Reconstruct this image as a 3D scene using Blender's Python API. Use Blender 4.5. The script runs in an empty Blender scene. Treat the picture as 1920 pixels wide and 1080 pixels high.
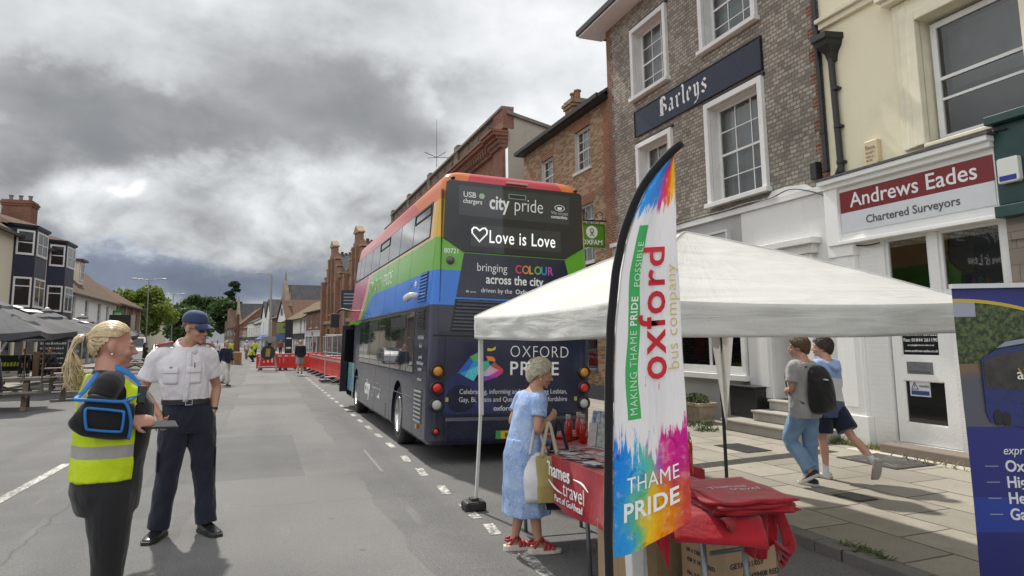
import bpy, bmesh, math, random
from mathutils import Vector, Matrix, noise
random.seed(7)
SC = bpy.context.scene
COL = SC.collection
R_ = math.radians

# ---------------------------------------------------------------- camera
cam = bpy.data.cameras.new('camera'); camo = bpy.data.objects.new('camera', cam); COL.objects.link(camo)
cam.sensor_fit = 'HORIZONTAL'; cam.sensor_width = 36.0; cam.lens = 1240.0 / 1920 * 36
cam.shift_y = -62.0 / 1920; cam.clip_end = 3000; cam.clip_start = 0.05
Mx = Matrix(((0.93598, -0.03149, -0.35065), (-0.35181, -0.12126, -0.92818), (-0.01329, 0.99212, -0.12458))).to_4x4()
Mx.translation = (0, 0, 1.6)
camo.matrix_world = Mx
SC.camera = camo
SC.view_settings.view_transform = 'Standard'; SC.view_settings.look = 'None'
SC.view_settings.exposure = 0.25; SC.view_settings.gamma = 1.0
try:
    SC.cycles.max_bounces = 8; SC.cycles.transparent_max_bounces = 12; SC.cycles.caustics_reflective = False; SC.cycles.caustics_refractive = False
except Exception: pass

# ---------------------------------------------------------------- node helper
class NT:
    def __init__(s, tree): s.t = tree; s.n = tree.nodes; s.l = tree.links
    def node(s, typ, ins=None, **kw):
        nd = s.n.new(typ)
        for k, v in kw.items(): setattr(nd, k, v)
        for k, v in (ins or {}).items(): s.set(nd, k, v)
        return nd
    def set(s, nd, k, v):
        sock = nd.inputs[k]
        if isinstance(v, bpy.types.NodeSocket): s.l.new(v, sock)
        elif v is not None:
            if sock.type == 'RGBA' and not isinstance(v, (int, float)) and len(v) == 3: v = (*v, 1)
            sock.default_value = v
    def m(s, op, a, b=None, c=None):
        nd = s.n.new('ShaderNodeMath'); nd.operation = op
        for i, v in enumerate((a, b, c)):
            if v is not None: s.set(nd, i, v)
        return nd.outputs[0]
    def add(s, a, b): return s.m('ADD', a, b)
    def sub(s, a, b): return s.m('SUBTRACT', a, b)
    def mul(s, a, b): return s.m('MULTIPLY', a, b)
    def lt(s, a, b): return s.m('LESS_THAN', a, b)
    def gt(s, a, b): return s.m('GREATER_THAN', a, b)
    def sm(s, v, a, b, o0=0.0, o1=1.0):
        nd = s.node('ShaderNodeMapRange', {'Value': v, 'From Min': a, 'From Max': b, 'To Min': o0, 'To Max': o1}); nd.interpolation_type = 'SMOOTHSTEP'; return nd.outputs[0]
    def lin(s, v, a, b, o0=0.0, o1=1.0):
        return s.node('ShaderNodeMapRange', {'Value': v, 'From Min': a, 'From Max': b, 'To Min': o0, 'To Max': o1}).outputs[0]
    def mix(s, f, a, b, blend='MIX'):
        nd = s.n.new('ShaderNodeMix'); nd.data_type = 'RGBA'; nd.blend_type = blend
        s.set(nd, 0, f); s.set(nd, 6, a); s.set(nd, 7, b); return nd.outputs[2]
    def noise(s, vec, scale, detail=3, rough=.5, out=0, dist=0):
        nd = s.node('ShaderNodeTexNoise', {'Scale': scale, 'Detail': detail, 'Roughness': rough, 'Distortion': dist})
        if vec is not None: s.l.new(vec, nd.inputs['Vector'])
        return nd.outputs[out]
    def sep(s, v):
        nd = s.node('ShaderNodeSeparateXYZ', {0: v}); return nd.outputs[0], nd.outputs[1], nd.outputs[2]
    def comb(s, x, y, z): return s.node('ShaderNodeCombineXYZ', {0: x, 1: y, 2: z}).outputs[0]
    def vm(s, op, a, b=None, sc=None):
        nd = s.n.new('ShaderNodeVectorMath'); nd.operation = op
        s.set(nd, 0, a)
        if b is not None: s.set(nd, 1, b)
        if sc is not None: s.set(nd, 'Scale', sc)
        return nd.outputs[1] if op in ('DOT_PRODUCT', 'LENGTH', 'DISTANCE') else nd.outputs[0]
    def obj(s): return s.node('ShaderNodeTexCoord').outputs['Object']

# ---------------------------------------------------------------- world: broken cloud over a blue sky
SUN_EL, SUN_DIR = 51.0, Vector((-0.14, 0.98, 0)).normalized()
w = bpy.data.worlds.new('World'); SC.world = w; w.use_nodes = True
T = NT(w.node_tree); T.n.clear()
dirv = T.node('ShaderNodeTexCoord').outputs['Generated']
sky = T.node('ShaderNodeTexSky', sky_type='NISHITA', sun_disc=False)
sky.sun_elevation = R_(SUN_EL); sky.sun_rotation = math.atan2(SUN_DIR.x, SUN_DIR.y)
sky.air_density = 1.2; sky.dust_density = 1.5
skyc = T.vm('SCALE', sky.outputs[0], sc=0.09)
dx, dy, dz = T.sep(dirv)
inv = T.m('DIVIDE', 1.0, T.add(T.m('MAXIMUM', dz, 0.0), 0.16))
qv = T.comb(dx, T.mul(dy, .8), T.mul(dz, 1.55))
n1 = T.noise(qv, 2.6, 8, .55, dist=.35); n3 = T.noise(T.vm('ADD', qv, (3.1, 1.7, .4)), 7.5, 7, .58, dist=.5)
nf = T.noise(T.vm('ADD', qv, (1.1, 5.7, 2.4)), 24.0, 5, .6, dist=.3)
wob = T.vm('SCALE', T.vm('SUBTRACT', T.noise(qv, 6.5, 6, .6, out=1), (.5, .5, .5)), sc=.15)
dw = T.vm('ADD', dirv, wob); dwx, dwy, dwz = T.sep(dw)
def blob(c, rx, rz, soft=.5):   # soft elliptical cloud mass around a direction
    ax = T.m('DIVIDE', T.sub(dwx, c[0]), rx); az = T.m('DIVIDE', T.sub(dwz, c[1]), rz)
    r = T.m('SQRT', T.add(T.mul(ax, ax), T.mul(az, az)))
    return T.mul(T.sm(r, 1.0 + soft, 1.0 - soft), T.gt(dy, 0.0))
qd = T.vm('ADD', qv, T.vm('SCALE', T.vm('SUBTRACT', T.noise(qv, 8.0, 5, .52, out=1), (.5, .5, .5)), sc=.16))
vor = T.node('ShaderNodeTexVoronoi', {'Vector': qd, 'Scale': 5.5, 'Detail': 2.0, 'Roughness': .45, 'Smoothness': .8}, feature='SMOOTH_F1').outputs['Distance']
puff = T.add(T.mul(T.sub(.5, vor), .55), T.sub(T.mul(T.sm(vor, .52, .22), .42), .2))
act = T.add(.30, T.mul(T.sm(dz, .30, .18), .75))       # crisp cumulus low down, smooth stratus overhead
lum = T.add(T.add(.79, T.mul(T.sub(n1, .5), .6)), T.mul(act, T.add(T.mul(puff, .95), T.add(T.mul(T.sub(n3, .5), .7), T.mul(T.sub(nf, .5), .22)))))
for c, rx, rz, amt in (((.03, .33), .25, .08, -.27), ((.22, .335), .14, .065, -.15), ((-.16, .29), .13, .05, -.20), ((-.29, .265), .09, .06, -.26), ((-.2, .385), .14, .05, .06), ((.38, .38), .17, .11, .22), ((.35, .30), .09, .06, .14),
                       ((-.10, .168), .30, .06, .12), ((.11, .19), .18, .08, .14), ((-.16, .085), .16, .024, -.26), ((-.0, .075), .16, .022, -.28), ((-.1, .03), .2, .018, .16)):
    lum = T.add(lum, T.mul(blob(c, rx, rz, .6), amt))
lum = T.add(lum, T.sm(T.add(dy, T.mul(dx, .8)), .1, -.4, 0, .5))      # unseen sky behind and left brightened, added as fill light for the facades
lum = T.m('MAXIMUM', lum, T.add(.30, T.mul(T.sub(lum, .30), .35))); lum = T.m('MINIMUM', lum, 1.35)
bluish = T.m('MAXIMUM', blob((-.16, .085), .18, .03, .6), blob((.0, .075), .18, .028, .6))
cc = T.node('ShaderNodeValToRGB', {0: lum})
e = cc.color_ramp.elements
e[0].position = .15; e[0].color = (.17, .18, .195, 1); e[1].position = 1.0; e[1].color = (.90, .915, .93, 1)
x_ = e.new(.45); x_.color = (.32, .33, .345, 1)
x_ = e.new(.72); x_.color = (.60, .62, .635, 1)
cl = T.mix(T.mul(bluish, .75), cc.outputs[0], T.mix(1.0, cc.outputs[0], (.78, .92, 1.2), 'MULTIPLY'))
cover = T.sm(T.add(n1, T.mul(n3, .4)), .50, .62, .93, 1.0)
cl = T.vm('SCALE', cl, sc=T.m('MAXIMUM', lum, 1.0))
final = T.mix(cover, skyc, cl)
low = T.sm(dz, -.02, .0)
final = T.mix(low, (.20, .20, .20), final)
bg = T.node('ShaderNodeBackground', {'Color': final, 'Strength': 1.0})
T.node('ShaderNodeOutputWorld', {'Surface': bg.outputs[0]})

# ---------------------------------------------------------------- sun
sl = bpy.data.lights.new('sun', 'SUN'); sl.energy = 3.9; sl.angle = R_(1.8); sl.color = (1.0, .95, .87)
so = bpy.data.objects.new('sun', sl); COL.objects.link(so)
sd = Vector((SUN_DIR.x * math.cos(R_(SUN_EL)), SUN_DIR.y * math.cos(R_(SUN_EL)), math.sin(R_(SUN_EL))))
so.rotation_euler = sd.to_track_quat('Z', 'Y').to_euler(); so.location = (0, 0, 40)

# ---------------------------------------------------------------- materials
MATS = {}
def newmat(name):
    m = bpy.data.materials.new(name); m.use_nodes = True; t = NT(m.node_tree); t.n.clear()
    out = t.node('ShaderNodeOutputMaterial'); MATS[name] = m
    return m, t, out
def pbsdf(t, out, color, rough=.6, metal=0, normal=None, spec=.5, **kw):
    b = t.node('ShaderNodeBsdfPrincipled', {'Base Color': color, 'Roughness': rough, 'Metallic': metal, 'Specular IOR Level': spec})
    for k, v in kw.items(): t.set(b, k.replace('_', ' '), v)
    if normal is not None: t.l.new(normal, b.inputs['Normal'])
    t.l.new(b.outputs[0], out.inputs[0]); return b
def bump(t, h, strength=.3, dist=.01): return t.node('ShaderNodeBump', {'Height': h, 'Strength': strength, 'Distance': dist}).outputs[0]
def mat(name, c, rough=.6, var=.15, scale=6, metal=0, bmp=0, bscale=60, spec=.5, c2=None, **kw):
    if name in MATS: return MATS[name]
    m, t, out = newmat(name); o = t.obj()
    if var:
        c2 = c2 or tuple(x * (1 - var) for x in c)
        f = t.sm(t.noise(o, scale, 5, .6), .3, .7)
        col = t.mix(f, c, c2)
    else: col = c
    nr = bump(t, t.noise(o, bscale, 4), bmp, .01) if bmp else None
    rg = t.lin(t.noise(o, scale * 2.3, 3), .3, .7, max(0.02, rough - .08), min(1, rough + .08)) if var else rough
    pbsdf(t, out, col, rg, metal, nr, spec, **kw); return m
def cloth(name, c, c2=None, rough=.85, scale=5, fold=.35, fscale=9, weave=600, sheen=.2):
    if name in MATS: return MATS[name]
    m, t, out = newmat(name); o = t.obj()
    c2 = c2 or tuple(x * .82 for x in c)
    col = t.mix(t.sm(t.noise(o, scale, 4), .3, .7), c, c2)
    ox, oy, oz = t.sep(o)
    h = t.add(t.noise(t.comb(ox, oy, t.mul(oz, .55)), fscale, 4, .55, dist=.6), t.mul(t.noise(o, weave, 1), .02))
    pbsdf(t, out, col, rough, 0, bump(t, h, fold, .03), .25, Sheen_Weight=sheen); return m
def brick_mat(name, c1, c2, mortar, bw=.225, rh=.075, ms=.010, off=.5, dirt=.25, third=None, bumpk=.5, freq=2, squash=1.0):
    if name in MATS: return MATS[name]
    m, t, out = newmat(name); o = t.obj(); x, y, z = t.sep(o)
    v = t.comb(t.add(x, y), z, 0.0)
    v = t.vm('ADD', v, t.vm('SCALE', t.vm('SUBTRACT', t.noise(o, 9, 2, out=1), (.5, .5, .5)), sc=.012))
    b = t.node('ShaderNodeTexBrick', {'Vector': v, 'Color1': c1, 'Color2': c2, 'Mortar': mortar, 'Scale': 1.0, 'Mortar Size': ms, 'Mortar Smooth': .25, 'Bias': 0.0, 'Brick Width': bw, 'Row Height': rh}, offset=off)
    col = b.outputs[0]
    if third is not None:
        w2 = t.node('ShaderNodeTexWhiteNoise', {'Vector': t.comb(t.m('FLOOR', t.m('DIVIDE', t.add(x, y), bw)), t.m('FLOOR', t.m('DIVIDE', z, rh)), 0.0)}, noise_dimensions='3D')
        col = t.mix(t.mul(t.gt(w2.outputs[0], .62), t.sub(1.0, b.outputs[1])), col, third)
    col = t.mix(t.sm(t.noise(o, .9, 5, .65), .35, .75), col, t.mix(1.0, col, (1 - dirt,) * 3, 'MULTIPLY'))
    col = t.mix(.35, col, t.mix(1.0, col, t.noise(o, 38, 3, out=1), 'MULTIPLY'))
    h = t.add(t.mul(b.outputs[1], -1.0), t.mul(t.noise(o, 55, 4), .35))
    pbsdf(t, out, col, .88, 0, bump(t, h, bumpk, .012), .2); return m
def paint_wall(name, c, dirt=(.35, .33, .28), amt=.3, brick=False, rough=.75, streak=.25):
    if name in MATS: return MATS[name]
    m, t, out = newmat(name); o = t.obj(); x, y, z = t.sep(o)
    f = t.sm(t.noise(o, 1.3, 6, .65), .5, .85, 0, amt)
    st = t.sm(t.noise(t.comb(t.mul(t.add(x, y), 7.0), 0.0, t.mul(z, .35)), 1.0, 4, .6), .55, .85, 0, streak)
    g = t.sm(t.add(z, t.lin(t.noise(o, 5, 4), 0, 1, -.25, .25)), .75, .15, 0, .35)
    col = t.mix(t.m('MINIMUM', t.add(t.add(f, st), g), .8), c, dirt)
    h = t.noise(o, 28, 5, .6)
    if brick:
        b = t.node('ShaderNodeTexBrick', {'Vector': t.comb(t.add(x, y), z, 0.0), 'Scale': 1.0, 'Mortar Size': .008, 'Mortar Smooth': .6, 'Brick Width': .225, 'Row Height': .075})
        h = t.add(t.mul(h, .4), t.mul(b.outputs[1], -1.0))
    pbsdf(t, out, col, rough, 0, bump(t, h, .35, .01), .35); return m
def tile_mat(name, c1, c2, bw=.17, rh=.11, third=(.10, .085, .05)):
    if name in MATS: return MATS[name]
    m, t, out = newmat(name); o = t.obj(); x, y, z = t.sep(o)
    b = t.node('ShaderNodeTexBrick', {'Vector': t.comb(t.add(x, y), t.mul(z, 1.3), 0.0), 'Color1': c1, 'Color2': c2, 'Mortar': tuple(v * .35 for v in c2), 'Scale': 1.0, 'Mortar Size': .012, 'Mortar Smooth': .3, 'Brick Width': bw, 'Row Height': rh})
    col = t.mix(t.sm(t.noise(o, .8, 6, .7), .45, .75, 0, .7), b.outputs[0], third)
    pbsdf(t, out, col, .9, 0, bump(t, t.add(t.mul(b.outputs[1], -1.0), t.noise(o, 20, 3)), .5, .02), .2); return m
def glass_mat(name, tint=(.75, .8, .8), refl=.06, rough=.02, boost=1.0):
    if name in MATS: return MATS[name]
    m, t, out = newmat(name)
    fr = t.node('ShaderNodeFresnel', {'IOR': 1.5}).outputs[0]
    f = t.m('MINIMUM', t.add(t.mul(fr, boost), refl), 1.0)
    nrm = bump(t, t.noise(t.obj(), 1.6, 2), .06, .05)
    g = t.node('ShaderNodeBsdfGlossy', {'Color': (1, 1, 1), 'Roughness': rough, 'Normal': nrm})
    tr = t.node('ShaderNodeBsdfTransparent', {'Color': tint})
    mx = t.node('ShaderNodeMixShader', {0: f, 1: tr.outputs[0], 2: g.outputs[0]})
    t.l.new(mx.outputs[0], out.inputs[0]); return m
def dark_glass(name, c=(.012, .014, .018), rough=.03, spec=.6):
    if name in MATS: return MATS[name]
    m, t, out = newmat(name)
    pbsdf(t, out, c, rough, 0, bump(t, t.noise(t.obj(), .9, 2), .05, .05), spec, Coat_Weight=.5, Coat_Roughness=.02); return m

# ---------------------------------------------------------------- mesh builder
class Fr:      # a plane frame: u along the face, v up, n out of the face
    def __init__(s, o, du, dv, dn): s.o = Vector(o); s.u = Vector(du); s.v = Vector(dv); s.n = Vector(dn)
    def P(s, u, v, n=0): return s.o + s.u * u + s.v * v + s.n * n
    def M(s, u, v, n=0):
        m = Matrix((s.u, s.v, s.n)).transposed().to_4x4(); m.translation = s.P(u, v, n); return m
WORLD = Fr((0, 0, 0), (1, 0, 0), (0, 1, 0), (0, 0, 1))
class MB:
    def __init__(s): s.v = []; s.f = []; s.mi = []; s.uv = {}
    def face(s, pts, mi=0):
        b = len(s.v); s.v += [tuple(p) for p in pts]; s.f.append(tuple(range(b, b + len(pts)))); s.mi.append(mi)
    def poly(s, verts, faces, mi=0):
        b = len(s.v); s.v += [tuple(p) for p in verts]
        for f in faces: s.f.append(tuple(b + i for i in f)); s.mi.append(mi)
    def fbox(s, F, u0, u1, v0, v1, n0, n1, mi=0):
        p = [F.P(u, v, n) for n in (n0, n1) for v in (v0, v1) for u in (u0, u1)]
        s.poly(p, [(0, 2, 3, 1), (4, 5, 7, 6), (0, 1, 5, 4), (2, 6, 7, 3), (0, 4, 6, 2), (1, 3, 7, 5)], mi)
    def box(s, x0, x1, y0, y1, z0, z1, mi=0): s.fbox(WORLD, x0, x1, y0, y1, z0, z1, mi)
    def bar(s, a, b, w, h=None, up=(0, 0, 1), mi=0):    # rectangular bar between two points
        a = Vector(a); b = Vector(b); h = h or w; d = (b - a); L = d.length; d.normalize()
        up = Vector(up)
        if abs(d.dot(up)) > .98: up = Vector((0, 1, 0))
        r = d.cross(up).normalized(); u2 = r.cross(d)
        s.fbox(Fr(a, d, r, u2), 0, L, -w / 2, w / 2, -h / 2, h / 2, mi)
    def tube(s, a, b, r0, r1=None, seg=12, cap=True, mi=0):
        s.chain([a, b], [r0, r0 if r1 is None else r1], seg, cap, mi, sub=1)
    def chain(s, pts, rad, seg=12, cap=True, mi=0, sub=4, ref=None, rnd=False):
        # tube through points; radii numbers or (side, front) pairs; rnd: rounded ends
        P = [Vector(p) for p in pts]; Rr = [(r, r) if isinstance(r, (int, float)) else r for r in rad]
        def cr(a, b, c, d, t): return .5 * ((2 * b) + (c - a) * t + (2 * a - 5 * b + 4 * c - d) * t * t + (3 * b - a - 3 * c + d) * t ** 3)
        Q = []; Rq = []
        for i in range(len(P) - 1):
            a, b, c, d = P[max(i - 1, 0)], P[i], P[i + 1], P[min(i + 2, len(P) - 1)]
            ra, rb, rc, rd = Rr[max(i - 1, 0)], Rr[i], Rr[i + 1], Rr[min(i + 2, len(P) - 1)]
            for k in range(sub):
                t = k / sub
                Q.append(cr(a, b, c, d, t) if sub > 1 else b.lerp(c, t))
                Rq.append(tuple(max(.0008, cr(ra[j], rb[j], rc[j], rd[j], t)) for j in (0, 1)) if sub > 1 else rb)
        Q.append(P[-1]); Rq.append(Rr[-1])
        n = len(Q); T0 = [(Q[min(i + 1, n - 1)] - Q[max(i - 1, 0)]).normalized() for i in range(n)]
        if rnd:
            q0, r0, t0 = Q[0], Rq[0], T0[0]; q1, r1, t1 = Q[-1], Rq[-1], T0[-1]
            pre = [(q0 - t0 * (max(r0) * math.sin(a)), tuple(x * math.cos(a) for x in r0), t0) for a in (1.35, 1.0, .55)]
            post = [(q1 + t1 * (max(r1) * math.sin(a)), tuple(x * math.cos(a) for x in r1), t1) for a in (.55, 1.0, 1.35)]
            Q = [p[0] for p in pre] + Q + [p[0] for p in post]; Rq = [p[1] for p in pre] + Rq + [p[1] for p in post]; T0 = [p[2] for p in pre] + T0 + [p[2] for p in post]; n = len(Q)
        ref = Vector(ref) if ref is not None else (Vector((1, 0, 0)) if abs(T0[0].x) < .8 else Vector((0, 1, 0)))
        base = len(s.v); sd = None
        for i in range(n):
            t = T0[i]; r = (ref if sd is None else sd); r = (r - t * r.dot(t))
            if r.length < 1e-4: r = t.orthogonal()
            r.normalize(); sd = r; f = t.cross(r)
            for k in range(seg):
                a = 2 * math.pi * k / seg
                s.v.append(tuple(Q[i] + r * (Rq[i][0] * math.cos(a)) + f * (Rq[i][1] * math.sin(a))))
        for i in range(n - 1):
            for k in range(seg):
                k2 = (k + 1) % seg
                s.f.append((base + i * seg + k, base + i * seg + k2, base + (i + 1) * seg + k2, base + (i + 1) * seg + k)); s.mi.append(mi)
        if cap:
            s.f.append(tuple(base + k for k in reversed(range(seg)))); s.mi.append(mi)
            s.f.append(tuple(base + (n - 1) * seg + k for k in range(seg))); s.mi.append(mi)
    def rings(s, rings, mi=0, cap=True, closed=False):      # loft through rings of equal length
        b = len(s.v); k = len(rings[0]); n = len(rings)
        for r in rings: s.v += [tuple(p) for p in r]
        for i in range(n - 1 + (1 if closed else 0)):
            i2 = (i + 1) % n
            for j in range(k):
                j2 = (j + 1) % k
                s.f.append((b + i * k + j, b + i * k + j2, b + i2 * k + j2, b + i2 * k + j)); s.mi.append(mi)
        if cap and not closed:
            s.f.append(tuple(b + j for j in reversed(range(k)))); s.mi.append(mi)
            s.f.append(tuple(b + (n - 1) * k + j for j in range(k))); s.mi.append(mi)
    def ell(s, c, r, rot=None, seg=16, rows=10, mi=0):
        c = Vector(c); rot = rot or Matrix.Identity(3); rg = []
        b = len(s.v)
        for i in range(1, rows):
            th = math.pi * i / rows
            for k in range(seg):
                a = 2 * math.pi * k / seg
                s.v.append(tuple(c + rot @ Vector((r[0] * math.sin(th) * math.cos(a), r[1] * math.sin(th) * math.sin(a), r[2] * math.cos(th)))))
        t = len(s.v); s.v.append(tuple(c + rot @ Vector((0, 0, r[2])))); s.v.append(tuple(c + rot @ Vector((0, 0, -r[2]))))
        for i in range(rows - 2):
            for k in range(seg):
                k2 = (k + 1) % seg
                s.f.append((b + i * seg + k, b + (i + 1) * seg + k, b + (i + 1) * seg + k2, b + i * seg + k2)); s.mi.append(mi)
        for k in range(seg):
            k2 = (k + 1) % seg
            s.f.append((t, b + k, b + k2)); s.mi.append(mi)
            s.f.append((t + 1, b + (rows - 2) * seg + k2, b + (rows - 2) * seg + k)); s.mi.append(mi)
    def lathe(s, prof, M=None, seg=24, mi=0):                # profile of (radius, height)
        M = M or Matrix.Identity(4)
        s.rings([[M @ Vector((max(r, .0005) * math.cos(2 * math.pi * k / seg), max(r, .0005) * math.sin(2 * math.pi * k / seg), h)) for k in range(seg)] for r, h in prof], mi)
    def prism(s, F, pts, n0, n1, mi=0):                      # polygon in the frame's plane, extruded
        k = len(pts); a = [F.P(u, v, n0) for u, v in pts]; b = [F.P(u, v, n1) for u, v in pts]
        s.poly(a + b, [tuple(reversed(range(k))), tuple(range(k, 2 * k))] + [(i, (i + 1) % k, k + (i + 1) % k, k + i) for i in range(k)], mi)
    def grid(s, fn, nu, nv, mi=0):
        b = len(s.v)
        for j in range(nv + 1):
            for i in range(nu + 1):
                s.uv[len(s.v)] = (i / nu, j / nv); s.v.append(tuple(fn(i / nu, j / nv)))
        for j in range(nv):
            for i in range(nu):
                a = b + j * (nu + 1) + i; s.f.append((a, a + 1, a + nu + 2, a + nu + 1)); s.mi.append(mi)
    def mesh(s, name, mats, smooth=False):
        me = bpy.data.meshes.new(name); me.from_pydata(s.v, [], s.f)
        for m in (mats if isinstance(mats, (list, tuple)) else [mats]): me.materials.append(m)
        if len(me.materials) > 1: me.polygons.foreach_set('material_index', s.mi)
        if s.uv:
            ul = me.uv_layers.new(name='uv')
            for lp in me.loops: ul.data[lp.index].uv = s.uv.get(lp.vertex_index, (0, 0))
        if smooth: me.polygons.foreach_set('use_smooth', [True] * len(me.polygons))
        me.update(); return me
    def build(s, name, mats, parent=None, smooth=False, bevel=0, kind=None, label=None, solid=0):
        o = link(name, s.mesh(name, mats, smooth), parent)
        if bevel:
            b = o.modifiers.new('bevel', 'BEVEL'); b.width = bevel; b.segments = 2; b.limit_method = 'ANGLE'; b.angle_limit = R_(40)
            if smooth: b.harden_normals = False
        if solid:
            d = o.modifiers.new('solid', 'SOLIDIFY'); d.thickness = solid; d.offset = 0
        if kind: o['kind'] = kind
        if label: o['label'] = label
        return o
def link(name, data, parent=None):
    o = bpy.data.objects.new(name, data); COL.objects.link(o)
    if parent is not None:
        o.parent = parent; o.matrix_parent_inverse = parent.matrix_basis.inverted()
    return o
def thing(name, label, cat, loc=(0, 0, 0), rz=0, group=None):
    o = bpy.data.objects.new(name, None); COL.objects.link(o); o.empty_display_size = .2
    o.location = loc; o.rotation_euler = (0, 0, rz); tag(o, label, cat, group); return o
def tag(o, label, cat, group=None):
    o['label'] = label; o['category'] = cat
    if group: o['group'] = group
    return o
def local(o): o.matrix_parent_inverse = Matrix.Identity(4); return o       # mesh was made in its parent's own space
def copy_tree(o, parent=None):
    c = o.copy(); COL.objects.link(c)
    if parent is not None: c.parent = parent
    for ch in list(o.children): copy_tree(ch, c)
    return c
def affine(objs, s, t):      # scale and shift whole things about the world origin
    G = Matrix.Diagonal((*s, 1)); G.translation = t
    for o in objs: o.matrix_basis = G @ o.matrix_basis
def roots(before=()):
    b = set(before); return [o for o in COL.objects if o.parent is None and o.name not in b and o.type in ('MESH', 'EMPTY') and o.get('kind') != 'structure']
def names(): return [o.name for o in COL.objects]
def zr(x): return -.03 * min(max(x, 0), 4.25)      # the road falls towards the right hand kerb
def structure(o): o['kind'] = 'structure'; return o
FONT = None
def text(s, size, M, m, name='lettering', parent=None, extrude=.002, align='CENTER', bold=0, sx=1.0, spacing=1.0, fn=None, shear=0):
    cu = bpy.data.curves.new('t', 'FONT'); cu.body = s; cu.size = size; cu.align_x = align; cu.align_y = 'TOP_BASELINE'
    cu.extrude = extrude; cu.offset = bold * size; cu.space_character = spacing; cu.resolution_u = 3; cu.shear = shear
    to = bpy.data.objects.new('t', cu); COL.objects.link(to)
    me = bpy.data.meshes.new_from_object(to.evaluated_get(bpy.context.evaluated_depsgraph_get()))
    bpy.data.objects.remove(to); bpy.data.curves.remove(cu)
    if sx != 1.0: me.transform(Matrix.Diagonal((sx, 1, 1, 1)))
    if fn:
        for v in me.vertices: v.co = fn(v.co)
    else: me.transform(M)
    me.materials.clear(); me.materials.append(m)
    return link(name, me, parent)
def join_meshes(list_of_objs, name, parent=None):
    bm = bmesh.new(); mats = []
    for o in list_of_objs:
        b0 = len(bm.faces); bm.from_mesh(o.data); bm.faces.ensure_lookup_table()
        mm = o.data.materials[0]
        if mm not in mats: mats.append(mm)
        for f in bm.faces[b0:]: f.material_index = mats.index(mm)
    me = bpy.data.meshes.new(name); bm.to_mesh(me); bm.free()
    for m in mats: me.materials.append(m)
    for o in list_of_objs: bpy.data.objects.remove(o)
    return link(name, me, parent)
def evaluated(ob):
    return bpy.data.meshes.new_from_object(ob.evaluated_get(bpy.context.evaluated_depsgraph_get()))
def boolean(ob, cutter):
    md = ob.modifiers.new('b', 'BOOLEAN'); md.object = cutter; md.operation = 'DIFFERENCE'; md.solver = 'EXACT'
    me = evaluated(ob); ob.modifiers.clear(); ob.data = me; bpy.data.objects.remove(cutter)

WHITE = mat('white_paint', (.74, .74, .72), .45, .10, 3, bmp=.08, bscale=25)
BLACK = mat('black_paint', (.014, .014, .016), .4, .2, 8)
BLACKP = mat('black_plastic', (.02, .02, .022), .5, .2, 20)
STEEL = mat('steel', (.45, .46, .47), .35, .2, 10, metal=.9)
GREYM = mat('grey_metal', (.25, .26, .27), .5, .2, 10, metal=.6)
LETW = mat('white_lettering', (.78, .78, .78), .5, 0)
LETK = mat('dark_lettering', (.02, .02, .022), .5, 0)
DARK = mat('dark_interior', (.018, .017, .016), .9, .3, 2)
GLASS = glass_mat('window_glass')
SHOPG = glass_mat('shop_glass', (.55, .58, .58), .05)
N0 = names()
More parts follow.
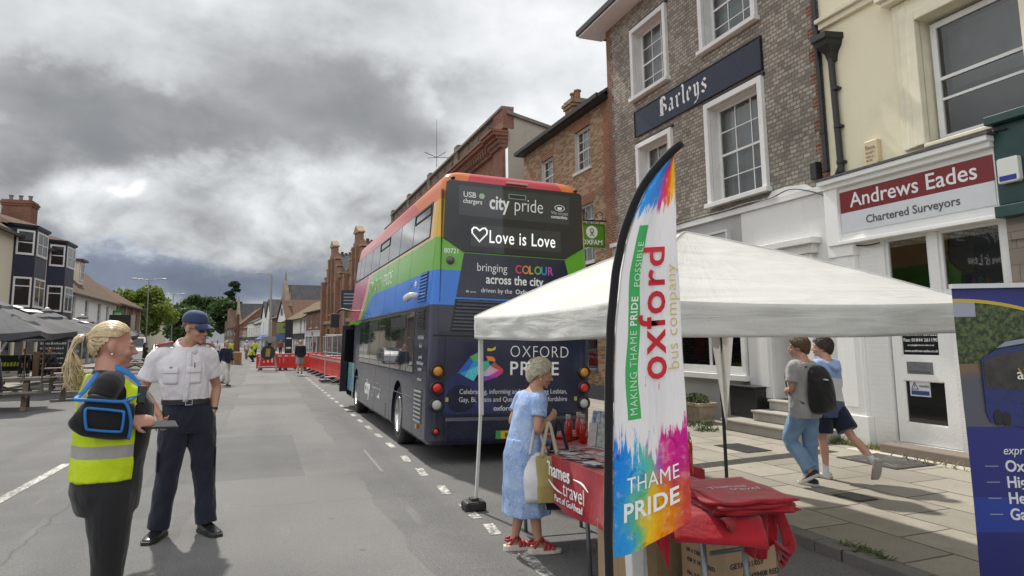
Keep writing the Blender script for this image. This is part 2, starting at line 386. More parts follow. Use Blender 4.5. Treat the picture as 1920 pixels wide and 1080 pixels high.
# ================================================================ ground
def ground_mat():
    m, t, out = newmat('asphalt'); o = t.obj(); x, y, z = t.sep(o)
    big = t.noise(o, .35, 5, .6); mid = t.noise(o, 2.2, 5, .6); fine = t.noise(o, 55, 4, .75)
    vor = t.node('ShaderNodeTexVoronoi', {'Vector': o, 'Scale': 110.0})
    c = t.mix(t.sm(big, .3, .7), (.160, .159, .156), (.108, .108, .107))
    c = t.mix(t.sm(mid, .45, .75, 0, .5), c, (.20, .197, .19)); c = t.mix(t.sm(t.noise(o, 1.1, 6, .7), .52, .72, 0, .55), c, (.085, .085, .085))
    for tx in (-3.4, -1.35, .15, 1.62): c = t.mix(t.mul(t.sm(t.m('ABSOLUTE', t.sub(x, t.add(tx, t.mul(t.sub(t.noise(o, .25, 2), .5), .5)))), .32, .05), t.lin(t.noise(t.comb(t.mul(x, 2.0), t.mul(y, .3), 0.0), 1.0, 4), .3, .7, .1, .5)), c, (.088, .088, .09))
    c = t.mix(t.sm(fine, .42, .72, 0, .75), c, (.07, .07, .07)); c = t.mix(t.sm(t.noise(o, 75, 3, .7), .55, .75, 0, .55), c, (.34, .335, .32))
    c = t.mix(t.sm(vor.outputs['Distance'], .0, .35, .35, 0), c, (.30, .295, .285))
    # long resurfacing patches and tar seams along the street
    wob = t.mul(t.sub(t.noise(o, .8, 3), .5), .3)
    px = t.add(x, wob)
    pat = t.mul(t.gt(px, -.6), t.lt(px, 1.15))
    c = t.mix(t.mul(pat, t.sm(t.noise(o, .22, 2), .45, .55, .1, .5)), c, (.20, .198, .192))
    def seam(v, at, wd, amt): return t.sm(t.m('ABSOLUTE', t.sub(v, at)), wd, wd * .3, 0, amt)
    wv = t.mul(t.sub(t.noise(o, 3, 4), .5), .16)
    xs = t.add(x, wv)
    for at, wd, amt in ((-1.75, .016, .4), (-6.3, .02, .3)): c = t.mix(seam(xs, at, wd, amt), c, (.045, .045, .045))
    ys = t.add(y, wv)
    for at in (7.2, 16.2, 33.0): c = t.mix(t.mul(seam(ys, at, .014, .25), t.lt(x, 1.6)), c, (.05, .05, .05))
    st = t.sm(t.noise(t.comb(t.mul(x, 6.0), t.mul(y, .5), 0.0), 1.0, 4), .62, .8, 0, .3)   # scuffed pale streaks
    c = t.mix(st, c, (.30, .295, .28))
    spot = t.node('ShaderNodeTexVoronoi', {'Vector': o, 'Scale': 1.7})
    c = t.mix(t.sm(t.add(spot.outputs['Distance'], t.mul(t.noise(o, 9, 3), .08)), .12, .05, 0, .6), c, (.05, .05, .05)); pa_ = t.mul(t.mul(t.gt(x, -1.2), t.lt(x, .55)), t.mul(t.gt(y, 8.6), t.lt(y, 12.4))); c = t.mix(t.mul(pa_, .35), c, (.075, .075, .078))
    h = t.add(t.mul(fine, .6), t.mul(vor.outputs['Distance'], .7))
    pbsdf(t, out, c, .85, 0, bump(t, h, .55, .012), .3); return m
ASPH = ground_mat()
mb = MB()
for a, b in ((-300, 0), (0, 4.25), (4.25, 300)): mb.face([(a, -40, zr(a)), (b, -40, zr(b)), (b, 900, zr(b)), (a, 900, zr(a))])
structure(mb.build('road', ASPH))
def slab_mat(name, bw, rh, c1, c2, c3, swap=False, ms=.012):
    m, t, out = newmat(name); o = t.obj(); x, y, z = t.sep(o)
    v = t.comb(y, x, 0.0) if swap else t.comb(x, y, 0.0)
    v = t.vm('ADD', v, t.vm('SCALE', t.vm('SUBTRACT', t.noise(o, 3, 3, out=1), (.5, .5, .5)), sc=.02))
    b = t.node('ShaderNodeTexBrick', {'Vector': v, 'Color1': c1, 'Color2': c2, 'Mortar': (.07, .065, .05), 'Scale': 1.0, 'Mortar Size': ms, 'Mortar Smooth': .3, 'Brick Width': bw, 'Row Height': rh})
    col = t.mix(t.sm(t.noise(o, 1.1, 6, .65), .42, .72, 0, .6), b.outputs[0], c3)
    col = t.mix(t.sm(t.noise(o, 60, 4, .7), .4, .8, 0, .4), col, (.10, .095, .085))
    gum = t.node('ShaderNodeTexVoronoi', {'Vector': o, 'Scale': 3.1})
    col = t.mix(t.sm(gum.outputs['Distance'], .07, .05, 0, .5), col, (.10, .10, .095))
    h = t.add(t.mul(b.outputs[1], -1.0), t.mul(t.noise(o, 45, 4), .3))
    pbsdf(t, out, col, .85, 0, bump(t, h, .5, .012), .25); return m
SLAB = slab_mat('paving_slabs', .92, .61, (.365, .335, .28), (.27, .25, .21), (.22, .20, .165), swap=True)
mb = MB(); mb.box(4.36, 8.46, -3, 50, -.3, -.04)
structure(mb.build('pavement', SLAB))
KERB = brick_mat('kerb_stone', (.27, .26, .24), (.21, .2, .19), (.08, .075, .06), .92, .5, .012)
mb = MB()
for k in range(58): mb.box(4.2, 4.356, -3 + k * .92, -3 + k * .92 + .912, -.3, -.044 + .004 * (k % 3))
structure(mb.build('kerb', KERB, bevel=.012))
FRD = Fr((9.3, 56, 0), (0.1132, -0.99357, 0), (0, 0, 1), (-0.99357, -0.1132, 0))
mb = MB(); mb.fbox(FRD, -150, -.6, 0, .11, -2, 3.6); structure(mb.build('far_pavement', SLAB))
SLAB2 = slab_mat('pub_paving', .45, .45, (.32, .30, .265), (.26, .245, .22), (.2, .19, .165))
mb = MB(); mb.box(-13.2, -8.4, 10, 190, 0, .09); structure(mb.build('left_pavement', SLAB2))
# painted lines
def paint_line(name, c=(.62, .62, .58), wear=.5):
    if name in MATS: return MATS[name]
    m, t, out = newmat(name); o = t.obj()
    f = t.sm(t.add(t.noise(o, 22, 5, .7), t.mul(t.noise(o, 3, 2), .3)), .6 - wear * .2, .85 - wear * .2)
    pbsdf(t, out, t.mix(f, c, (.17, .168, .16)), .7, 0, bump(t, t.noise(o, 90, 3), .4, .01), .3); return m
LINE = paint_line('worn_line_paint'); LINE2 = paint_line('faint_line_paint', (.30, .295, .285), 1.6)
def strip(mb, x0, y0, x1, y1, w_, z=.004): mb.face([(x0, y0, zr(x0) + z), (x0 + w_, y0, zr(x0 + w_) + z), (x1 + w_, y1, zr(x1 + w_) + z), (x1, y1, zr(x1) + z)])
mb = MB()
for y0, L in ((4.35, .7), (5.55, .34), (6.1, .6), (7.15, .45), (8.2, .5), (9.2, .5)): strip(mb, 1.87, y0, 1.91, y0 + L, .1)
y = 10.5
while y < 46: strip(mb, 1.92, y, 1.92, y + .5, .09); y += 1.15
structure(mb.build('bay_line', LINE))
mb = MB()
for y0, y1 in ((6.8, 10.7), (14.4, 18.4), (22.4, 26.4), (31, 35), (40, 44), (49, 53)): strip(mb, -2.62, y0, -2.45, y1, .12)
for y0 in (57, 66, 75, 84): strip(mb, -2.45, y0, -2.4, y0 + 5, .14)
structure(mb.build('lane_line', LINE))
mb = MB()
for x0, y0, x1, y1, wd in ((1.45, 8.6, 1.48, 10.4, .04),): strip(mb, x0, y0, x1, y1, wd)
structure(mb.build('old_line', LINE2))
# metal and stone insets of the pavement
mb = MB()
for k in range(5): mb.fbox(Fr((4.9, 7.1, -.04), (.997, .075, 0), (-.075, .997, 0), (0, 0, 1)), 0, 2.7, k * .055, k * .055 + .03, -.01, .006)
structure(mb.build('drain_channel', mat('worn_iron', (.11, .105, .095), .6, .3, 15, metal=.3)))
IRON = brick_mat('cover_iron', (.10, .095, .085), (.075, .07, .065), (.19, .18, .16), .09, .045, .008)
def cover(x, y, w_, h_, a, lab, m_=IRON, rim=True):
    t = thing('access_cover', lab, 'cover', (x, y, .12), a); mb = MB(); mb.box(-w_ / 2, w_ / 2, -h_ / 2, h_ / 2, 0, .008); local(mb.build('lid', m_, t))
    mb = MB()
    for a0, a1, b0, b1 in ((-w_ / 2 - .04, w_ / 2 + .04, -h_ / 2 - .04, -h_ / 2), (-w_ / 2 - .04, w_ / 2 + .04, h_ / 2, h_ / 2 + .04), (-w_ / 2 - .04, -w_ / 2, -h_ / 2, h_ / 2), (w_ / 2, w_ / 2 + .04, -h_ / 2, h_ / 2)): mb.box(a0, a1, b0, b1, 0, .006)
    local(mb.build('rim', KERB, t))
cover(7.25, 9.25, .42, .75, 0, 'dark slatted metal cellar light plate let into the pavement before the stone steps', mat('cellar_plate', (.06, .062, .065), .45, .3, 9, metal=.5))
cover(8.35, 7.45, .75, .95, 0, 'large chequered iron cover in the pavement by the white office door', IRON)
cover(6.15, 6.0, .22, .3, 0, 'small iron stopcock lid in the paving in front of the walking boys', mat('worn_iron', (.11, .105, .095), .6))

# ================================================================ facade tools
FR = Fr((9.28, 0, 0), (0, -1, 0), (0, 0, 1), (-1, 0, 0))       # right side of the street, u = -Y
FL = Fr((-13.0, 0, 0), (0, 1, 0), (0, 0, 1), (1, 0, 0))        # left side of the street, u = Y
def holed(mb, F, u0, u1, v0, v1, holes, depth=.22, mi=0, mir=0, n=0):
    us = sorted({u0, u1} | {h[0] for h in holes} | {h[1] for h in holes}); vs = sorted({v0, v1} | {h[2] for h in holes} | {h[3] for h in holes})
    us = [u for u in us if u0 <= u <= u1]; vs = [v for v in vs if v0 <= v <= v1]
    for a, b in zip(us, us[1:]):
        for c, d in zip(vs, vs[1:]):
            mu, mv = (a + b) / 2, (c + d) / 2
            if any(h[0] < mu < h[1] and h[2] < mv < h[3] for h in holes): continue
            mb.face([F.P(a, c, n), F.P(b, c, n), F.P(b, d, n), F.P(a, d, n)], mi)
    for h in holes:
        a, b, c, d = h[:4]
        for p, q in (((a, c), (a, d)), ((a, d), (b, d)), ((b, d), (b, c)), ((b, c), (a, c))):
            mb.face([F.P(*p, n), F.P(*q, n), F.P(*q, n - depth), F.P(*p, n - depth)], mir)
BLIND = mat('window_blind', (.42, .44, .44), .8, .15, 2); BLINDW = mat('net_curtain', (.55, .55, .53), .9, .25, 7); BLINDD = DARK
def sash(parent, F, u0, u1, v0, v1, cols=2, rows=2, n=-.14, fm=None, fw=.07, bar=.024, glass=None, back=None, split=.5, name='window', casement=False):
    fm = fm or WHITE; mb = MB(); vm_ = v0 + (v1 - v0) * split; t = .05
    mb.fbox(F, u0, u0 + fw, v0, v1, n - t, n); mb.fbox(F, u1 - fw, u1, v0, v1, n - t, n)
    mb.fbox(F, u0 + fw, u1 - fw, v0, v0 + fw * 1.2, n - t, n); mb.fbox(F, u0 + fw, u1 - fw, v1 - fw, v1, n - t, n)
    if rows > 1: mb.fbox(F, u0 + fw, u1 - fw, vm_ - .025, vm_ + .025, n - t, n - .004)
    gw = (u1 - u0 - 2 * fw)
    for c in range(1, cols): uc = u0 + fw + gw * c / cols; mb.fbox(F, uc - bar / 2, uc + bar / 2, v0 + fw, v1 - fw, n - t + .008, n - .012)
    for (a, b) in ((v0 + fw, vm_ - .025), (vm_ + .025, v1 - fw)):
        k = max(1, rows // 2)
        for r in range(1, k): vc = a + (b - a) * r / k; mb.fbox(F, u0 + fw, u1 - fw, vc - bar / 2, vc + bar / 2, n - t + .01, n - .014)
    wn = mb.build(name, fm, parent)
    mb = MB(); mb.face([F.P(u0 + .01, v0 + .01, n - .03), F.P(u1 - .01, v0 + .01, n - .03), F.P(u1 - .01, v1 - .01, n - .03), F.P(u0 + .01, v1 - .01, n - .03)]); mb.build('pane', glass or GLASS, wn)
    if back is not None:
        mb = MB(); mb.grid(lambda a, b: F.P(u0 + (u1 - u0) * a, v0 + (v1 - v0) * b, n - .16 - .012 * math.sin(a * 40)), 40, 1); mb.build('curtain', back, wn, smooth=True)
    return wn
def surround(parent, F, u0, u1, v0, v1, wd=.13, out=.08, m=None, sill=.1, name='window_surround'):
    mb = MB(); mb.fbox(F, u0, u0 + wd, v0, v1, -.02, out); mb.fbox(F, u1 - wd, u1, v0, v1, -.02, out); mb.fbox(F, u0 + wd, u1 - wd, v1 - wd, v1, -.02, out)
    mb.fbox(F, u0 - .05, u1 + .05, v0 - sill, v0, -.05, out + .07)
    return mb.build(name, m or WHITE, parent, bevel=.008)

# ================================================================ grey brick public house on the right
YB = brick_mat('grey_brick', (.40, .365, .30), (.265, .24, .20), (.20, .18, .155), .165, .084, .012, third=(.48, .44, .37), dirt=.3)
RB = brick_mat('red_brick', (.30, .115, .065), (.22, .085, .05), (.36, .30, .25), dirt=.3, third=(.25, .14, .09))
GREYP = paint_wall('grey_render', (.40, .40, .39), (.2, .19, .17)); WHITEP = paint_wall('white_render', (.70, .70, .68), (.33, .31, .27), .4)
pub = thing('grey_brick_building', 'tall grey brick building with dark blue name board between white sash windows', 'building', (9.28, 12.9, 0))
wins = [(-15.5, -13.75, 8.55, 10.55), (-12.4, -10.5, 8.62, 10.68), (-12.37, -10.45, 4.95, 7.3), (-15.4, -13.72, 4.95, 7.2)]
inn = [(a + .14, b - .14, c, d - .14) for a, b, c, d in wins]
mb = MB(); holed(mb, FR, -16.95, -8.93, 4.6, 11.2, inn, .26, 0, 1)
mb.fbox(FR, -16.95, -8.93, 0, 11.2, -8.02, -8.0)
mb.face([FR.P(-16.95, 0, 0), FR.P(-16.95, 11.2, 0), FR.P(-16.95, 11.2, -8), FR.P(-16.95, 0, -8)]); mb.face([FR.P(-8.93, 0, 0), FR.P(-8.93, 11.2, 0), FR.P(-8.93, 11.2, -8), FR.P(-8.93, 0, -8)])
mb.build('brick_wall', [YB, WHITE], pub)
mb = MB()
for k in range(88):       # red brick corner dressings, toothed
    wdt = .34 if (k // 3) % 2 else .22
    mb.fbox(FR, -16.97, -16.97 + wdt, 4.6 + k * .075, 4.6 + k * .075 + .067, -.05, .006)
    if k < 88: mb.fbox(FR, -8.95 - wdt * .8, -8.95, 4.6 + k * .075, 4.6 + k * .075 + .067, -.05, .006)
mb.build('corner_bricks', RB, pub)
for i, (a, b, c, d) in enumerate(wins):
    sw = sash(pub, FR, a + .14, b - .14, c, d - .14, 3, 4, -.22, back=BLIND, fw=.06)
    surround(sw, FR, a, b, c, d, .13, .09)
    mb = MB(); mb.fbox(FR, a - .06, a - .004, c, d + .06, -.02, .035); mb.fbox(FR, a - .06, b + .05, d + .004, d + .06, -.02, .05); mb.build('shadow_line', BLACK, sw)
mb = MB(); mb.fbox(FR, -17.6, -8.9, 11.2, 11.26, -.2, .62); mb.build('soffit', WHITE, pub)
mb = MB(); mb.fbox(FR, -17.65, -8.88, 11.262, 11.42, .5, .68); mb.fbox(FR, -17.65, -17.5, 11.262, 11.40, -4, .5); mb.build('gutter', BLACK, pub)
mb = MB(); mb.poly([FR.P(-17.6, 11.28, .6), FR.P(-8.9, 11.28, .6), FR.P(-8.9, 14.2, -4), FR.P(-14.0, 14.2, -4), FR.P(-17.6, 11.28, -8.4), FR.P(-8.9, 11.28, -8.4)], [(0, 1, 2, 3), (0, 3, 4), (4, 3, 2, 5)])
SLATE = tile_mat('slate_roof', (.10, .10, .11), (.07, .07, .08), .25, .18, (.12, .12, .09)); mb.build('roof', SLATE, pub)
NAVY = mat('navy_board', (.012, .018, .045), .35, .2, 4)
mb = MB(); mb.fbox(FR, -15.4, -10.45, 7.42, 8.12, .01, .06); sb = mb.build('name_board', NAVY, pub, bevel=.006)
mb = MB(); mb.fbox(FR, -15.43, -10.42, 8.12, 8.15, .01, .075); mb.fbox(FR, -15.43, -15.4, 7.42, 8.12, .01, .075); mb.fbox(FR, -10.45, -10.42, 7.42, 8.12, .01, .075); mb.build('board_edge', BLACK, sb)
GL = {'B': [[(.15, .08), (.15, 1.4)], [(-.05, 1.3), (.2, 1.45), (.6, 1.42), (.78, 1.15), (.5, .82), (.2, .78)], [(.5, .82), (.85, .6), (.85, .25), (.5, .0), (.0, .1)], [(.36, .1), (.36, 1.38)]],
      'a': [[(.08, .88), (.3, 1.0), (.5, .85), (.5, .15), (.64, .04)], [(.5, .58), (.2, .5), (.1, .3), (.12, .12), (.28, .02), (.5, .2)]],
      'r': [[(.08, .92), (.22, .8), (.22, .12), (.36, .0)], [(.22, .75), (.45, 1.0), (.6, .84)]], 'l': [[(.08, 1.5), (.22, 1.36), (.22, .14), (.36, 0)]],
      'e': [[(.15, .18), (.15, .8), (.35, 1.0), (.56, .82), (.5, .62), (.15, .48)], [(.15, .18), (.3, .0), (.56, .16)]],
      'y': [[(.06, .96), (.2, .82), (.2, .2), (.36, .04), (.56, .2)], [(.44, .98), (.58, .86), (.58, .0), (.4, -.36), (.08, -.42)]],
      's': [[(.56, .84), (.36, 1.0), (.15, .8), (.22, .6), (.5, .42), (.56, .2), (.36, .0), (.08, .16)]]}
mb = MB(); pu = -14.15
for ch, adv in zip('Barleys', (1.12, .88, .76, .56, .82, .86, .7)):
    k = .32
    for st in GL[ch]:
        for (x0, y0), (x1, y1) in zip(st, st[1:]):
            px, py = .082, .062
            q = [(x0 - px, y0 - py), (x0 + px, y0 + py), (x1 + px, y1 + py), (x1 - px, y1 - py)]
            if abs((x1 - x0) * py - (y1 - y0) * px) > .012: mb.prism(FR, [(pu + x * k, 7.62 + yy * k) for x, yy in q], .06, .072)
    pu += adv * k * 1.08
mb.build('lettering', LETW, sb)
# ground floor: painted render, door, steps, shop window
gf = MB()
holed(gf, FR, -16.95, -11.32, .1, 4.6, [(-15.2, -11.5, 1.16, 2.95)], .2, 0, 0, .03)
gf.build('grey_front', GREYP, pub)
gf = MB(); holed(gf, FR, -11.32, -8.95, .1, 4.55, [(-10.54, -9.66, .73, 3.45)], .9, 0, 0, .05)
gf.prism(FR, [(-11.32, 4.55), (-8.95, 4.55), (-8.95, 4.62), (-9.3, 4.64), (-9.5, 4.78), (-10.0, 4.84), (-10.35, 4.82), (-10.5, 4.7), (-11.32, 4.66)], -.05, .06)
gf.build('white_front', WHITEP, pub)
mb = MB(); mb.fbox(FR, -16.95, -8.95, 4.55, 4.66, .03, .11); mb.build('string_course', WHITE, pub)
mb = MB(); mb.fbox(FR, -10.56, -9.64, .7, 3.5, -.95, -.9); mb.build('door_void', DARK, pub)
dm = MB(); dm.fbox(FR, -10.85, -10.54, .73, 3.45, .05, .16); dm.fbox(FR, -9.66, -9.36, .73, 3.45, .05, .16); dm.fbox(FR, -10.95, -9.28, 3.452, 3.62, .05, .2); dm.fbox(FR, -11.02, -9.2, 3.62, 3.74, .05, .3)
dm.fbox(FR, -10.78, -10.62, .95, 3.2, .16, .18); dm.fbox(FR, -9.6, -9.42, .95, 3.2, .16, .18); dm.build('door_surround', WHITEP, pub, bevel=.01)
STONE = paint_wall('worn_step_stone', (.40, .38, .34), (.15, .13, .10), .6, rough=.85)
mb = MB(); mb.fbox(FR, -11.25, -9.0, .12, .33, .0, .86); mb.fbox(FR, -10.7, -9.3, .334, .53, .0, .56); mb.fbox(FR, -10.55, -9.6, .534, .73, -.2, .28)
mb.fbox(FR, -11.27, -8.98, .285, .335, .86, .89); mb.fbox(FR, -10.72, -9.28, .49, .532, .56, .59); mb.fbox(FR, -10.57, -9.58, .69, .732, .28, .31)
mb.build('door_steps', STONE, pub, bevel=.015)
sw = sash(pub, FR, -15.2, -11.5, 1.16, 2.95, 3, 1, -.08, fw=.12, bar=.09, glass=SHOPG, back=None)
surround(sw, FR, -15.3, -11.38, 1.14, 3.05, .12, .1, sill=.12)
mb = MB(); mb.fbox(FR, -12.95, -12.6, 2.2, 2.72, -.2, -.19); mb.fbox(FR, -13.5, -13.1, 1.5, 2.3, -.2, -.19); ps = mb.build('window_poster', mat('poster_red', (.30, .06, .05), .6, .4, 8), sw)
mb = MB(); mb.fbox(FR, -12.92, -12.64, 2.15, 2.4, -.18, -.175); mb.build('window_notice', mat('poster_white', (.55, .53, .5), .6, .4, 30), sw)
# fascia box sign on the grey part
sgn = MB(); sgn.fbox(FR, -15.2, -11.72, 3.72, 4.22, .03, .12); sg = sgn.build('fascia_sign', mat('sign_grey', (.42, .45, .47), .4, .08, 2), pub)
mb = MB()
for a in ((-15.25, -11.67, 4.22, 4.27), (-15.25, -11.67, 3.67, 3.72), (-11.72, -11.67, 3.72, 4.22), (-15.25, -15.2, 3.72, 4.22)): mb.fbox(FR, *a, .03, .16)
mb.build('sign_frame', mat('alu_trim', (.55, .55, .54), .4, .1), sg)
SIGNB = mat('sign_blue', (.10, .14, .30), .5, 0); SIGNK = mat('sign_dark', (.12, .13, .14), .5, 0)
for k in (0, 1): text(('HOUSING', 'THE COMMUNITY')[k], .12, FR.M(-13.9, 4.0 - .15 * k, .123), SIGNB, parent=sg, align='LEFT', bold=.01)
text('MITIGATE POVERTY', .10, FR.M(-12.75, 3.93, .123), SIGNK, parent=sg, align='LEFT', bold=.008, sx=.72)
# downpipes on the party wall
dp = thing('drainpipe', 'black cast iron drainpipe with hopper head between grey brick and cream walls', 'drainpipe', (9.2, 8.85, .1))
mb = MB(); mb.tube((9.2, 8.62, 4.8), (9.2, 8.66, 6.9), .055, seg=14)
for z in (4.95, 5.6, 6.3): mb.tube((9.2, 8.62, z), (9.2, 8.62, z + .06), .07, seg=14); mb.box(9.16, 9.28, 8.55, 8.58, z + .01, z + .05)
mb.tube((9.2, 8.62, 4.9), (9.22, 8.9, 4.5), .055); mb.tube((9.22, 8.9, 4.55), (9.22, 8.93, .15), .05, seg=12); mb.build('downpipe', BLACK, dp, smooth=False)
mb = MB(); mb.rings([[(9.28 - r, 8.66 + q, z) for r, q in ((0, -wd), (wd * 1.5, -wd * .7), (wd * 1.5, wd * .7), (0, wd))] for z, wd in ((6.85, .07), (7.0, .1), (7.12, .19), (7.2, .2), (7.22, .24), (7.32, .24))]); mb.build('hopper', BLACK, dp)
mb = MB(); mb.tube((9.22, 8.96, 4.9), (9.22, 8.98, 11.2), .05, seg=12)
for z in (5.6, 7.3, 9.0): mb.tube((9.22, 8.97, z), (9.22, 8.97, z + .06), .065)
tag(mb.build('rainwater_pipe', BLACK, smooth=False), 'long thin black pipe running up the right edge of the grey brick wall', 'drainpipe')
mb = MB(); mb.rings([[(9.28 - a, 9.2 + b, z) for a, b in ((0, -.09), (.14, -.07), (.14, .07), (0, .09))] for z in (4.8, 5.12)]); o_ = mb.build('wall_lamp_box', mat('cast_black', (.02, .02, .02), .5), bevel=.01)
tag(o_, 'small black box lamp fixed low on the grey brick beside the drainpipes', 'wall lamp')
def wire(pts, nm, lab, r=.008):
    mb = MB(); mb.chain(pts, [r] * len(pts), 6, sub=6); tag(mb.build(nm, BLACKP, smooth=True), lab, 'cable')
random.seed(3)
wire([(9.13, 15.6 - i * .66, 4.72 - .05 * abs(math.sin(i * 1.4))) for i in range(10)] + [(9.16, 8.8, 4.3), (9.17, 8.75, 3.6), (9.17, 8.3, 3.45), (9.12, 7.9, 3.44)], 'telephone_cable', 'loose black cable sagging along the white ledge under the sash windows', .012)
wire([(9.05, 8.9 - i * .45, 4.69 + .03 * math.sin(i * 2.2)) for i in range(8)], 'telephone_cable', 'black cable lying on the cornice above the red and white office fascia', .014)
wire([(9.16, 9.0, 4.6), (9.1, 8.84, 4.75), (9.14, 8.6, 4.55), (9.1, 8.86, 4.3), (9.15, 8.7, 4.62), (9.12, 9.05, 4.72)], 'telephone_cable', 'tangled coil of black cable at the foot of the drainpipe', .01)

# ================================================================ cream building with the surveyors' office
CREAM = paint_wall('cream_stucco', (.79, .735, .54), (.40, .35, .24), .28, streak=.2)
CREAM2 = mat('cream_trim', (.79, .745, .57), .6, .12, 4, bmp=.15, bscale=20)
WBRICK = paint_wall('white_brick', (.74, .74, .72), (.36, .34, .30), .35, brick=True)
cb = thing('cream_building', 'cream stucco building above a white office front and a dark green shop front', 'building', (9.28, 6, 0))
mb = MB(); holed(mb, FR, -8.93, 6, 4.5, 14, [(-7.0, -5.5, 4.85, 6.85)], .3, 0, 1); mb.fbox(FR, -8.93, 6, 0, 14, -8, -7.98); mb.build('stucco_wall', [CREAM, CREAM2], cb)
wn = sash(cb, FR, -6.95, -5.52, 4.87, 6.78, 1, 2, -.16, fw=.09, glass=SHOPG, back=None, split=.52)
mb = MB(); mb.fbox(FR, -6.9, -5.55, 5.75, 6.75, -.5, -.48); mb.build('curtain', mat('grey_blind', (.23, .24, .25), .8), wn)
mb = MB(); mb.fbox(FR, -6.9, -5.55, 5.52, 5.56, -.195, -.175); mb.build('sash_bar', WHITE, wn)
mb = MB()
for k, (wd, o1) in enumerate(((.42, .05), (.30, .085), (.16, .12))):
    a, b, d = -7.0 - wd, -5.5 + wd, 6.85 + wd
    mb.fbox(FR, a, -7.0 if k == 2 else -7.0 - wd + .16, 4.85, d, -.02, o1); mb.fbox(FR, -5.5 if k == 2 else -5.5 + wd - .16, b, 4.85, d, -.02, o1); mb.fbox(FR, a + .16, b - .16, d - .16, d, -.02, o1 + .002)
mb.fbox(FR, -7.5, -5.0, 7.28, 7.36, -.02, .2); mb.fbox(FR, -7.55, -4.95, 7.36, 7.44, -.02, .27); mb.fbox(FR, -7.02, -5.48, 4.79, 4.85, -.2, .12)
mb.build('window_surround', CREAM2, wn, bevel=.012)
mb = MB(); mb.fbox(FR, -8.9, -7.6, 7.55, 7.66, -.02, .08); mb.fbox(FR, -8.92, -7.55, 7.66, 7.74, -.02, .15); mb.build('string_course', CREAM2, cb, bevel=.012)
# office front
sf = MB()
holed(sf, FR, -8.93, -5.98, .12, 4.6, [(-7.98, -6.9, .27, 2.42), (-6.84, -6.08, .75, 2.42), (-7.92, -7.16, 2.56, 3.5), (-7.0, -6.08, 2.56, 3.5)], .12, 0, 0, .06)
sf.build('office_front', WBRICK, cb)
WOODW = paint_wall('white_joinery', (.80, .80, .78), (.4, .38, .34), .12, streak=.1)
mb = MB(); mb.fbox(FR, -8.92, -8.42, .12, 3.5, .06, .16); mb.fbox(FR, -8.95, -8.36, .12, .62, .06, .2); mb.fbox(FR, -8.8, -8.54, .75, 3.3, .16, .175); mb.fbox(FR, -8.93, -8.4, 3.3, 3.5, .06, .2)
mb.fbox(FR, -8.9, -8.62, 3.5, 4.6, .06, .24)
mb.build('pilaster', WOODW, cb, bevel=.01)
mb = MB(); mb.fbox(FR, -8.62, -5.98, 3.62, 4.5, .06, .17); mb.fbox(FR, -8.9, -5.96, 4.5, 4.58, .06, .28); mb.fbox(FR, -8.93, -5.94, 4.58, 4.66, .06, .36); mb.fbox(FR, -8.64, -5.98, 3.5, 3.56, .06, .26); mb.fbox(FR, -8.62, -5.98, 3.56, 3.62, .06, .2)
fb = mb.build('fascia', WOODW, cb, bevel=.008)
mb = MB(); mb.fbox(FR, -8.96, -5.9, 4.662, 4.70, .0, .38); mb.build('lead_flashing', mat('lead', (.09, .09, .09), .6, .4, 12), fb)
mb = MB(); mb.fbox(FR, -8.6, -6.0, 3.7, 4.04, .17, .185); mb.build('white_panel', mat('sign_white', (.66, .68, .70), .35, .05), fb)
mb = MB(); mb.fbox(FR, -8.6, -6.0, 4.043, 4.41, .17, .186); mb.build('red_panel', mat('sign_maroon', (.20, .015, .02), .35, .1), fb)
text('Andrews Eades', .35, FR.M(-7.3, 4.12, .19), LETW, parent=fb, sx=1.0, bold=.008)
text('Chartered Surveyors', .185, FR.M(-7.3, 3.80, .189), mat('sign_grey_letter', (.10, .10, .11), .5, 0), parent=fb, bold=.012, sx=1.02)
for (a, b, c, d) in ((-7.92, -7.16, 2.56, 3.5), (-7.0, -6.08, 2.56, 3.5)):
    wq = sash(cb, FR, a, b, c, d, 1, 1, .02, fw=.045, glass=SHOPG, name='office_window')
    mb = MB(); mb.fbox(FR, a - .3, b, c, c + .32, -.9, -.88); mb.build('display_board', mat('board_green', (.02, .06, .03), .8), wq)
    mb = MB(); mb.fbox(FR, a + .35, b, c + .32, d - .15, -.95, -.93); mb.build('display_panel', mat('board_ochre', (.10, .075, .03), .8), wq)
wq = sash(cb, FR, -6.84, -6.08, .75, 2.42, 1, 1, .0, fw=.05, glass=SHOPG, name='office_window')
dr = MB(); holed(dr, FR, -7.95, -6.93, .28, 2.40, [(-7.80, -7.16, 1.62, 2.26), (-7.80, -7.12, .58, 1.24)], .03, 0, 0, -.0); door = dr.build('office_door', WOODW, cb, solid=.03)
mb = MB(); mb.fbox(FR, -7.82, -7.14, 1.60, 2.28, -.03, -.02); mb.build('notice_glass', mat('black_notice', (.02, .022, .022), .2, 0), door)
mb = MB(); mb.fbox(FR, -7.82, -7.10, .56, 1.26, -.03, -.02); mb.build('lower_glass', dark_glass('door_glass', (.02, .02, .02)), door)
for s_, sz, v in (('Tel: 01844 261222', .075, 1.93), ('Fax: 01844 261190', .075, 1.84), ('surveying@andrews-eades.co.uk', .034, 1.775), ('www.andrews-eades.co.uk', .052, 1.68)):
    text(s_, sz, FR.M(-7.48, v, -.018), LETW, parent=door, bold=.012)
mb = MB(); mb.fbox(FR, -7.72, -7.28, 1.34, 1.53, .0, .02); lb = mb.build('letter_box', GREYM, door, bevel=.006); mb = MB(); mb.fbox(FR, -7.68, -7.32, 1.37, 1.395, .02, .032); mb.build('flap', mat('bright_metal', (.6, .6, .6), .25, 0, metal=.9), lb)
mb = MB(); mb.fbox(FR, -7.93, -7.85, 1.32, 1.7, .0, .012); mb.build('push_plate', GREYM, door)
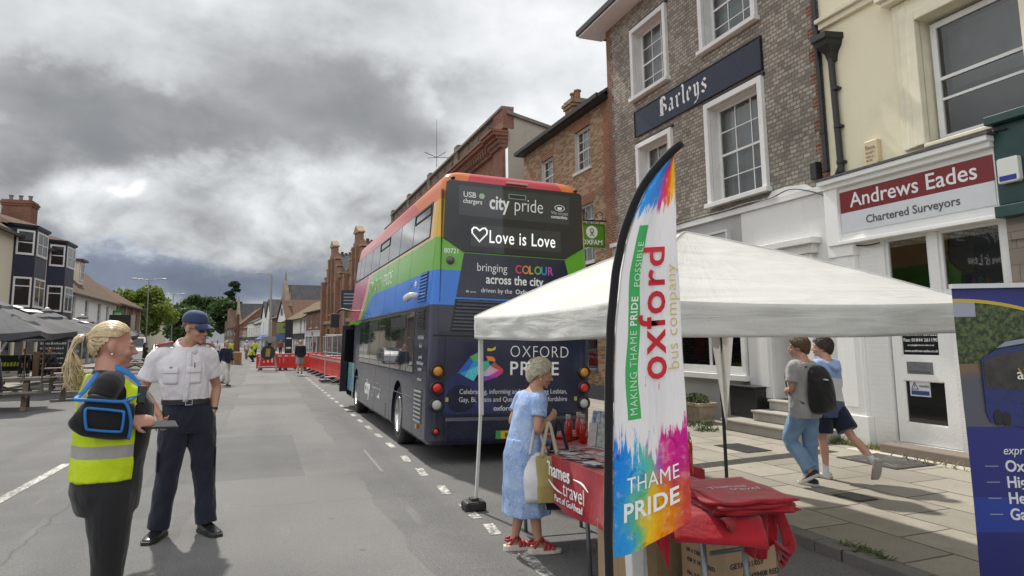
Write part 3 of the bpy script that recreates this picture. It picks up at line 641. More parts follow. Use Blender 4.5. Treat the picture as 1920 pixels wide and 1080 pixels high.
mb = MB(); mb.fbox(FR, -7.72, -7.38, 1.0, 1.235, -.02, -.014); wsn = mb.build('warning_notice', mat('notice_white', (.6, .62, .64), .5, 0), door)
mb = MB(); mb.fbox(FR, -7.7, -7.4, 1.02, 1.085, -.014, -.011); mb.build('blue_strip', mat('notice_blue', (.03, .06, .22), .5, 0), wsn)
mb = MB()
for p, q in (((-7.69, 1.105), (-7.58, 1.105)), ((-7.58, 1.105), (-7.635, 1.215)), ((-7.635, 1.215), (-7.69, 1.105)), ((-7.635, 1.13), (-7.635, 1.18))): mb.bar(FR.P(*p, -.012), FR.P(*q, -.012), .009, .004, up=(1, 0, 0))
mb.build('warning_triangle', LETK, wsn); text('WARNING', .045, FR.M(-7.475, 1.14, -.013), LETK, parent=wsn, sx=.8);
mb = MB(); mb.fbox(FR, -8.05, -5.9, .12, .26, .0, .36); mb.build('door_step', paint_wall('brown_step', (.24, .20, .16), (.12, .1, .08)), cb, bevel=.02)
mb = MB(); mb.box(7.88, 8.09, 4.9, 7.45, -.06, -.033); structure(mb.build('pavement_edge', paint_wall('limewashed_edge', (.62, .60, .54), (.3, .28, .22), .4)))
mb = MB(); mb.fbox(FR, -8.9, -5.0, .3, 3.5, -1.05, -1.0); mb.fbox(FR, -7.2, -5.3, 4.7, 7.0, -.7, -.65); mb.build('room_back', mat('room_dark', (.035, .034, .032), .9, .3, 1), cb)
# dark green neighbour front
TEAL = mat('teal_paint', (.014, .055, .05), .4, .25, 3)
mb = MB(); mb.fbox(FR, -5.95, 3, 3.68, 4.78, .02, .2); mb.fbox(FR, -5.97, 3, 4.782, 4.9, .02, .34); mb.fbox(FR, -5.97, 3, 3.5, 3.66, .02, .3); mb.fbox(FR, -5.55, 3, .1, 3.5, .0, .05); mb.fbox(FR, -5.5, 3, 3.8, 3.84, .2, .23); mb.fbox(FR, -5.5, 3, 4.6, 4.64, .2, .23)
tf = mb.build('green_shop_front', TEAL, cb, bevel=.01)
text('L', .26, FR.M(-5.42, 4.08, .21), LETW, parent=tf, align='LEFT')
mb = MB(); mb.fbox(FR, -5.95, -5.57, .12, 3.5, -.02, .12); mb.fbox(FR, -5.92, -5.6, 3.2, 3.4, .12, .16); mb.build('stone_pier', brick_mat('pier_stone', (.36, .31, .26), (.29, .25, .21), (.2, .18, .15), .4, .22, .006), cb)
def alarm(F, u, v, n, wd, ht, m_, lab, lines=(), strip=None):
    t = thing('alarm_box', lab, 'alarm box', F.P(u, v, n)); mb = MB()
    mb.prism(F, [(u - wd / 2, v - ht * .5), (u + wd * .42, v - ht * .5), (u + wd / 2, v - ht * .42), (u + wd / 2, v + ht * .5), (u - wd * .42, v + ht * .5), (u - wd / 2, v + ht * .44)], n, n + .1); mb.build('case', m_, t, bevel=.015)
    for s_, sz, dv in lines: text(s_, sz, F.M(u - wd * .4, v + dv, n + .102), mat('alarm_letter', (.25, .14, .08), .5, 0), parent=t, align='LEFT')
    if strip: mb = MB(); mb.fbox(F, u - wd * .4, u + wd * .4, v - ht * .42, v - ht * .22, n + .1, n + .108); mb.build('lens', strip, t)
alarm(FR, -7.98, 4.98, 0, .26, .42, mat('alarm_cream', (.62, .52, .33), .4, .05), 'cream alarm box with brown lettering high on the cream stucco wall', (('Beca', .1, .06), ('SECURITY', .04, -.01), ('01494 511', .04, -.08), ('504 506', .04, -.14)))
alarm(FR, -5.75, 4.12, .2, .27, .34, mat('alarm_white', (.74, .74, .70), .35, .04), 'white alarm box with blue lens on the dark green fascia', (), mat('lens_blue', (.02, .03, .25), .2, 0))
# ================================================================ pavement things before the fronts
t = thing('utility_box', 'low black box standing against the white wall beside the stone steps', 'box', (9.0, 11.15, .12)); mb = MB(); mb.box(8.87, 9.24, 10.75, 11.55, .335, .92); mb.build('cabinet', mat('box_black', (.018, .018, .02), .35, .2, 8), t, bevel=.01); mb = MB(); mb.box(8.84, 9.24, 10.72, 11.58, .925, .96); mb.build('lid', mat('box_lid', (.03, .03, .034), .3), t, bevel=.008); t['label'] = 'low black box standing against the pale wall beside the stone steps'
pln = thing('planter', 'buff stone trough planter with trailing greenery on the pavement', 'planter', (8.72, 12.5, .12)); mb = MB()
def trough(hw, hl, z): return [(8.72 - hw, 12.5 - hl, z), (8.72 + hw, 12.5 - hl, z), (8.72 + hw, 12.5 + hl, z), (8.72 - hw, 12.5 + hl, z)]
mb.rings([trough(.19, .38, .12), trough(.19, .38, .16), trough(.175, .36, .18), trough(.215, .42, .46), trough(.24, .445, .47), trough(.24, .445, .54), trough(.2, .40, .54), trough(.19, .39, .47)]); mb.build('trough', mat('buff_stone', (.42, .35, .25), .85, .3, 6, bmp=.4, bscale=30), pln, bevel=.008)
GREEN = mat('leaf_green', (.055, .10, .03), .6, .5, 4, c2=(.10, .13, .04))
def leaves(mb, c, r, n, s, seed=0, flat=.6, up=.0):
    rnd = random.Random(seed)
    for i in range(n):
        d = Vector((rnd.gauss(0, 1), rnd.gauss(0, 1), rnd.gauss(0, 1))).normalized() * (rnd.random() ** .45)
        p = Vector(c) + Vector((d.x * r[0], d.y * r[1], d.z * r[2])); a = Vector((rnd.gauss(0, 1), rnd.gauss(0, 1), rnd.gauss(0, flat) + up)).normalized(); b = a.orthogonal().normalized(); b.rotate(Matrix.Rotation(rnd.random() * 6.28, 3, a)); q = s * rnd.uniform(.6, 1.4)
        mb.face([p - b * q * .5, p + a * q, p + b * q * .5, p - a * q * .45])
mb = MB(); leaves(mb, (8.7, 12.5, .6), (.22, .4, .13), 420, .045, 1); leaves(mb, (8.6, 12.3, .56), (.16, .2, .1), 160, .04, 2); mb.build('greenery', GREEN, pln)
def weed(x, y, z, r, n, lab, m_=GREEN, seed=0, h=.14):
    rnd = random.Random(seed); mb = MB()
    for i in range(n):
        a = rnd.random() * 6.28; q = rnd.random() ** .5; p = Vector((x + math.cos(a) * q * r[0], y + math.sin(a) * q * r[1], z)); tip = p + Vector((rnd.gauss(0, .05), rnd.gauss(0, .05), h * rnd.uniform(.4, 1.1))); s_ = Vector((rnd.gauss(0, 1), rnd.gauss(0, 1), 0)).normalized() * .012
        mb.face([p - s_, p + s_, tip + s_ * .4, tip - s_ * .2])
    tag(mb.build('weed', m_), lab, 'weed', 'weeds in the paving joints')
WG = mat('weed_green', (.09, .13, .035), .7, .5, 6); WY = mat('weed_yellow', (.30, .30, .04), .7, .5, 9)
weed(8.3, 11.9, .12, (.3, .35), 130, 'tuft of green grass on the paving before the stone trough', WG, 1, .1)
weed(8.0, 11.2, .12, (.25, .2), 120, 'sparse pale grass by the corner of the lowest stone step', WG, 2, .07)
weed(9.05, 8.45, .12, (.1, .42), 120, 'yellow flowering weeds at the foot of the white pilaster', WY, 3, .10)
weed(9.0, 9.0, .12, (.14, .2), 120, 'dark green weeds at the foot of the black downpipe', WG, 4, .13)
weed(4.66, 4.55, .118, (.07, .28), 70, 'low green weeds growing in the kerb joint', WG, 5, .045)
weed(8.72, 6.9, .12, (.1, .8), 60, 'thin dry grass along the limewashed edge below the office step', mat('dry_grass', (.25, .2, .1), .8, .3), 6, .1)
# green-framed chalkboard
ab = thing('chalkboard_sign', 'bright green framed chalkboard A sign beside the stone trough planter', 'sign', (8.3, 13.2, .12), R_(40))
GF = mat('lime_frame', (.12, .36, .02), .5, .15, 6); CHK = mat('chalkboard', (.02, .025, .024), .6, .4, 5)
for sgn_ in (1, -1):
    F_ = Fr((0, -.26 * sgn_, 0), (sgn_, 0, 0), (0, .2 * sgn_, .98), (0, -.98 * sgn_, .2)); mb = MB()
    for a in ((-.36, -.29, 0, 1.2), (.29, .36, 0, 1.2), (-.29, .29, 1.13, 1.2), (-.29, .29, .12, .19)): mb.fbox(F_, *a, 0, .04)
    fr_ = local(mb.build('frame', GF, ab)); mb = MB(); mb.fbox(F_, -.29, .29, .19, 1.13, .008, .02); bo = local(mb.build('board', CHK, fr_))
    if sgn_ == 1:
        for s_, sz, v in (('OPEN', .19, .88), ('COFFEE', .12, .7), ('Cakes', .13, .54), ('LUNCH', .12, .38), ('Teas', .12, .25)): text(s_, sz, F_.M(0, v, .022), mat('chalk', (.45, .46, .46), .9, .3, 60), parent=bo)

affine([o for o in roots(N0)], (.88, .877, .88), (8.4 - 9.28 * .88, 0, -.142))
N0 = names()
# ================================================================ brown brick house with the hanging charity sign
BB = brick_mat('brown_brick', (.40, .225, .12), (.25, .135, .075), (.36, .31, .25), third=(.47, .32, .20), dirt=.25)
OB = brick_mat('orange_brick', (.36, .15, .075), (.28, .11, .055), (.34, .28, .22), dirt=.2)
SASHG = mat('sash_paint', (.60, .60, .57), .5, .1)
bh = thing('brown_brick_house', 'brown brick house with sash windows between the grey brick building and the parapet building', 'house', (9.28, 21, 0))
hw = [(-19.3, -18.2, 7.35, 8.72), (-22.12, -21.06, 7.2, 8.45), (-19.3, -18.1, 4.35, 6.2), (-22.2, -21.0, 4.35, 6.2)]
mb = MB(); holed(mb, FR, -23.9, -16.95, 3.9, 9.25, hw, .2, 0, 1); mb.fbox(FR, -23.9, -16.95, 0, 9.2, -7.6, -7.55)
for u in (-23.9, -16.97): mb.face([FR.P(u, 0, 0), FR.P(u, 9.2, 0), FR.P(u, 12.0, -3.8), FR.P(u, 9.2, -7.6), FR.P(u, 0, -7.6)])
mb.build('brick_wall', [BB, SASHG], bh)
mb = MB()
for k in range(70): mb.fbox(FR, -17.3 - (.1 if (k // 3) % 2 else 0), -16.98, 3.95 + k * .075, 4.018 + k * .075, -.03, .006)
mb.build('corner_bricks', OB, bh)
for a, b, c, d in hw:
    s_ = sash(bh, FR, a, b, c, d, 3, 4, -.12, fm=SASHG, fw=.055, back=BLINDW); mb = MB(); mb.fbox(FR, a - .08, b + .08, c - .09, c, -.1, .07); mb.build('sill', SASHG, s_); mb = MB(); mb.prism(FR, [(a - .02, d), (b + .02, d), (b + .12, d + .3), (a - .12, d + .3)], -.05, .006); mb.build('brick_arch', OB, s_)
mb = MB(); mb.poly([FR.P(-23.95, 9.2, .35), FR.P(-16.96, 9.2, .35), FR.P(-16.96, 12.1, -3.8), FR.P(-23.95, 12.1, -3.8), FR.P(-23.95, 9.1, -7.9), FR.P(-16.96, 9.1, -7.9)], [(0, 1, 2, 3), (3, 2, 5, 4)])
RT = tile_mat('red_tile_roof', (.16, .085, .055), (.11, .06, .042)); mb.build('roof', SLATE, bh, solid=.08)
mb = MB(); mb.fbox(FR, -23.95, -16.97, 9.12, 9.26, .0, .3); mb.fbox(FR, -23.95, -16.97, 9.14, 9.27, .3, .40); mb.build('gutter', BLACK, bh)
def chimney(name_parent, x, y, z0, z1, wx, wy, m_, pots=3, axis='y', pm=None):
    mb = MB(); mb.box(x - wx / 2, x + wx / 2, y - wy / 2, y + wy / 2, z0, z1 - .35); mb.box(x - wx / 2 - .06, x + wx / 2 + .06, y - wy / 2 - .06, y + wy / 2 + .06, z1 - .35, z1 - .22); mb.box(x - wx / 2 - .11, x + wx / 2 + .11, y - wy / 2 - .11, y + wy / 2 + .11, z1 - .22, z1 - .1); mb.box(x - wx / 2 - .04, x + wx / 2 + .04, y - wy / 2 - .04, y + wy / 2 + .04, z1 - .1, z1)
    ch = mb.build('chimney', m_, name_parent); pm = pm or mat('chimney_pot', (.30, .15, .10), .8, .3, 5)
    for k in range(pots):
        mb = MB(); q = (k + .5) / pots - .5; c = (x + (q * wx if axis == 'x' else 0), y + (q * wy if axis == 'y' else 0), z1)
        mb.lathe([(.12, 0), (.11, .3), (.15, .32), (.15, .38), (.10, .39)], Matrix.Translation(c), 12); mb.build('chimney_pot', pm, ch, smooth=False)
chimney(bh, 11.3, 23.2, 9.4, 11.45, .6, .75, BB, 2)
mb = MB(); mb.fbox(FR, -23.9, -16.97, .1, 1.0, -.05, .05); mb.fbox(FR, -23.9, -22.9, 1.0, 3.0, -.05, .05); mb.fbox(FR, -18.0, -16.97, 1.0, 3.0, -.05, .05); mb.build('shop_base', BB, bh)
mb = MB(); mb.fbox(FR, -23.8, -17.0, .1, .55, .05, .09); mb.build('plinth', mat('navy_plinth', (.03, .04, .06), .5, .2), bh)
FASC = mat('fascia_dark', (.05, .055, .06), .5, .2)
mb = MB(); mb.fbox(FR, -23.9, -16.97, 3.05, 3.7, .0, .14); mb.fbox(FR, -23.9, -16.97, 3.7, 3.92, -.05, .35); mb.build('shop_fascia', FASC, bh)
ws = sash(bh, FR, -22.9, -18.0, 1.0, 3.05, 3, 1, -.02, fm=mat('shop_frame', (.04, .05, .08), .4, .1), fw=.1, bar=.08, glass=SHOPG, name='shop_window')
rnd = random.Random(5); mb = MB(); bc = [mat('book_%s' % n_, c, .6, .2) for n_, c in (('red', (.3, .03, .03)), ('blue', (.05, .1, .25)), ('cream', (.45, .4, .3)), ('green', (.06, .18, .07)), ('orange', (.4, .16, .03)))]
for sh in range(4):
    u = -22.7
    while u < -18.2: q = rnd.uniform(.05, .12); mb.fbox(FR, u, u + q * .92, 1.15 + sh * .44, 1.15 + sh * .44 + rnd.uniform(.2, .34), -.3, -.24, rnd.randrange(5)); u += q
mb.build('book_display', bc, ws)
mb = MB(); mb.fbox(FR, -22.9, -18.0, .98, 1.05, -.3, .12); mb.build('sill', mat('slate_sill', (.12, .14, .17), .4), ws)
mb = MB(); mb.fbox(FR, -22.9, -18.0, 1.0, 3.05, -.42, -.4); mb.build('back_board', mat('shop_back', (.12, .05, .04), .8), ws)
hs = thing('hanging_sign', 'lime green charity shop sign hanging from a black scrolled iron bracket', 'sign', (9.28, 17.3, 5.2))
mb = MB(); mb.bar((9.28, 17.3, 5.42), (7.75, 17.3, 5.42), .04, .04)
for cx, sg_ in ((9.0, 1), (8.55, -1), (8.0, 1)):
    mb.chain([(cx + .14 * math.cos(a) * (1 - a / 9), 17.3, 5.58 + .14 * math.sin(a) * (1 - a / 9)) for a in [k * .5 - 1.6 for k in range(13)]], [.014] * 13, 6, sub=2)
mb.build('bracket', BLACK, hs)
HG = mat('lime_sign', (.10, .27, .015), .45, .06)
mb = MB(); mb.box(7.85, 8.72, 17.27, 17.33, 4.62, 5.32); bo = mb.build('board', HG, hs, bevel=.01)
mb = MB()
for a in ((7.85, 8.72, 5.28, 5.32), (7.85, 8.72, 4.62, 4.66), (7.85, 7.89, 4.66, 5.28), (8.68, 8.72, 4.66, 5.28)): mb.box(a[0], a[1], 17.25, 17.266, a[2], a[3])
mb.box(8.0, 8.02, 17.29, 17.31, 5.32, 5.42); mb.box(8.55, 8.57, 17.29, 17.31, 5.32, 5.42); mb.build('board_rim', mat('lime_dark', (.06, .17, .01), .5), bo)
FS = Fr((0, 17.265, 0), (1, 0, 0), (0, 0, 1), (0, -1, 0))
mb = MB(); mb.prism(FS, [(8.285 + .19 * math.cos(a), 5.07 + .19 * math.sin(a)) for a in [k * math.pi / 16 for k in range(32)]], 0, .004); em = mb.build('emblem_disc', LETW, bo)
mb = MB(); mb.chain([FS.P(8.285 + .055 * math.cos(a), 5.115 + .055 * math.sin(a), .006) for a in [k * math.pi / 8 for k in range(17)]], [.014] * 17, 6, sub=1)
mb.chain([FS.P(8.22, 4.95, .006), FS.P(8.3, 5.03, .006), FS.P(8.34, 5.08, .006)], [.014] * 3, 6); mb.chain([FS.P(8.35, 4.95, .006), FS.P(8.27, 5.03, .006), FS.P(8.23, 5.08, .006)], [.014] * 3, 6); mb.build('emblem', HG, em)
text('OXFAM', .2, FS.M(8.285, 4.7, .002), LETW, parent=bo, bold=.02)

# ================================================================ red brick parapet building
rb = thing('parapet_building', 'large red brick building with grey parapet and heavy cornice behind the bus', 'building', (9.28, 39, 0))
RB2 = brick_mat('deep_red_brick', (.36, .145, .09), (.27, .105, .07), (.30, .24, .2), dirt=.3)
PAR = brick_mat('parapet_brick', (.30, .235, .19), (.21, .165, .14), (.26, .22, .19), dirt=.35)
REND = paint_wall('grey_roughcast', (.40, .38, .33), (.16, .15, .13), .4)
Y0, Y1 = 26.0, 52.5
rh = [(-y_ - 1.0, -y_ + 1.0, 7.6, 10.05) for y_ in (29.2, 33.5, 37.5, 41.5, 45.5, 49.5)]
mb = MB(); holed(mb, FR, -Y1, -Y0, 0, 11.0, rh, .25); mb.fbox(FR, -Y1, -Y1 + .02, 0, 11, -9, 0); mb.build('brick_front', RB2, rb)
mb = MB(); mb.face([(9.4, Y0, 0), (17, Y0, 0), (17, Y0, 10.3), (9.4, Y0, 12.15)]); mb.face([(17, Y0, 0), (17, Y1, 0), (17, Y1, 10.3), (17, Y0, 10.3)]); mb.build('side_wall', REND, rb)
mb = MB(); mb.poly([(9.35, Y0 - .12, 12.1), (17.1, Y0 - .12, 10.2), (17.1, Y0 + .25, 10.2), (9.35, Y0 + .25, 12.1), (9.35, Y0 - .12, 12.25), (17.1, Y0 - .12, 10.35), (17.1, Y0 + .25, 10.35), (9.35, Y0 + .25, 12.25)], [(0, 1, 5, 4), (4, 5, 6, 7), (0, 3, 2, 1), (3, 7, 6, 2), (0, 4, 7, 3), (1, 2, 6, 5)]); mb.build('coping', mat('coping_stone', (.22, .2, .17), .9, .3), rb)
mb = MB(); mb.fbox(FR, -Y1, -27.25, 11.3, 12.35, -.35, .0)
for y_ in (33.4, 39.7, 46.0, 52.2): mb.fbox(FR, -y_ - .35, -y_ + .35, 11.3, 12.75, -.4, .12)
y_ = 27.4
for a in (28.6, 30.2, 31.8, 35, 36.6, 38.2, 41.2, 42.8, 44.4, 47.5, 49.1, 50.7): mb.fbox(FR, -a - .55, -a + .55, 11.6, 12.15, .0, .05)
mb.build('parapet', PAR, rb)
mb = MB(); mb.fbox(FR, -Y1 - .1, -Y0, 12.352, 12.47, -.42, .16); mb.build('parapet_coping', mat('coping_stone', (.22, .2, .17), .9, .3), rb)
mb = MB(); mb.fbox(FR, -27.25, -Y0 + .02, 6, 10.7, .0, .14); mb.fbox(FR, -27.25, -Y0 + .02, 11.45, 12.35, -.4, .1)
for a, b, o in ((10.55, 10.72, .16), (10.72, 10.9, .26), (10.9, 11.05, .36), (11.05, 11.2, .52), (11.2, 11.3, .6)):
    mb.fbox(FR, -27.3 - o * .2, -Y0 + o * .3, a, b, -.1, o + .1); mb.fbox(FR, -Y1 - .3, -27.3 - o * .2, a, b, -.1, o)
k = Y0 + 1.7
while k < Y1: mb.fbox(FR, -k - .09, -k + .09, 10.72, 10.9, .26, .34); k += .36
for y_ in (33.4, 39.7, 46.0, 51.9): mb.fbox(FR, -y_ - .45, -y_ + .45, 4, 10.55, .0, .12)
mb.build('cornice', RB2, rb)
for a, b, c, d in rh:
    s_ = sash(rb, FR, a, b, c, d, 4, 2, -.18, back=BLINDW); mb = MB()
    n_ = 13; uc = (a + b) / 2; r = (b - a) / 2
    arc = [(uc + r * math.cos(math.pi * i / n_), d - .7 + .7 * math.sin(math.pi * i / n_)) for i in range(n_ + 1)]
    mb.prism(FR, [(b, d + .02)] + arc[:n_ // 2 + 1] + [(uc, d + .02)], -.2, -.01); mb.prism(FR, [(uc, d + .02)] + arc[n_ // 2:] + [(a, d + .02)], -.2, -.01); mb.build('arch_spandrel', RB2, s_)
    mb = MB()
    for i in range(n_): q = [arc[i], arc[i + 1], (uc + (arc[i + 1][0] - uc) * 1.2, arc[i + 1][1] + .22), (uc + (arc[i][0] - uc) * 1.2, arc[i][1] + .22)]; mb.prism(FR, q, -.05, .03)
    mb.build('arch', OB, s_)
an = thing('aerial', 'thin rooftop aerial mast with crossed arms above the grey parapet', 'aerial', (9.4, 38.5, 12.47)); mb = MB(); mb.tube((9.4, 38.5, 12.4), (9.4, 38.5, 15.4), .018, .008, 6); mb.build('mast', BLACKP, an)
mb = MB()
for k in range(4): a = k * math.pi / 2 + .4; mb.tube((9.4, 38.5, 13.0), (9.4 + .9 * math.cos(a), 38.5 + .9 * math.sin(a), 13.15), .018, seg=6)
mb.build('arms', BLACKP, an)

# ================================================================ generic street house
STONEY = mat('pale_stone', (.36, .32, .26), .85, .3, 3, bmp=.3, bscale=20)
def house(name, lab, F, u0, u1, eave, ridge, depth, wm, rm, wins=(), cat='house', front_gable=False, fm=None, cols=2, rows=2, back=None, base=0, holes=(), over=.3, group=None):
    h = thing(name, lab, cat, F.P((u0 + u1) / 2, 0, 0), group=group); mb = MB(); wd = list(wins)
    holed(mb, F, u0, u1, base, eave, wd + list(holes), .16)
    if front_gable: um = (u0 + u1) / 2; mb.face([F.P(u0, eave), F.P(u1, eave), F.P(um, ridge)]); mb.face([F.P(u0, base, -depth), F.P(u0, eave, -depth), F.P(um, ridge, -depth), F.P(u1, eave, -depth), F.P(u1, base, -depth)])
    else: mb.face([F.P(u0, base, -depth), F.P(u0, eave, -depth), F.P(u1, eave, -depth), F.P(u1, base, -depth)])
    for u in (u0, u1): mb.face([F.P(u, base), F.P(u, eave)] + ([] if front_gable else [F.P(u, ridge, -depth / 2)]) + [F.P(u, eave, -depth), F.P(u, base, -depth)])
    mb.build('wall', wm, h)
    mb = MB(); k = (ridge - eave) / (depth / 2 if not front_gable else (u1 - u0) / 2)
    if front_gable: um = (u0 + u1) / 2; e = eave - k * over; mb.poly([F.P(u0 - over, e, .25), F.P(um, ridge, .25), F.P(u1 + over, e, .25), F.P(u0 - over, e, -depth - .1), F.P(um, ridge, -depth - .1), F.P(u1 + over, e, -depth - .1)], [(0, 1, 4, 3), (1, 2, 5, 4)])
    else: e = eave - k * over; mb.poly([F.P(u0 - .1, e, over), F.P(u1 + .1, e, over), F.P(u1 + .1, ridge, -depth / 2), F.P(u0 - .1, ridge, -depth / 2), F.P(u0 - .1, e, -depth - over), F.P(u1 + .1, e, -depth - over)], [(0, 1, 2, 3), (3, 2, 5, 4)])
    mb.build('roof', rm, h, solid=.14)
    for w_ in wd:
        s_ = sash(h, F, w_[0], w_[1], w_[2], w_[3], cols, rows, -.1, fm=fm, fw=.08, bar=.035, back=back); mb = MB(); mb.fbox(F, w_[0] - .08, w_[1] + .08, w_[2] - .09, w_[2], -.1, .08); mb.build('sill', fm or WHITE, s_)
    if not front_gable: mb = MB(); mb.fbox(F, u0 - .05, u1 + .05, e - .03, e + .1, over - .05, over + .07); mb.build('gutter', BLACK, h)
    return h
def shopfront(h, F, u0, u1, top, m_, fas, glassn=2, name='shop_front', words=None, wm=None):
    mb = MB(); mb.fbox(F, u0, u1, top - .65, top, 0, .2); mb.fbox(F, u0, u1, top, top + .1, 0, .3); sfn = mb.build('shop_fascia', fas, h)
    mb = MB(); mb.fbox(F, u0, u1, 0, .5, 0, .08)
    for k in range(glassn + 1): u = u0 + (u1 - u0) * k / glassn; mb.fbox(F, max(u0, u - .12), min(u1, u + .12), .5, top - .65, 0, .1)
    mb.build(name, m_, h); mb = MB(); mb.fbox(F, u0 + .1, u1 - .1, .5, top - .65, .01, .04); mb.build('shop_glass', DGL, h)
    if words: text(words[0], words[1], F.M((u0 + u1) / 2, top - .5, .21), words[2], parent=sfn)
DGL = dark_glass('dark_window', (.02, .022, .026))

# ---- gothic brick hall: two stepped gables
GB = brick_mat('gothic_brick', (.40, .205, .13), (.31, .155, .10), (.32, .25, .2), dirt=.25)
STT = mat('carved_stone', (.40, .27, .18), .85, .35, 4, bmp=.4, bscale=14)
gh = thing('gothic_brick_hall', 'red brick gothic hall with two tall pointed gables beyond the parapet building', 'building', FRD.P(-14, 0, 0))
mb = MB(); 
holes = []
for uc in (-9.8, -20.8):
    for du in (-1.6, 0, 1.6): holes.append((uc + du - .4, uc + du + .4, 5.4, 8.8 if du else 9.5))
    for du in (-1.5, 1.5): holes.append((uc + du - .7, uc + du + .7, 1.0, 3.6))
holed(mb, FRD, -25.5, -4.8, 0, 9.4, holes, .35); mb.fbox(FRD, -25.5, -4.8, 0, 9.4, -12, -11.9)
for u in (-25.5, -4.8): mb.face([FRD.P(u, 0, 0), FRD.P(u, 9.4, 0), FRD.P(u, 9.4, -12), FRD.P(u, 0, -12)])
for uc in (-9.8, -20.8):
    w_ = 4.0; pts = []
    prof = [(w_, 9.3), (w_, 10.0), (3.1, 10.2), (2.9, 10.9), (2.2, 11.2), (2.0, 11.9), (1.5, 12.2), (1.3, 12.7), (.8, 12.8), (.8, 13.7), (0, 14.3)]
    pts = [(uc + a, b) for a, b in prof] + [(uc - a, b) for a, b in reversed(prof[:-1])]
    mb.prism(FRD, pts, -.5, .0)
    mb.fbox(FRD, uc - 3.9, uc - 3.2, 0, 9.6, 0, .45); mb.fbox(FRD, uc + 3.2, uc + 3.9, 0, 9.6, 0, .45); mb.fbox(FRD, uc - .95, uc - .6, 4.6, 12.2, 0, .3); mb.fbox(FRD, uc + .6, uc + .95, 4.6, 12.2, 0, .3)
mb.build('brick_wall', GB, gh)
mb = MB()
for uc in (-9.8, -20.8):
    mb.prism(FRD, [(uc - .95, 13.65), (uc + .95, 13.65), (uc + .95, 13.8), (uc, 14.5), (uc - .95, 13.8)], -.6, .12)
    for du, v in ((w_ - .4, 10.05), (2.55, 11.0), (1.7, 12.0)):
        for sg_ in (1, -1): mb.fbox(FRD, uc + sg_ * du - .5, uc + sg_ * du + .5, v, v + .18, -.55, .1)
    for du in (-1.6, 0, 1.6):
        t_ = 8.8 if du else 9.5; mb.prism(FRD, [(uc + du - .6, t_ - .9), (uc + du - .4, t_ - .9), (uc + du, t_ - .1), (uc + du + .4, t_ - .9), (uc + du + .6, t_ - .9), (uc + du, t_ + .5)], -.05, .14)
        mb.fbox(FRD, uc + du - .5, uc + du + .5, 5.2, 5.4, 0, .2)
    mb.fbox(FRD, uc - 3.2, uc + 3.2, 4.2, 4.6, 0, .22); mb.prism(FRD, [(uc + .28 * math.cos(k * math.pi / 6), 11.2 + .5 * math.sin(k * math.pi / 6)) for k in range(12)], 0, .1)
mb.build('stone_dressings', STT, gh)
for a, b, c, d in holes: mb = MB(); mb.fbox(FRD, a, b, c, d, -.3, -.26); mb.build('window', DGL, gh)
mb = MB()
for uc in (-9.8, -20.8): mb.poly([FRD.P(uc - 4.6, 9.3, -.4), FRD.P(uc, 12.9, -.4), FRD.P(uc + 4.6, 9.3, -.4), FRD.P(uc - 4.6, 9.3, -11.5), FRD.P(uc, 12.9, -11.5), FRD.P(uc + 4.6, 9.3, -11.5)], [(0, 1, 4, 3), (1, 2, 5, 4)])
mb.poly([FRD.P(-25.5, 9.4, .1), FRD.P(-4.8, 9.4, .1), FRD.P(-4.8, 12.3, -6), FRD.P(-25.5, 12.3, -6), FRD.P(-4.8, 9.4, -12), FRD.P(-25.5, 9.4, -12)], [(0, 1, 2, 3), (3, 2, 4, 5)])
gr_ = mb.build('roof', SLATE, gh)
mb = MB()
for uc in (-9.8, -20.8):
    for k in range(24): mb.fbox(FRD, uc - .06, uc + .06, 12.85, 13.15 if k % 2 else 13.02, -.8 - k * .44, -.5 - k * .44)
mb.build('ridge_tiles', mat('ridge_red', (.17, .08, .05), .9, .3), gr_)
# ---- shops beyond
WHR = paint_wall('cottage_white', (.80, .80, .78), (.4, .38, .33), .2); RT2 = tile_mat('old_tile_roof', (.20, .135, .085), (.14, .095, .06)); RB3 = brick_mat('shop_brick', (.29, .13, .08), (.22, .10, .06), (.3, .25, .2))
b1 = house('brick_shop', 'two storey brick shop with tiled roof and white fascia next to the gothic hall', FRD, -36.3, -25.6, 5.75, 8.3, 8, RB3, RT2, [(-29.6, -28.4, 3.6, 5.1), (-33.8, -32.4, 3.6, 5.1)], 'shop', cols=2, rows=2, back=BLINDW, holes=())
shopfront(b1, FRD, -36, -26, 3.15, mat('white_shop', (.6, .6, .6), .5), mat('fascia_white', (.62, .64, .66), .4), 4)
mb = MB(); mb.fbox(FRD, -31.2, -30.2, 2.66, 3.02, .2, .22); mb.build('fascia_badge', mat('badge_pink', (.35, .04, .12), .5), b1)
b2 = house('white_cottage_shop', 'white rendered shop with low tiled roof beside the two storey brick shop', FRD, -52.5, -36.4, 5.3, 7.9, 8.5, WHR, RT2, [(-41.0, -39.8, 3.2, 5.0), (-38.0, -36.9, 3.3, 5.0)], 'shop', cols=2, rows=2, over=.7)
shopfront(b2, FRD, -46, -37, 2.9, WHR, mat('fascia_black', (.03, .03, .03), .5), 4)
b3 = house('white_gable_house', 'white gable fronted house with arched attic window above a blue shop front', FRD, -63, -52.6, 5.5, 8.6, 14, WHR, RT, [(-60.5, -59.5, 3.4, 5.0)], 'house', front_gable=True)
mb = MB(); mb.prism(FRD, [(-57.8 + 1.5 * math.cos(k * math.pi / 10), 6.1 + 1.4 * math.sin(k * math.pi / 10)) for k in range(11)], .01, .05); aw = mb.build('arched_window', DGL, b3)
mb = MB(); mb.chain([FRD.P(-57.8 + 1.5 * math.cos(k * math.pi / 10), 6.1 + 1.4 * math.sin(k * math.pi / 10), .06) for k in range(11)], [.08] * 11, 6, sub=1); mb.build('arch_frame', WHITE, aw)
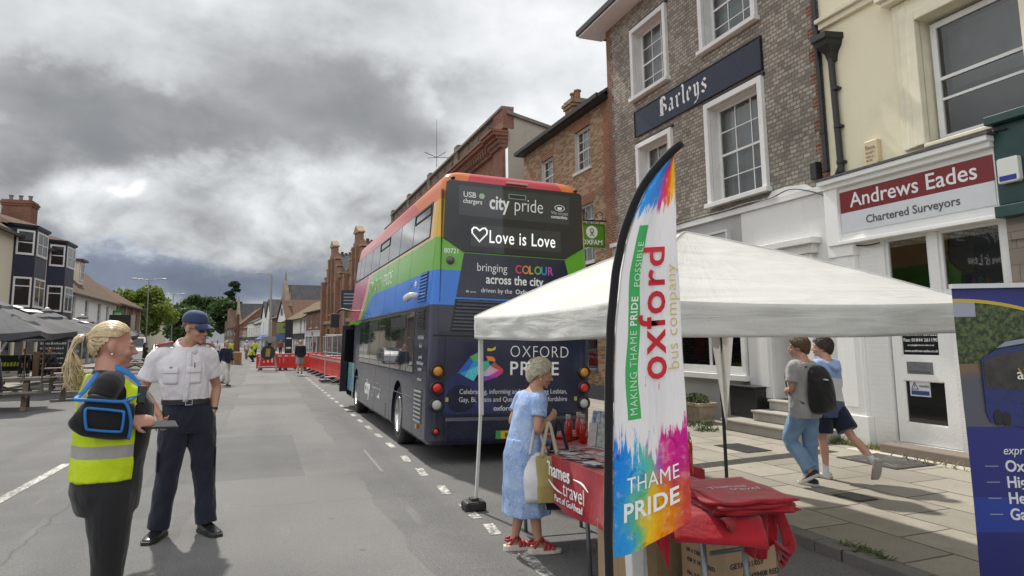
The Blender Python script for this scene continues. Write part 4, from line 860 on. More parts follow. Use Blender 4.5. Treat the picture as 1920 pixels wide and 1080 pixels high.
mb = MB(); mb.fbox(FRD, -63, -52.6, 2.3, 3.1, 0, .25); mb.build('shop_fascia', mat('fascia_blue', (.03, .06, .25), .5, .1), b3)
mb = MB(); mb.fbox(FRD, -62.5, -53.2, .3, 2.3, .02, .06); mb.build('shop_glass', DGL, b3)
b4 = house('brick_side_house', 'narrow brown brick house end with red tiled roof before the twin gables', FRD, -70, -63.2, 6.0, 9.0, 9, RB3, RT, [], 'house')
for k, uc in enumerate((-74.5, -81.5)):
    b5 = house('twin_gable_house', ('white narrow gabled house, nearer of the pair above blue awnings', 'white narrow gabled house, farther of the pair above blue awnings')[k], FRD, uc - 3.4, uc + 3.4, 6.6, 9.6, 12, WHR, SLATE, [(uc - .6, uc + .6, 3.6, 5.9)], 'house', front_gable=True, over=.2, group='white gabled pair')
    mb = MB(); mb.prism(Fr(FRD.P(uc - 3.3, 0, 0), FRD.n, FRD.v, -FRD.u), [(0, 3.2), (1.2, 2.4), (1.2, 2.2), (0, 2.9)], -6.6, 0); mb.build('awning', mat('awning_blue', (.03, .07, .30), .7), b5); mb = MB(); mb.fbox(FRD, uc - 3, uc + 3, .2, 2.2, .02, .06); mb.build('shop_glass', DGL, b5)
specs = [(-86, -98, 5.6, 7.6, WHR, SLATE, 'white shop row with dark slate roof beyond the twin gables'), (-98.3, -112, 6.2, 8.4, WHR, SLATE, 'pale terrace with black balconies far down the street'), (-112.5, -124, 5.2, 8.2, paint_wall('pink_render', (.5, .36, .28), (.3, .25, .2)), RT, 'pinkish terrace far down on the right'), (-125, -140, 6.5, 10.5, RB3, RT, 'far brown brick terrace ending the right side of the street')]
for u1, u0, e_, r_, wm_, rm_, lab in specs:
    q = house('terrace_house', lab, FRD, u0, u1, e_, r_, 9, wm_, rm_, [(u0 + (u1 - u0) * (i + .25) / 4, u0 + (u1 - u0) * (i + .7) / 4, 3.4, 5.0) for i in range(4)], 'house', rows=2, cols=2); shopfront(q, FRD, u0 + .3, u1 - .3, 2.9, WHR, FASC, 5)
# stepped brown brick range and stone church far back
tw = thing('brick_tower_house', 'stepped brown brick frontage with battlements at the far end of the street', 'building', FRD.P(-160, 0, 0)); mb = MB()
for a, b, z in ((-186, -176, 8.0), (-176, -166, 11.5), (-166, -152, 9.0), (-152, -142, 7.0)):
    mb.fbox(FRD, a, b, 0, z, -9, 0)
    k = a
    while k < b: mb.fbox(FRD, k, k + .8, z, z + .7, -.5, .0); k += 1.6
mb.build('wall', brick_mat('far_brick', (.28, .17, .12), (.22, .13, .09), (.3, .24, .2)), tw)
for a in (-182, -173, -169, -161, -156, -147):
    for b, c, d in ((1.6, 3.8, 6.2), (2, .8, 2.8)): mb = MB(); mb.fbox(FRD, a, a + b, c, d, .01, .05); mb.build('window', DGL, tw)
def church(name, lab, o, du, w_, eave, ridge, length, spire=True):
    du = Vector(du).normalized(); F = Fr(o, du, (0, 0, 1), du.cross(Vector((0, 0, 1)))); c = thing(name, lab, 'church', o); mb = MB()
    CS = brick_mat('church_stone', (.42, .35, .25), (.32, .27, .19), (.28, .24, .18), .5, .25, .01)
    mb.prism(F, [(0, 0), (w_, 0), (w_, eave), (w_ + .5, eave + .3), (w_ / 2, ridge + .9), (-.5, eave + .3), (0, eave)], -.6, 0); mb.fbox(F, 0, w_, 0, eave, -length, -.6)
    mb.fbox(F, -.7, 0, 0, eave + 1.0, -1.0, .2); mb.fbox(F, w_, w_ + .7, 0, eave + 1.0, -1.0, .2); mb.build('stone_wall', CS, c)
    mb = MB(); mb.poly([F.P(-.4, eave, -.6), F.P(w_ / 2, ridge, -.6), F.P(w_ + .4, eave, -.6), F.P(-.4, eave, -length), F.P(w_ / 2, ridge, -length), F.P(w_ + .4, eave, -length)], [(0, 1, 4, 3), (1, 2, 5, 4)]); mb.build('roof', SLATE, c)
    mb = MB()
    for u in (-.35, w_ + .35): mb.rings([[F.P(u + a * s_, v, -.45 + b * s_) for a, b in ((-.6, -.6), (.6, -.6), (.6, .6), (-.6, .6))] for v, s_ in ((eave + 1.0, .58), (eave + 1.2, .45), (eave + 3.2, .04))])
    mb.chain([F.P(w_ / 2, ridge + .7, -.3), F.P(w_ / 2, ridge + 2.2, -.3)], [.18, .05], 6, sub=1); mb.fbox(F, w_ / 2 - .5, w_ / 2 + .5, ridge + 1.6, ridge + 1.78, -.4, -.2); mb.build('pinnacle', CS, c)
    mb = MB(); mb.prism(F, [(w_ / 2 - 1.5, eave - 3), (w_ / 2 + 1.5, eave - 3), (w_ / 2 + 1.5, eave), (w_ / 2, eave + 2.4), (w_ / 2 - 1.5, eave)], .01, .06); mb.build('lancet_window', DGL, c)
church('stone_church', 'stone church gable with pinnacles and long slate roof above the shops', (2.5, 120.5, 0), (.10, -.995, 0), 8.2, 6.6, 11.3, 42)
church('far_chapel', 'small distant chapel with steep slate roof beyond the terrace', (-7.6, 213, 0), (.12, -.993, 0), 8.5, 7.5, 13.0, 11)

affine(roots(N0), (.88, .877, .88), (8.4 - 9.28 * .88, 0, -.16))
N0 = names()

hs.location.x += .42; rb.scale.z *= .96
gh.scale.z *= .91
# ================================================================ left side of the street
CRW = paint_wall('cream_render', (.72, .67, .53), (.36, .32, .25), .22); BAYB = mat('bay_navy', (.018, .022, .05), .45, .2, 5)
lp = house('bay_window_pub', 'cream pub with two navy bay windows rising through its tiled roof', FL, 30, 53.6, 6.9, 9.6, 9, CRW, RT, [], 'pub', over=.35)
chimney(lp, -16.0, 53.0, 7.6, 10.2, 1.7, 1.4, RB2, 3, 'x', mat('pot_grey', (.22, .17, .14), .8))
for uc, lab in ((44.2, 'n'), (50.3, 'f')):
    plan = [(uc - 1.75, 0), (uc - 1.05, .85), (uc + 1.05, .85), (uc + 1.75, 0)]
    def ring(v, k=1.0): return [FL.P(uc + (u - uc) * k, v, n * k) for u, n in plan] + [FL.P(uc + 1.75, v, -.4), FL.P(uc - 1.75, v, -.4)]
    mb = MB(); mb.rings([ring(2.6, .85), ring(2.9), ring(7.2), ring(7.25, 1.12), ring(7.36, 1.14)]); rf_ = MB(); rf_.poly([FL.P(uc - 2.0, 7.37, -.6)] + [FL.P(uc + (u - uc) * 1.14, 7.37, n * 1.14) for u, n in plan] + [FL.P(uc + 2.0, 7.37, -.6), FL.P(uc + .6, 8.3, -2.2), FL.P(uc - .6, 8.3, -2.2)], [(0, 1, 7), (1, 2, 7), (2, 3, 6, 7), (3, 4, 6), (4, 5, 6)])
    bay = mb.build('bay', BAYB, lp); rf_.build('bay_roof', RT, bay)
    for (p, q) in zip(plan, plan[1:]):
        a = FL.P(p[0], 0, p[1]); d = FL.P(q[0], 0, q[1]) - a; L = d.length; d.normalize(); F_ = Fr(a, d, (0, 0, 1), d.cross(Vector((0, 0, 1))))
        for v0, v1 in ((3.25, 4.75), (5.85, 7.1)):
            sash(bay, F_, .1, L - .1, v0, v1, 2 if L > 1.5 else 1, 2, .06, fw=.09, bar=.06, glass=DGL, split=.7 if v0 < 5 else .5)
    mb = MB(); mb.tube(FL.P(uc + 2.5, 3, .08), FL.P(uc + 2.5, 6.5, .08), .05, seg=8); mb.tube(FL.P(uc + 2.5, 6.5, .08), FL.P(uc + 2.2, 6.8, .35), .05, seg=8); mb.build('downpipe', BLACK, bay)
mb = MB(); mb.fbox(FL, 31, 53, .5, 2.3, .02, .06); mb.build('pub_window', DGL, lp); mb = MB()
for k in range(12): mb.fbox(FL, 31 + k * 2, 31.35 + k * 2, 0, 2.3, .02, .14)
mb.fbox(FL, 30.5, 53.3, 2.3, 2.65, 0, .2); mb.fbox(FL, 31, 53, 0, .5, .0, .1); mb.build('pub_front', CRW, lp)
lw = house('white_dormer_house', 'long white house with brown tiled roof and two dormers next to the pub', FL, 53.7, 70.5, 4.9, 8.7, 9, WHR, tile_mat('brown_tile_roof', (.17, .105, .07), (.12, .075, .05)), [(54.9, 56.0, 2.75, 4.55), (58.8, 60.0, 2.7, 4.5), (63.0, 64.3, 2.7, 4.45), (66.3, 67.4, 2.7, 4.4)], 'house', fm=SASHG, cols=2, rows=4, over=.4)
for uc in (55.2, 60.4):
    mb = MB(); mb.fbox(FL, uc - .75, uc + .75, 5.6, 7.25, -3.2, -.75); mb.build('dormer_cheek', CRW, lw); sash(lw, FL, uc - .6, uc + .6, 5.85, 7.15, 3, 2, -.68, fw=.08, bar=.05, glass=DGL, name='dormer_window'); mb = MB(); mb.fbox(FL, uc - .95, uc + .95, 7.25, 7.4, -3.4, -.5); mb.build('dormer_roof', FASC, lw)
mb = MB(); mb.fbox(FL, 54.2, 70, .4, 2.1, .02, .06); mb.build('shop_glass', DGL, lw); mb = MB(); mb.fbox(FL, 53.9, 70.3, 2.15, 2.5, 0, .3)
for k in range(9): mb.fbox(FL, 54 + k * 2, 54.3 + k * 2, 0, 2.15, .02, .14)
mb.build('shop_front', mat('shop_beige', (.45, .42, .36), .6), lw)
sgp = thing('hanging_sign', 'small green hanging sign projecting from the long white house', 'sign', FL.P(68.2, 3.7, .6)); mb = MB(); mb.box(-12.85, -12.0, 68.17, 68.23, 3.45, 4.1); mb.build('board', mat('pub_green', (.05, .20, .05), .5), sgp); mb = MB(); mb.tube((-13, 68.2, 4.2), (-11.95, 68.2, 4.2), .025, seg=6); mb.build('bracket', BLACK, sgp); mb = MB(); mb.box(-12.7, -12.15, 68.16, 68.168, 3.65, 3.9); mb.build('panel', mat('pub_pale', (.4, .5, .3), .5), sgp)
lb_ = house('brick_pilaster_house', 'low red brick house with white pilasters beyond the long white house', FL, 70.6, 84, 4.9, 7.4, 9, RB, RT, [(72.8, 73.7, 2.6, 4.2), (76.5, 77.5, 2.6, 4.2), (80.4, 81.4, 2.6, 4.2)], 'house', fm=SASHG, over=.4)
mb = MB()
for u in (70.8, 74.8, 78.8, 82.8): mb.fbox(FL, u, u + .5, 0, 4.7, .0, .1)
mb.build('pilaster', mat('pale_stone', (.36, .32, .26), .85, .3, 3), lb_)
affine(roots(N0), (1, 1.02, 1.125), (0, .3, 0)); N0 = names()
# far left ends of the street
for u0, u1, e_, r_, wm_, rm_, lab in ((100, 116, 5.5, 8.5, RB3, RT, 'brick house half hidden beyond the bright green street tree'), (118, 150, 5, 8, CRW, RT2, 'cream house far down the left side behind the trees')):
    house('street_house', lab, Fr((-18, 0, 0), (0, 1, 0), (0, 0, 1), (1, 0, 0)), u0, u1, e_, r_, 9, wm_, rm_, [(u0 + 2, u0 + 3.4, 3, 4.4), (u0 + 7, u0 + 8.4, 3, 4.4)], 'house')

# ================================================================ trees
def leafmat(name, c, c2, c3):
    m, t, out = newmat(name); o = t.obj()
    col = t.mix(t.sm(t.noise(o, .55, 4), .35, .65), c, c2); col = t.mix(t.sm(t.noise(o, 4.0, 3), .5, .75, 0, .7), col, c3)
    b = t.node('ShaderNodeBsdfPrincipled', {'Base Color': col, 'Roughness': .6, 'Specular IOR Level': .3}); tr = t.node('ShaderNodeBsdfTranslucent', {'Color': t.mix(.5, col, c3)}); mx = t.node('ShaderNodeMixShader', {0: .3, 1: b.outputs[0], 2: tr.outputs[0]}); t.l.new(mx.outputs[0], out.inputs[0]); return m
LF1 = leafmat('bright_leaves', (.10, .155, .025), (.14, .20, .03), (.20, .24, .05)); LF2 = leafmat('dark_leaves', (.045, .085, .028), (.06, .11, .032), (.09, .15, .045)); LF3 = leafmat('cedar_needles', (.03, .055, .034), (.04, .07, .04), (.06, .09, .045))
BARK = mat('bark', (.09, .07, .05), .9, .4, 8, bmp=.5, bscale=20)
def tree(lab, x, y, h, rx, m_, trunk=.3, clear=.3, n=5200, leaf=.3, seed=0, shape='round', name='street_tree', group=None, z=0):
    rnd = random.Random(seed); t = thing(name, lab, 'tree', (x, y, z), group=group); mb = MB()
    mb.chain([(x, y, z), (x + .1, y, z + h * .3), (x - .05, y + .1, z + h * .6), (x, y, z + h * .9)], [trunk, trunk * .8, trunk * .5, trunk * .12], 8)
    cl = []
    for i in range(26 if shape == 'round' else 34):
        if shape == 'round':
            a = rnd.random() * 6.28; ph = rnd.uniform(-.55, 1.25); rr = rx * rnd.uniform(.45, .95) * math.cos(ph * .9); c = Vector((x + math.cos(a) * rr, y + math.sin(a) * rr, z + h * clear + (h * (1 - clear)) * (.42 + .42 * math.sin(ph)))); s_ = rx * rnd.uniform(.28, .48)
        else:
            f = rnd.random(); a = rnd.random() * 6.28; rr = rx * (1 - .72 * f) * rnd.uniform(.3, 1.0); c = Vector((x + math.cos(a) * rr, y + math.sin(a) * rr, z + h * (.2 + .76 * f))); s_ = rx * rnd.uniform(.16, .3) * (1.1 - .5 * f)
        cl.append((c, s_)); mid = Vector((x, y, z + h * clear + (c.z - z - h * clear) * .4)); mb.chain([mid, mid.lerp(c, .6) + Vector((0, 0, -.1)), c], [trunk * .3, trunk * .16, trunk * .05], 5, sub=2)
    mb.build('trunk', BARK, t, smooth=True); mb = MB()
    for k, (c, s_) in enumerate(cl): leaves(mb, c, (s_, s_, s_ * (.75 if shape == 'round' else .5)), n // len(cl), leaf, seed * 100 + k)
    mb.build('crown', m_, t); return t
tree('bright green rounded street tree beyond the long white house', -14.6, 93, 8.3, 3.9, LF1, .22, .22, 9000, .30, 11)
tree('second pale green tree behind the bright green street tree', -17.5, 99, 7.4, 3.4, LF1, .2, .22, 5000, .30, 12)
tree('mid green tree further down behind the bright green street tree', -12.2, 125, 7.5, 3.8, LF2, .25, .2, 4500, .36, 13)
tree('large dark rounded tree at the far end above the roofs', -15.8, 215, 16.5, 7.2, LF2, .5, .1, 9000, .62, 14, name='tall_tree')
tree('dark spreading tree left of the large far tree', -22, 200, 11.5, 6.0, LF2, .4, .1, 5500, .55, 15, name='tall_tree')
tree('dark green tree filling the street end below the large far tree', -16.5, 178, 9, 5.2, LF2, .4, .06, 6000, .45, 16, name='tall_tree')
tree('tall dark cedar with ragged top beyond the chapel roof', -9.5, 240, 23.0, 5.4, LF3, .5, .2, 8000, .6, 17, 'cone', 'cedar_tree')
for k, (x, y, h) in enumerate(((-30, 160, 8), (-40, 170, 9), (40, 260, 12), (25, 280, 12))): tree(('dark hedge tree far behind the left houses', 'second dark tree far behind the left houses', 'distant tree behind the right hand shops', 'second distant tree behind the right hand shops')[k], x, y, h, 6, LF2, .4, .1, 2600, .6, 30 + k, name='tall_tree')

affine([o for o in roots(N0) if o.location.x < -10], (1.02, 1.02, 1.07), (0, 0, 0)); N0 = names()
# ================================================================ street lamps
def lamp(lab, x, y, h, arms, m_=GREYM, r=.09):
    t = thing('street_lamp', lab, 'street lamp', (x, y, 0), group='street lamps'); mb = MB(); mb.chain([(x, y, 0), (x, y, h * .25), (x, y, h)], [r * 1.3, r, r * .6], 10, sub=2); mb.build('pole', m_, t)
    for d in arms:
        mb = MB(); mb.chain([(x, y, h - .05), (x + d * .5, y, h + .08), (x + d * 1.1, y, h + .12)], [.04, .035, .03], 8); ar = mb.build('arm', m_, t); mb = MB(); mb.ell((x + d * 1.4, y, h + .12), (.42, .13, .06)); mb.build('lantern', m_, ar, smooth=True)
lamp('slim grey double arm street lamp in front of the bright green tree', -11.5, 80, 7.9, (-1, 1))
lamp('farther thin double arm street lamp behind the bright green tree', -13.4, 118, 8.8, (-1, 1))
lamp('stout pale street lamp post before the white gabled houses', .95, 88, 9.4, (-1,), mat('concrete_post', (.30, .29, .25), .8, .2), .15)

affine(roots(N0), (1, 1, 1.05), (0, 0, 0)); N0 = names()
# ================================================================ pub garden: picnic tables, parasols, boards
WOOD = mat('weathered_wood', (.17, .135, .105), .85, .35, 5, bmp=.4, bscale=14, c2=(.10, .078, .06)); WOODT = mat('grey_wood', (.24, .205, .17), .8, .35, 4, bmp=.3, bscale=12, c2=(.15, .125, .10))
def picnic(lab, x, y, rz):
    t = thing('picnic_table', lab, 'picnic table', (x, y, 0), rz, 'picnic tables outside the pub')
    mb = MB()
    for k in range(5): mb.box(-.92, .92, -.36 + k * .146, -.36 + k * .146 + .136, .72, .76)
    mb.box(-.62, -.54, -.34, .34, .66, .718); mb.box(.54, .62, -.34, .34, .66, .718); local(mb.build('tabletop', WOODT, t, bevel=.006))
    for s_ in (-1, 1):
        mb = MB()
        for k in range(2): mb.box(-.92, .92, s_ * .72 - .15 + k * .15, s_ * .72 - .15 + k * .15 + .14, .43, .47)
        local(mb.build('bench', WOODT, t, bevel=.006))
    for xx in (-.66, .66):
        for s_ in (-1, 1): mb = MB(); mb.bar((xx, s_ * .24, .72), (xx, s_ * .74, 0.0), .045, .11, up=(1, 0, 0)); local(mb.build('leg', WOOD, t))
        mb = MB(); mb.box(xx + .03, xx + .075, -.86, .86, .33, .428); mb.bar((xx * .94, 0, .36), (0, 0, .66), .05, .07, up=(0, 1, 0)); local(mb.build('rail', WOOD, t))
    return t
p1 = picnic('brown picnic table nearest the left edge beneath the first grey parasol', -5.45, 18.4, R_(12))
for lab, x, y, a in (('brown picnic table just behind the woman in the yellow vest', -4.25, 21.6, 14), ('brown picnic table behind the first one, below the black banner', -7.4, 23.2, 8), ('brown picnic table in the second row by the chalkboard menu', -5.6, 26.2, 10), ('farther picnic table seen between the two people in front', -4.55, 30.5, 12), ('picnic table far back near the seated woman in black', -5.6, 37.5, 10)):
    c = copy_tree(p1); c.location = (x, y, 0); c.rotation_euler = (0, 0, R_(a)); c['label'] = lab
PAR1 = cloth('parasol_canvas', (.085, .087, .095), (.068, .07, .076), .85, 3, .2, 5)
def parasol(lab, x, y, r=1.85, apex=2.78, edge=2.08, logo=True, rot=.3):
    t = thing('parasol', lab, 'parasol', (x, y, 0), rot, 'grey parasols over the picnic tables'); mb = MB(); mb.tube((0, 0, 0), (0, 0, apex + .02), .026, seg=10); local(mb.build('pole', mat('parasol_pole', (.22, .15, .09), .5, .2), t))
    mb = MB(); n = 8; rg = []
    for f in (.10, .28, .3, .55, .8, 1.0):
        ring = []
        for k in range(n * 6):
            a = 2 * math.pi * k / (n * 6); q = (k % 6) / 6; sag = 1 - .1 * math.sin(math.pi * q) * f ** 2; rr = r * f * (math.cos(math.pi / n) / math.cos((a % (2 * math.pi / n)) - math.pi / n)) / math.cos(math.pi / n) * .94 * sag
            z = apex - (apex - edge) * (f ** .92) - .06 * math.sin(math.pi * q) * f + (.06 if f < .29 else 0); ring.append((rr * math.cos(a), rr * math.sin(a), z))
        rg.append(ring)
    rg.append([(p[0] * 1.0, p[1] * 1.0, p[2] - .13 - .03 * math.sin(i * 1.3)) for i, p in enumerate(rg[-1])])
    mb.rings(rg, cap=False); mb.lathe([(.03, .1), (.2, .02), (.2, -.02)], Matrix.Translation((0, 0, apex)), 12); can = local(mb.build('canopy', PAR1, t, solid=.008))
    for k in range(n):
        a = 2 * math.pi * k / n; mb = MB(); mb.tube((0, 0, apex - .75), (r * .55 * math.cos(a), r * .55 * math.sin(a), apex - .47), .01, seg=5); mb.tube((0, 0, apex - .06), (r * .93 * math.cos(a), r * .93 * math.sin(a), edge - .02), .011, seg=5); rb_ = local(mb.build('rib', BLACK, t)); mb = MB(); mb.ell((r * .945 * math.cos(a), r * .945 * math.sin(a), edge), (.06, .06, .035), seg=8, rows=6); mb.build('rib_cap', LETW, rb_, smooth=True)
    mb = MB(); mb.ell((0, 0, apex + .09), (.07, .07, .05), seg=8, rows=6); local(mb.build('finial', LETW, t, smooth=True))
    if logo:
        a = -2 * math.pi / 8 * .5; F_ = Fr((0, 0, apex), (-math.sin(a), math.cos(a), 0), (-math.cos(a) * .93, -math.sin(a) * .93, .36), (math.cos(a) * .36, math.sin(a) * .36, .93)); mb = MB()
        mb.prism(F_, [(-.3, -1.2), (.32, -1.2), (.32, -1.02), (-.3, -1.02)], .07, .08); mb.prism(F_, [(-.12 + .16 * math.cos(k), -.86 + .1 * math.sin(k)) for k in (0, 1, 2, 3, 4, 5)], .07, .08); local(mb.build('printed_logo', LETW, t))
    mb = MB(); mb.lathe([(.26, 0), (.26, .07), (.06, .1), (.05, .3)], None, 16); local(mb.build('base', mat('concrete_base', (.25, .24, .23), .8), t)); return t
parasol('large grey parasol at the far left above the nearest picnic table', -5.9, 19.0, 1.85, 2.62, 1.80, rot=.1); parasol('second grey parasol behind the large one, over the middle tables', -6.0, 24.2, 1.85, 2.5, 1.78, rot=.35)
parasol('third grey parasol directly behind the blonde woman', -6.3, 30.0, 1.9, 2.5, 1.8, rot=.2, logo=False); parasol('small far grey parasol below the bright green tree', -8.2, 46, 1.5, 2.7, 2.05, False); parasol('fourth grey parasol far behind near the pub wall', -8.8, 33, 1.9, 2.55, 1.85, False)
bn = thing('garden_banner', 'black cloth banner with yellow marks tied between two wooden posts', 'banner', (-9.9, 35.5, .09)); mb = MB(); mb.grid(lambda a, b: (-10.9 + 1.8 * a, 35.5 + .03 * math.sin(a * 9), .35 + .75 * b), 12, 4); bb = mb.build('cloth', cloth('banner_black', (.018, .02, .02)), bn); mb = MB()
for x in (-11.05, -8.95): mb.box(x - .12, x + .12, 35.4, 35.6, .09, 1.25)
mb.build('post', mat('post_wood', (.30, .20, .12), .7, .3, 4), bn); YL = mat('banner_yellow', (.42, .48, .03), .6, 0); mb = MB()
for k in range(9): mb.prism(Fr((0, 35.44, 0), (1, 0, 0), (0, 0, 1), (0, -1, 0)), [(-10.5 + k * .13, .58), (-10.41 + k * .13, .58), (-10.40 + k * .13, .74 + .03 * (k % 3)), (-10.49 + k * .13, .76)], 0, .004)
mb.build('yellow_marks', YL, bb)
cbs = thing('chalkboard_menu', 'tall black chalkboard menu with white writing standing by the picnic tables', 'sign', (-8.6, 35.8, .09)); F_ = Fr((-8.6, 35.8, .09), (1, 0, 0), (0, .14, .99), (0, -.99, .14)); mb = MB(); mb.fbox(F_, -.62, .62, 0, 1.75, 0, .05); q = mb.build('board', CHK, cbs); mb = MB(); mb.bar(F_.P(-.5, 1.6, -.02), (-9.0, 36.5, .09), .05); mb.bar(F_.P(.5, 1.6, -.02), (-8.2, 36.5, .09), .05); mb.build('back_leg', WOOD, cbs); mb = MB(); rnd = random.Random(2)
for r_ in range(6):
    u = -.52
    while u < .5: k = rnd.uniform(.03, .09); mb.fbox(F_, u, u + k, 1.5 - r_ * .24, 1.5 - r_ * .24 + rnd.uniform(.06, .11), .05, .054); u += k + rnd.uniform(.01, .04)
mb.build('chalk_writing', mat('chalk', (.45, .46, .46), .9, .3, 60), q)
pg = thing('glass', 'amber pint glass standing on the nearest left picnic table', 'glass', (-6.1, 18.25, .76)); mb = MB(); mb.lathe([(.032, 0), (.045, .14), (.04, .145), (.028, .01)], Matrix.Translation((-6.1, 18.25, .762)), 14); mb.build('tumbler', mat('amber_drink', (.30, .12, .02), .15, .1), pg, smooth=True)
gsg = thing('street_sign', 'black square pub sign on a pale post beneath the street tree', 'sign', (-9.6, 60, 0)); mb = MB(); mb.box(-9.35, -9.05, 59.9, 60.1, 0, 4.0); mb.build('post', mat('pale_stone', (.36, .32, .26), .85), gsg); mb = MB(); mb.box(-11.0, -9.4, 59.95, 60.05, 2.8, 4.0); mb.build('board', BLACK, gsg)
# ---- parked vehicles seen between the two people
def car(name, lab, x, y, rz, L, W, H, col, van=False):
    t = thing(name, lab, 'van' if van else 'car', (x, y, 0), rz); mb = MB(); hw = W / 2
    prof = ([(-L / 2, .35), (-L / 2, H * .96), (-L / 2 + .1, H), (L / 2 - 1.5, H), (L / 2 - .75, .62 * H), (L / 2 - .05, .52 * H), (L / 2, .35)] if van else [(-L / 2, .35), (-L / 2, .6 * H), (-L / 2 + .25, .66 * H), (-L / 2 + .75, H * .97), (-L / 2 + 1.1, H), (L / 2 - 1.9, H), (L / 2 - 1.05, .66 * H), (L / 2 - .1, .53 * H), (L / 2, .35)])
    rg = []
    for k, (yy, ins) in enumerate(((-1, .12), (-.93, .02), (.93, .02), (1, .12))): rg.append([(px_ * (1 - ins * .15), yy * hw * (1 if pz < .6 * H else .9), .2 + (pz - .2) * (1 - ins * .2)) for px_, pz in prof] + [(L / 2, yy * hw, .22), (-L / 2, yy * hw, .22)])
    mb.rings(rg); local(mb.build('body', mat('car_' + name + lab[:4], col, .25, .05, 2, Coat_Weight=.8), t, bevel=.03))
    mb = MB()
    for s_ in (-1, 1):
        Fs = Fr((0, s_ * hw * .93, 0), (1, 0, 0), (0, 0, 1), (0, s_, 0)); top = H * .92; lo = H * .62
        if van: mb.prism(Fs, [(L / 2 - 1.9, lo), (L / 2 - 1.0, lo), (L / 2 - 1.55, top), (L / 2 - 1.9, top)], 0, .05)
        else: mb.prism(Fs, [(-L / 2 + .6, lo + .08), (L / 2 - 1.25, lo + .08), (L / 2 - 1.95, top), (-L / 2 + 1.05, top)], -.02, .03)
    Ff = Fr((L / 2 - 1.12 if van else L / 2 - 1.5, 0, H * .8), (0, 1, 0), Vector((-.62, 0, .78)), Vector((.78, 0, .62))); mb.fbox(Ff, -hw * .75, hw * .75, -.4, .38, .03, .06)
    Fb = Fr((-L / 2 + (.0 if van else .48), 0, H * .8), (0, -1, 0), Vector((0 if van else .5, 0, 1)).normalized(), Vector((-1, 0, 0 if van else .5)).normalized()); mb.fbox(Fb, -hw * .72, hw * .72, -.2, .2, .01, .05); local(mb.build('window', dark_glass('dark_window2', (.02, .022, .026)), t))
    for xx in (-L / 2 + .8, L / 2 - .85):
        for s_ in (-1, 1): mb = MB(); Mw = Matrix.Translation((xx, s_ * (hw - .1), .32)) @ Matrix.Rotation(math.pi / 2, 4, 'X'); mb.lathe([(.18, -.1), (.31, -.1), (.325, -.06), (.325, .06), (.31, .1), (.18, .1)], Mw, 20); wh = local(mb.build('wheel', BLACKP, t)); mb = MB(); mb.lathe([(.01, .105 * -s_), (.19, .1 * -s_), (.19, .06 * -s_)], Mw, 16); mb.build('rim', STEEL, wh)
    for s_ in (-1, 1): mb = MB(); mb.ell((L / 2 - .12, s_ * hw * .72, .5 * H), (.1, .16, .08)); local(mb.build('headlight', mat('headlamp', (.6, .6, .6), .1), t, smooth=True))
    return t
car('parked_van', 'white van parked behind the person in black on the left', -8.0, 52, R_(-80), 4.9, 1.9, 2.0, (.62, .63, .64), True); car('parked_car', 'silver car parked past the white van on the left', -6.9, 60, R_(-85), 4.2, 1.75, 1.5, (.40, .42, .44)); car('parked_car', 'dark blue car parked farthest down on the left', -8.6, 72, R_(-88), 4.2, 1.75, 1.5, (.02, .03, .07)); car('parked_car', 'black car parked behind the mesh fence panels by the brick shop', 6.0, 60, R_(92), 4.3, 1.8, 1.5, (.02, .02, .022))
car('parked_car', 'grey car parked behind the mesh fence near the gothic hall', 6.9, 54, R_(92), 4.3, 1.8, 1.5, (.12, .12, .13))

for o in roots(N0):
    o.location.x *= 1.12; o.location.y *= 1.08
    if o['category'] == 'parasol': o.scale = (1.07, 1.07, 1.07)
N0 = names()
# ================================================================ barriers and street works
RED = mat('barrier_red', (.66, .035, .025), .4, .12, 4); BWH = mat('barrier_white', (.6, .6, .58), .5, .15, 8)
def barrier(lab, x, y, rz):
    t = thing('plastic_barrier', lab, 'barrier', (x, y, 0), rz, 'red plastic road barriers'); mb = MB(); F_ = Fr((0, 0, 0), (1, 0, 0), (0, 0, 1), (0, -1, 0))
    slots = [(-.84 + k * .245, -.84 + k * .245 + .065, .48, .76) for k in range(8)]
    for n in (.03, -.03): holed(mb, F_, -1.0, 1.0, .13, 1.0, slots, .06 if n > 0 else .0, 0, 0, n)
    mb.fbox(F_, -1.0, 1.0, .94, 1.0, -.05, .05); mb.fbox(F_, -1.0, 1.0, .13, .2, -.045, .045); mb.fbox(F_, -1.02, -.96, .13, 1.0, -.04, .04); mb.fbox(F_, .96, 1.02, .13, 1.0, -.04, .04); local(mb.build('panel', RED, t, bevel=.012))
    mb = MB(); mb.fbox(F_, -.95, .95, .82, .93, .035, .042); mb.fbox(F_, -.95, .95, .82, .93, -.042, -.035); st = local(mb.build('reflective_strip', mat('strip_red', (.5, .12, .1), .4), t)); mb = MB()
    for k in range(5): mb.fbox(F_, -.9 + k * .4, -.7 + k * .4, .83, .92, .042, .046); mb.fbox(F_, -.9 + k * .4, -.7 + k * .4, .83, .92, -.046, -.042)
    mb.build('white_blocks', BWH, st)
    for u in (-.75, .75): mb = MB(); mb.prism(Fr((u, 0, 0), (0, 1, 0), (0, 0, 1), (1, 0, 0)), [(-.36, 0), (.36, 0), (.36, .05), (.06, .16), (-.06, .16), (-.36, .05)], -.07, .07); local(mb.build('foot', BLACKP, t))
    return t
b0 = barrier('red barrier at the near end of the row, nearest the bus door', 3.32, 29.2, R_(94))
ord_ = ('second', 'third', 'fourth', 'fifth', 'sixth', 'seventh')
for k in range(6):
    c = copy_tree(b0); c.location = (3.28 - .045 * (k + 1) * 1.5, 29.2 + 2.1 * (k + 1), 0); c.rotation_euler = (0, 0, R_(93.5)); c['label'] = 'red barrier, %s from the bus in the long row along the road' % ord_[k]
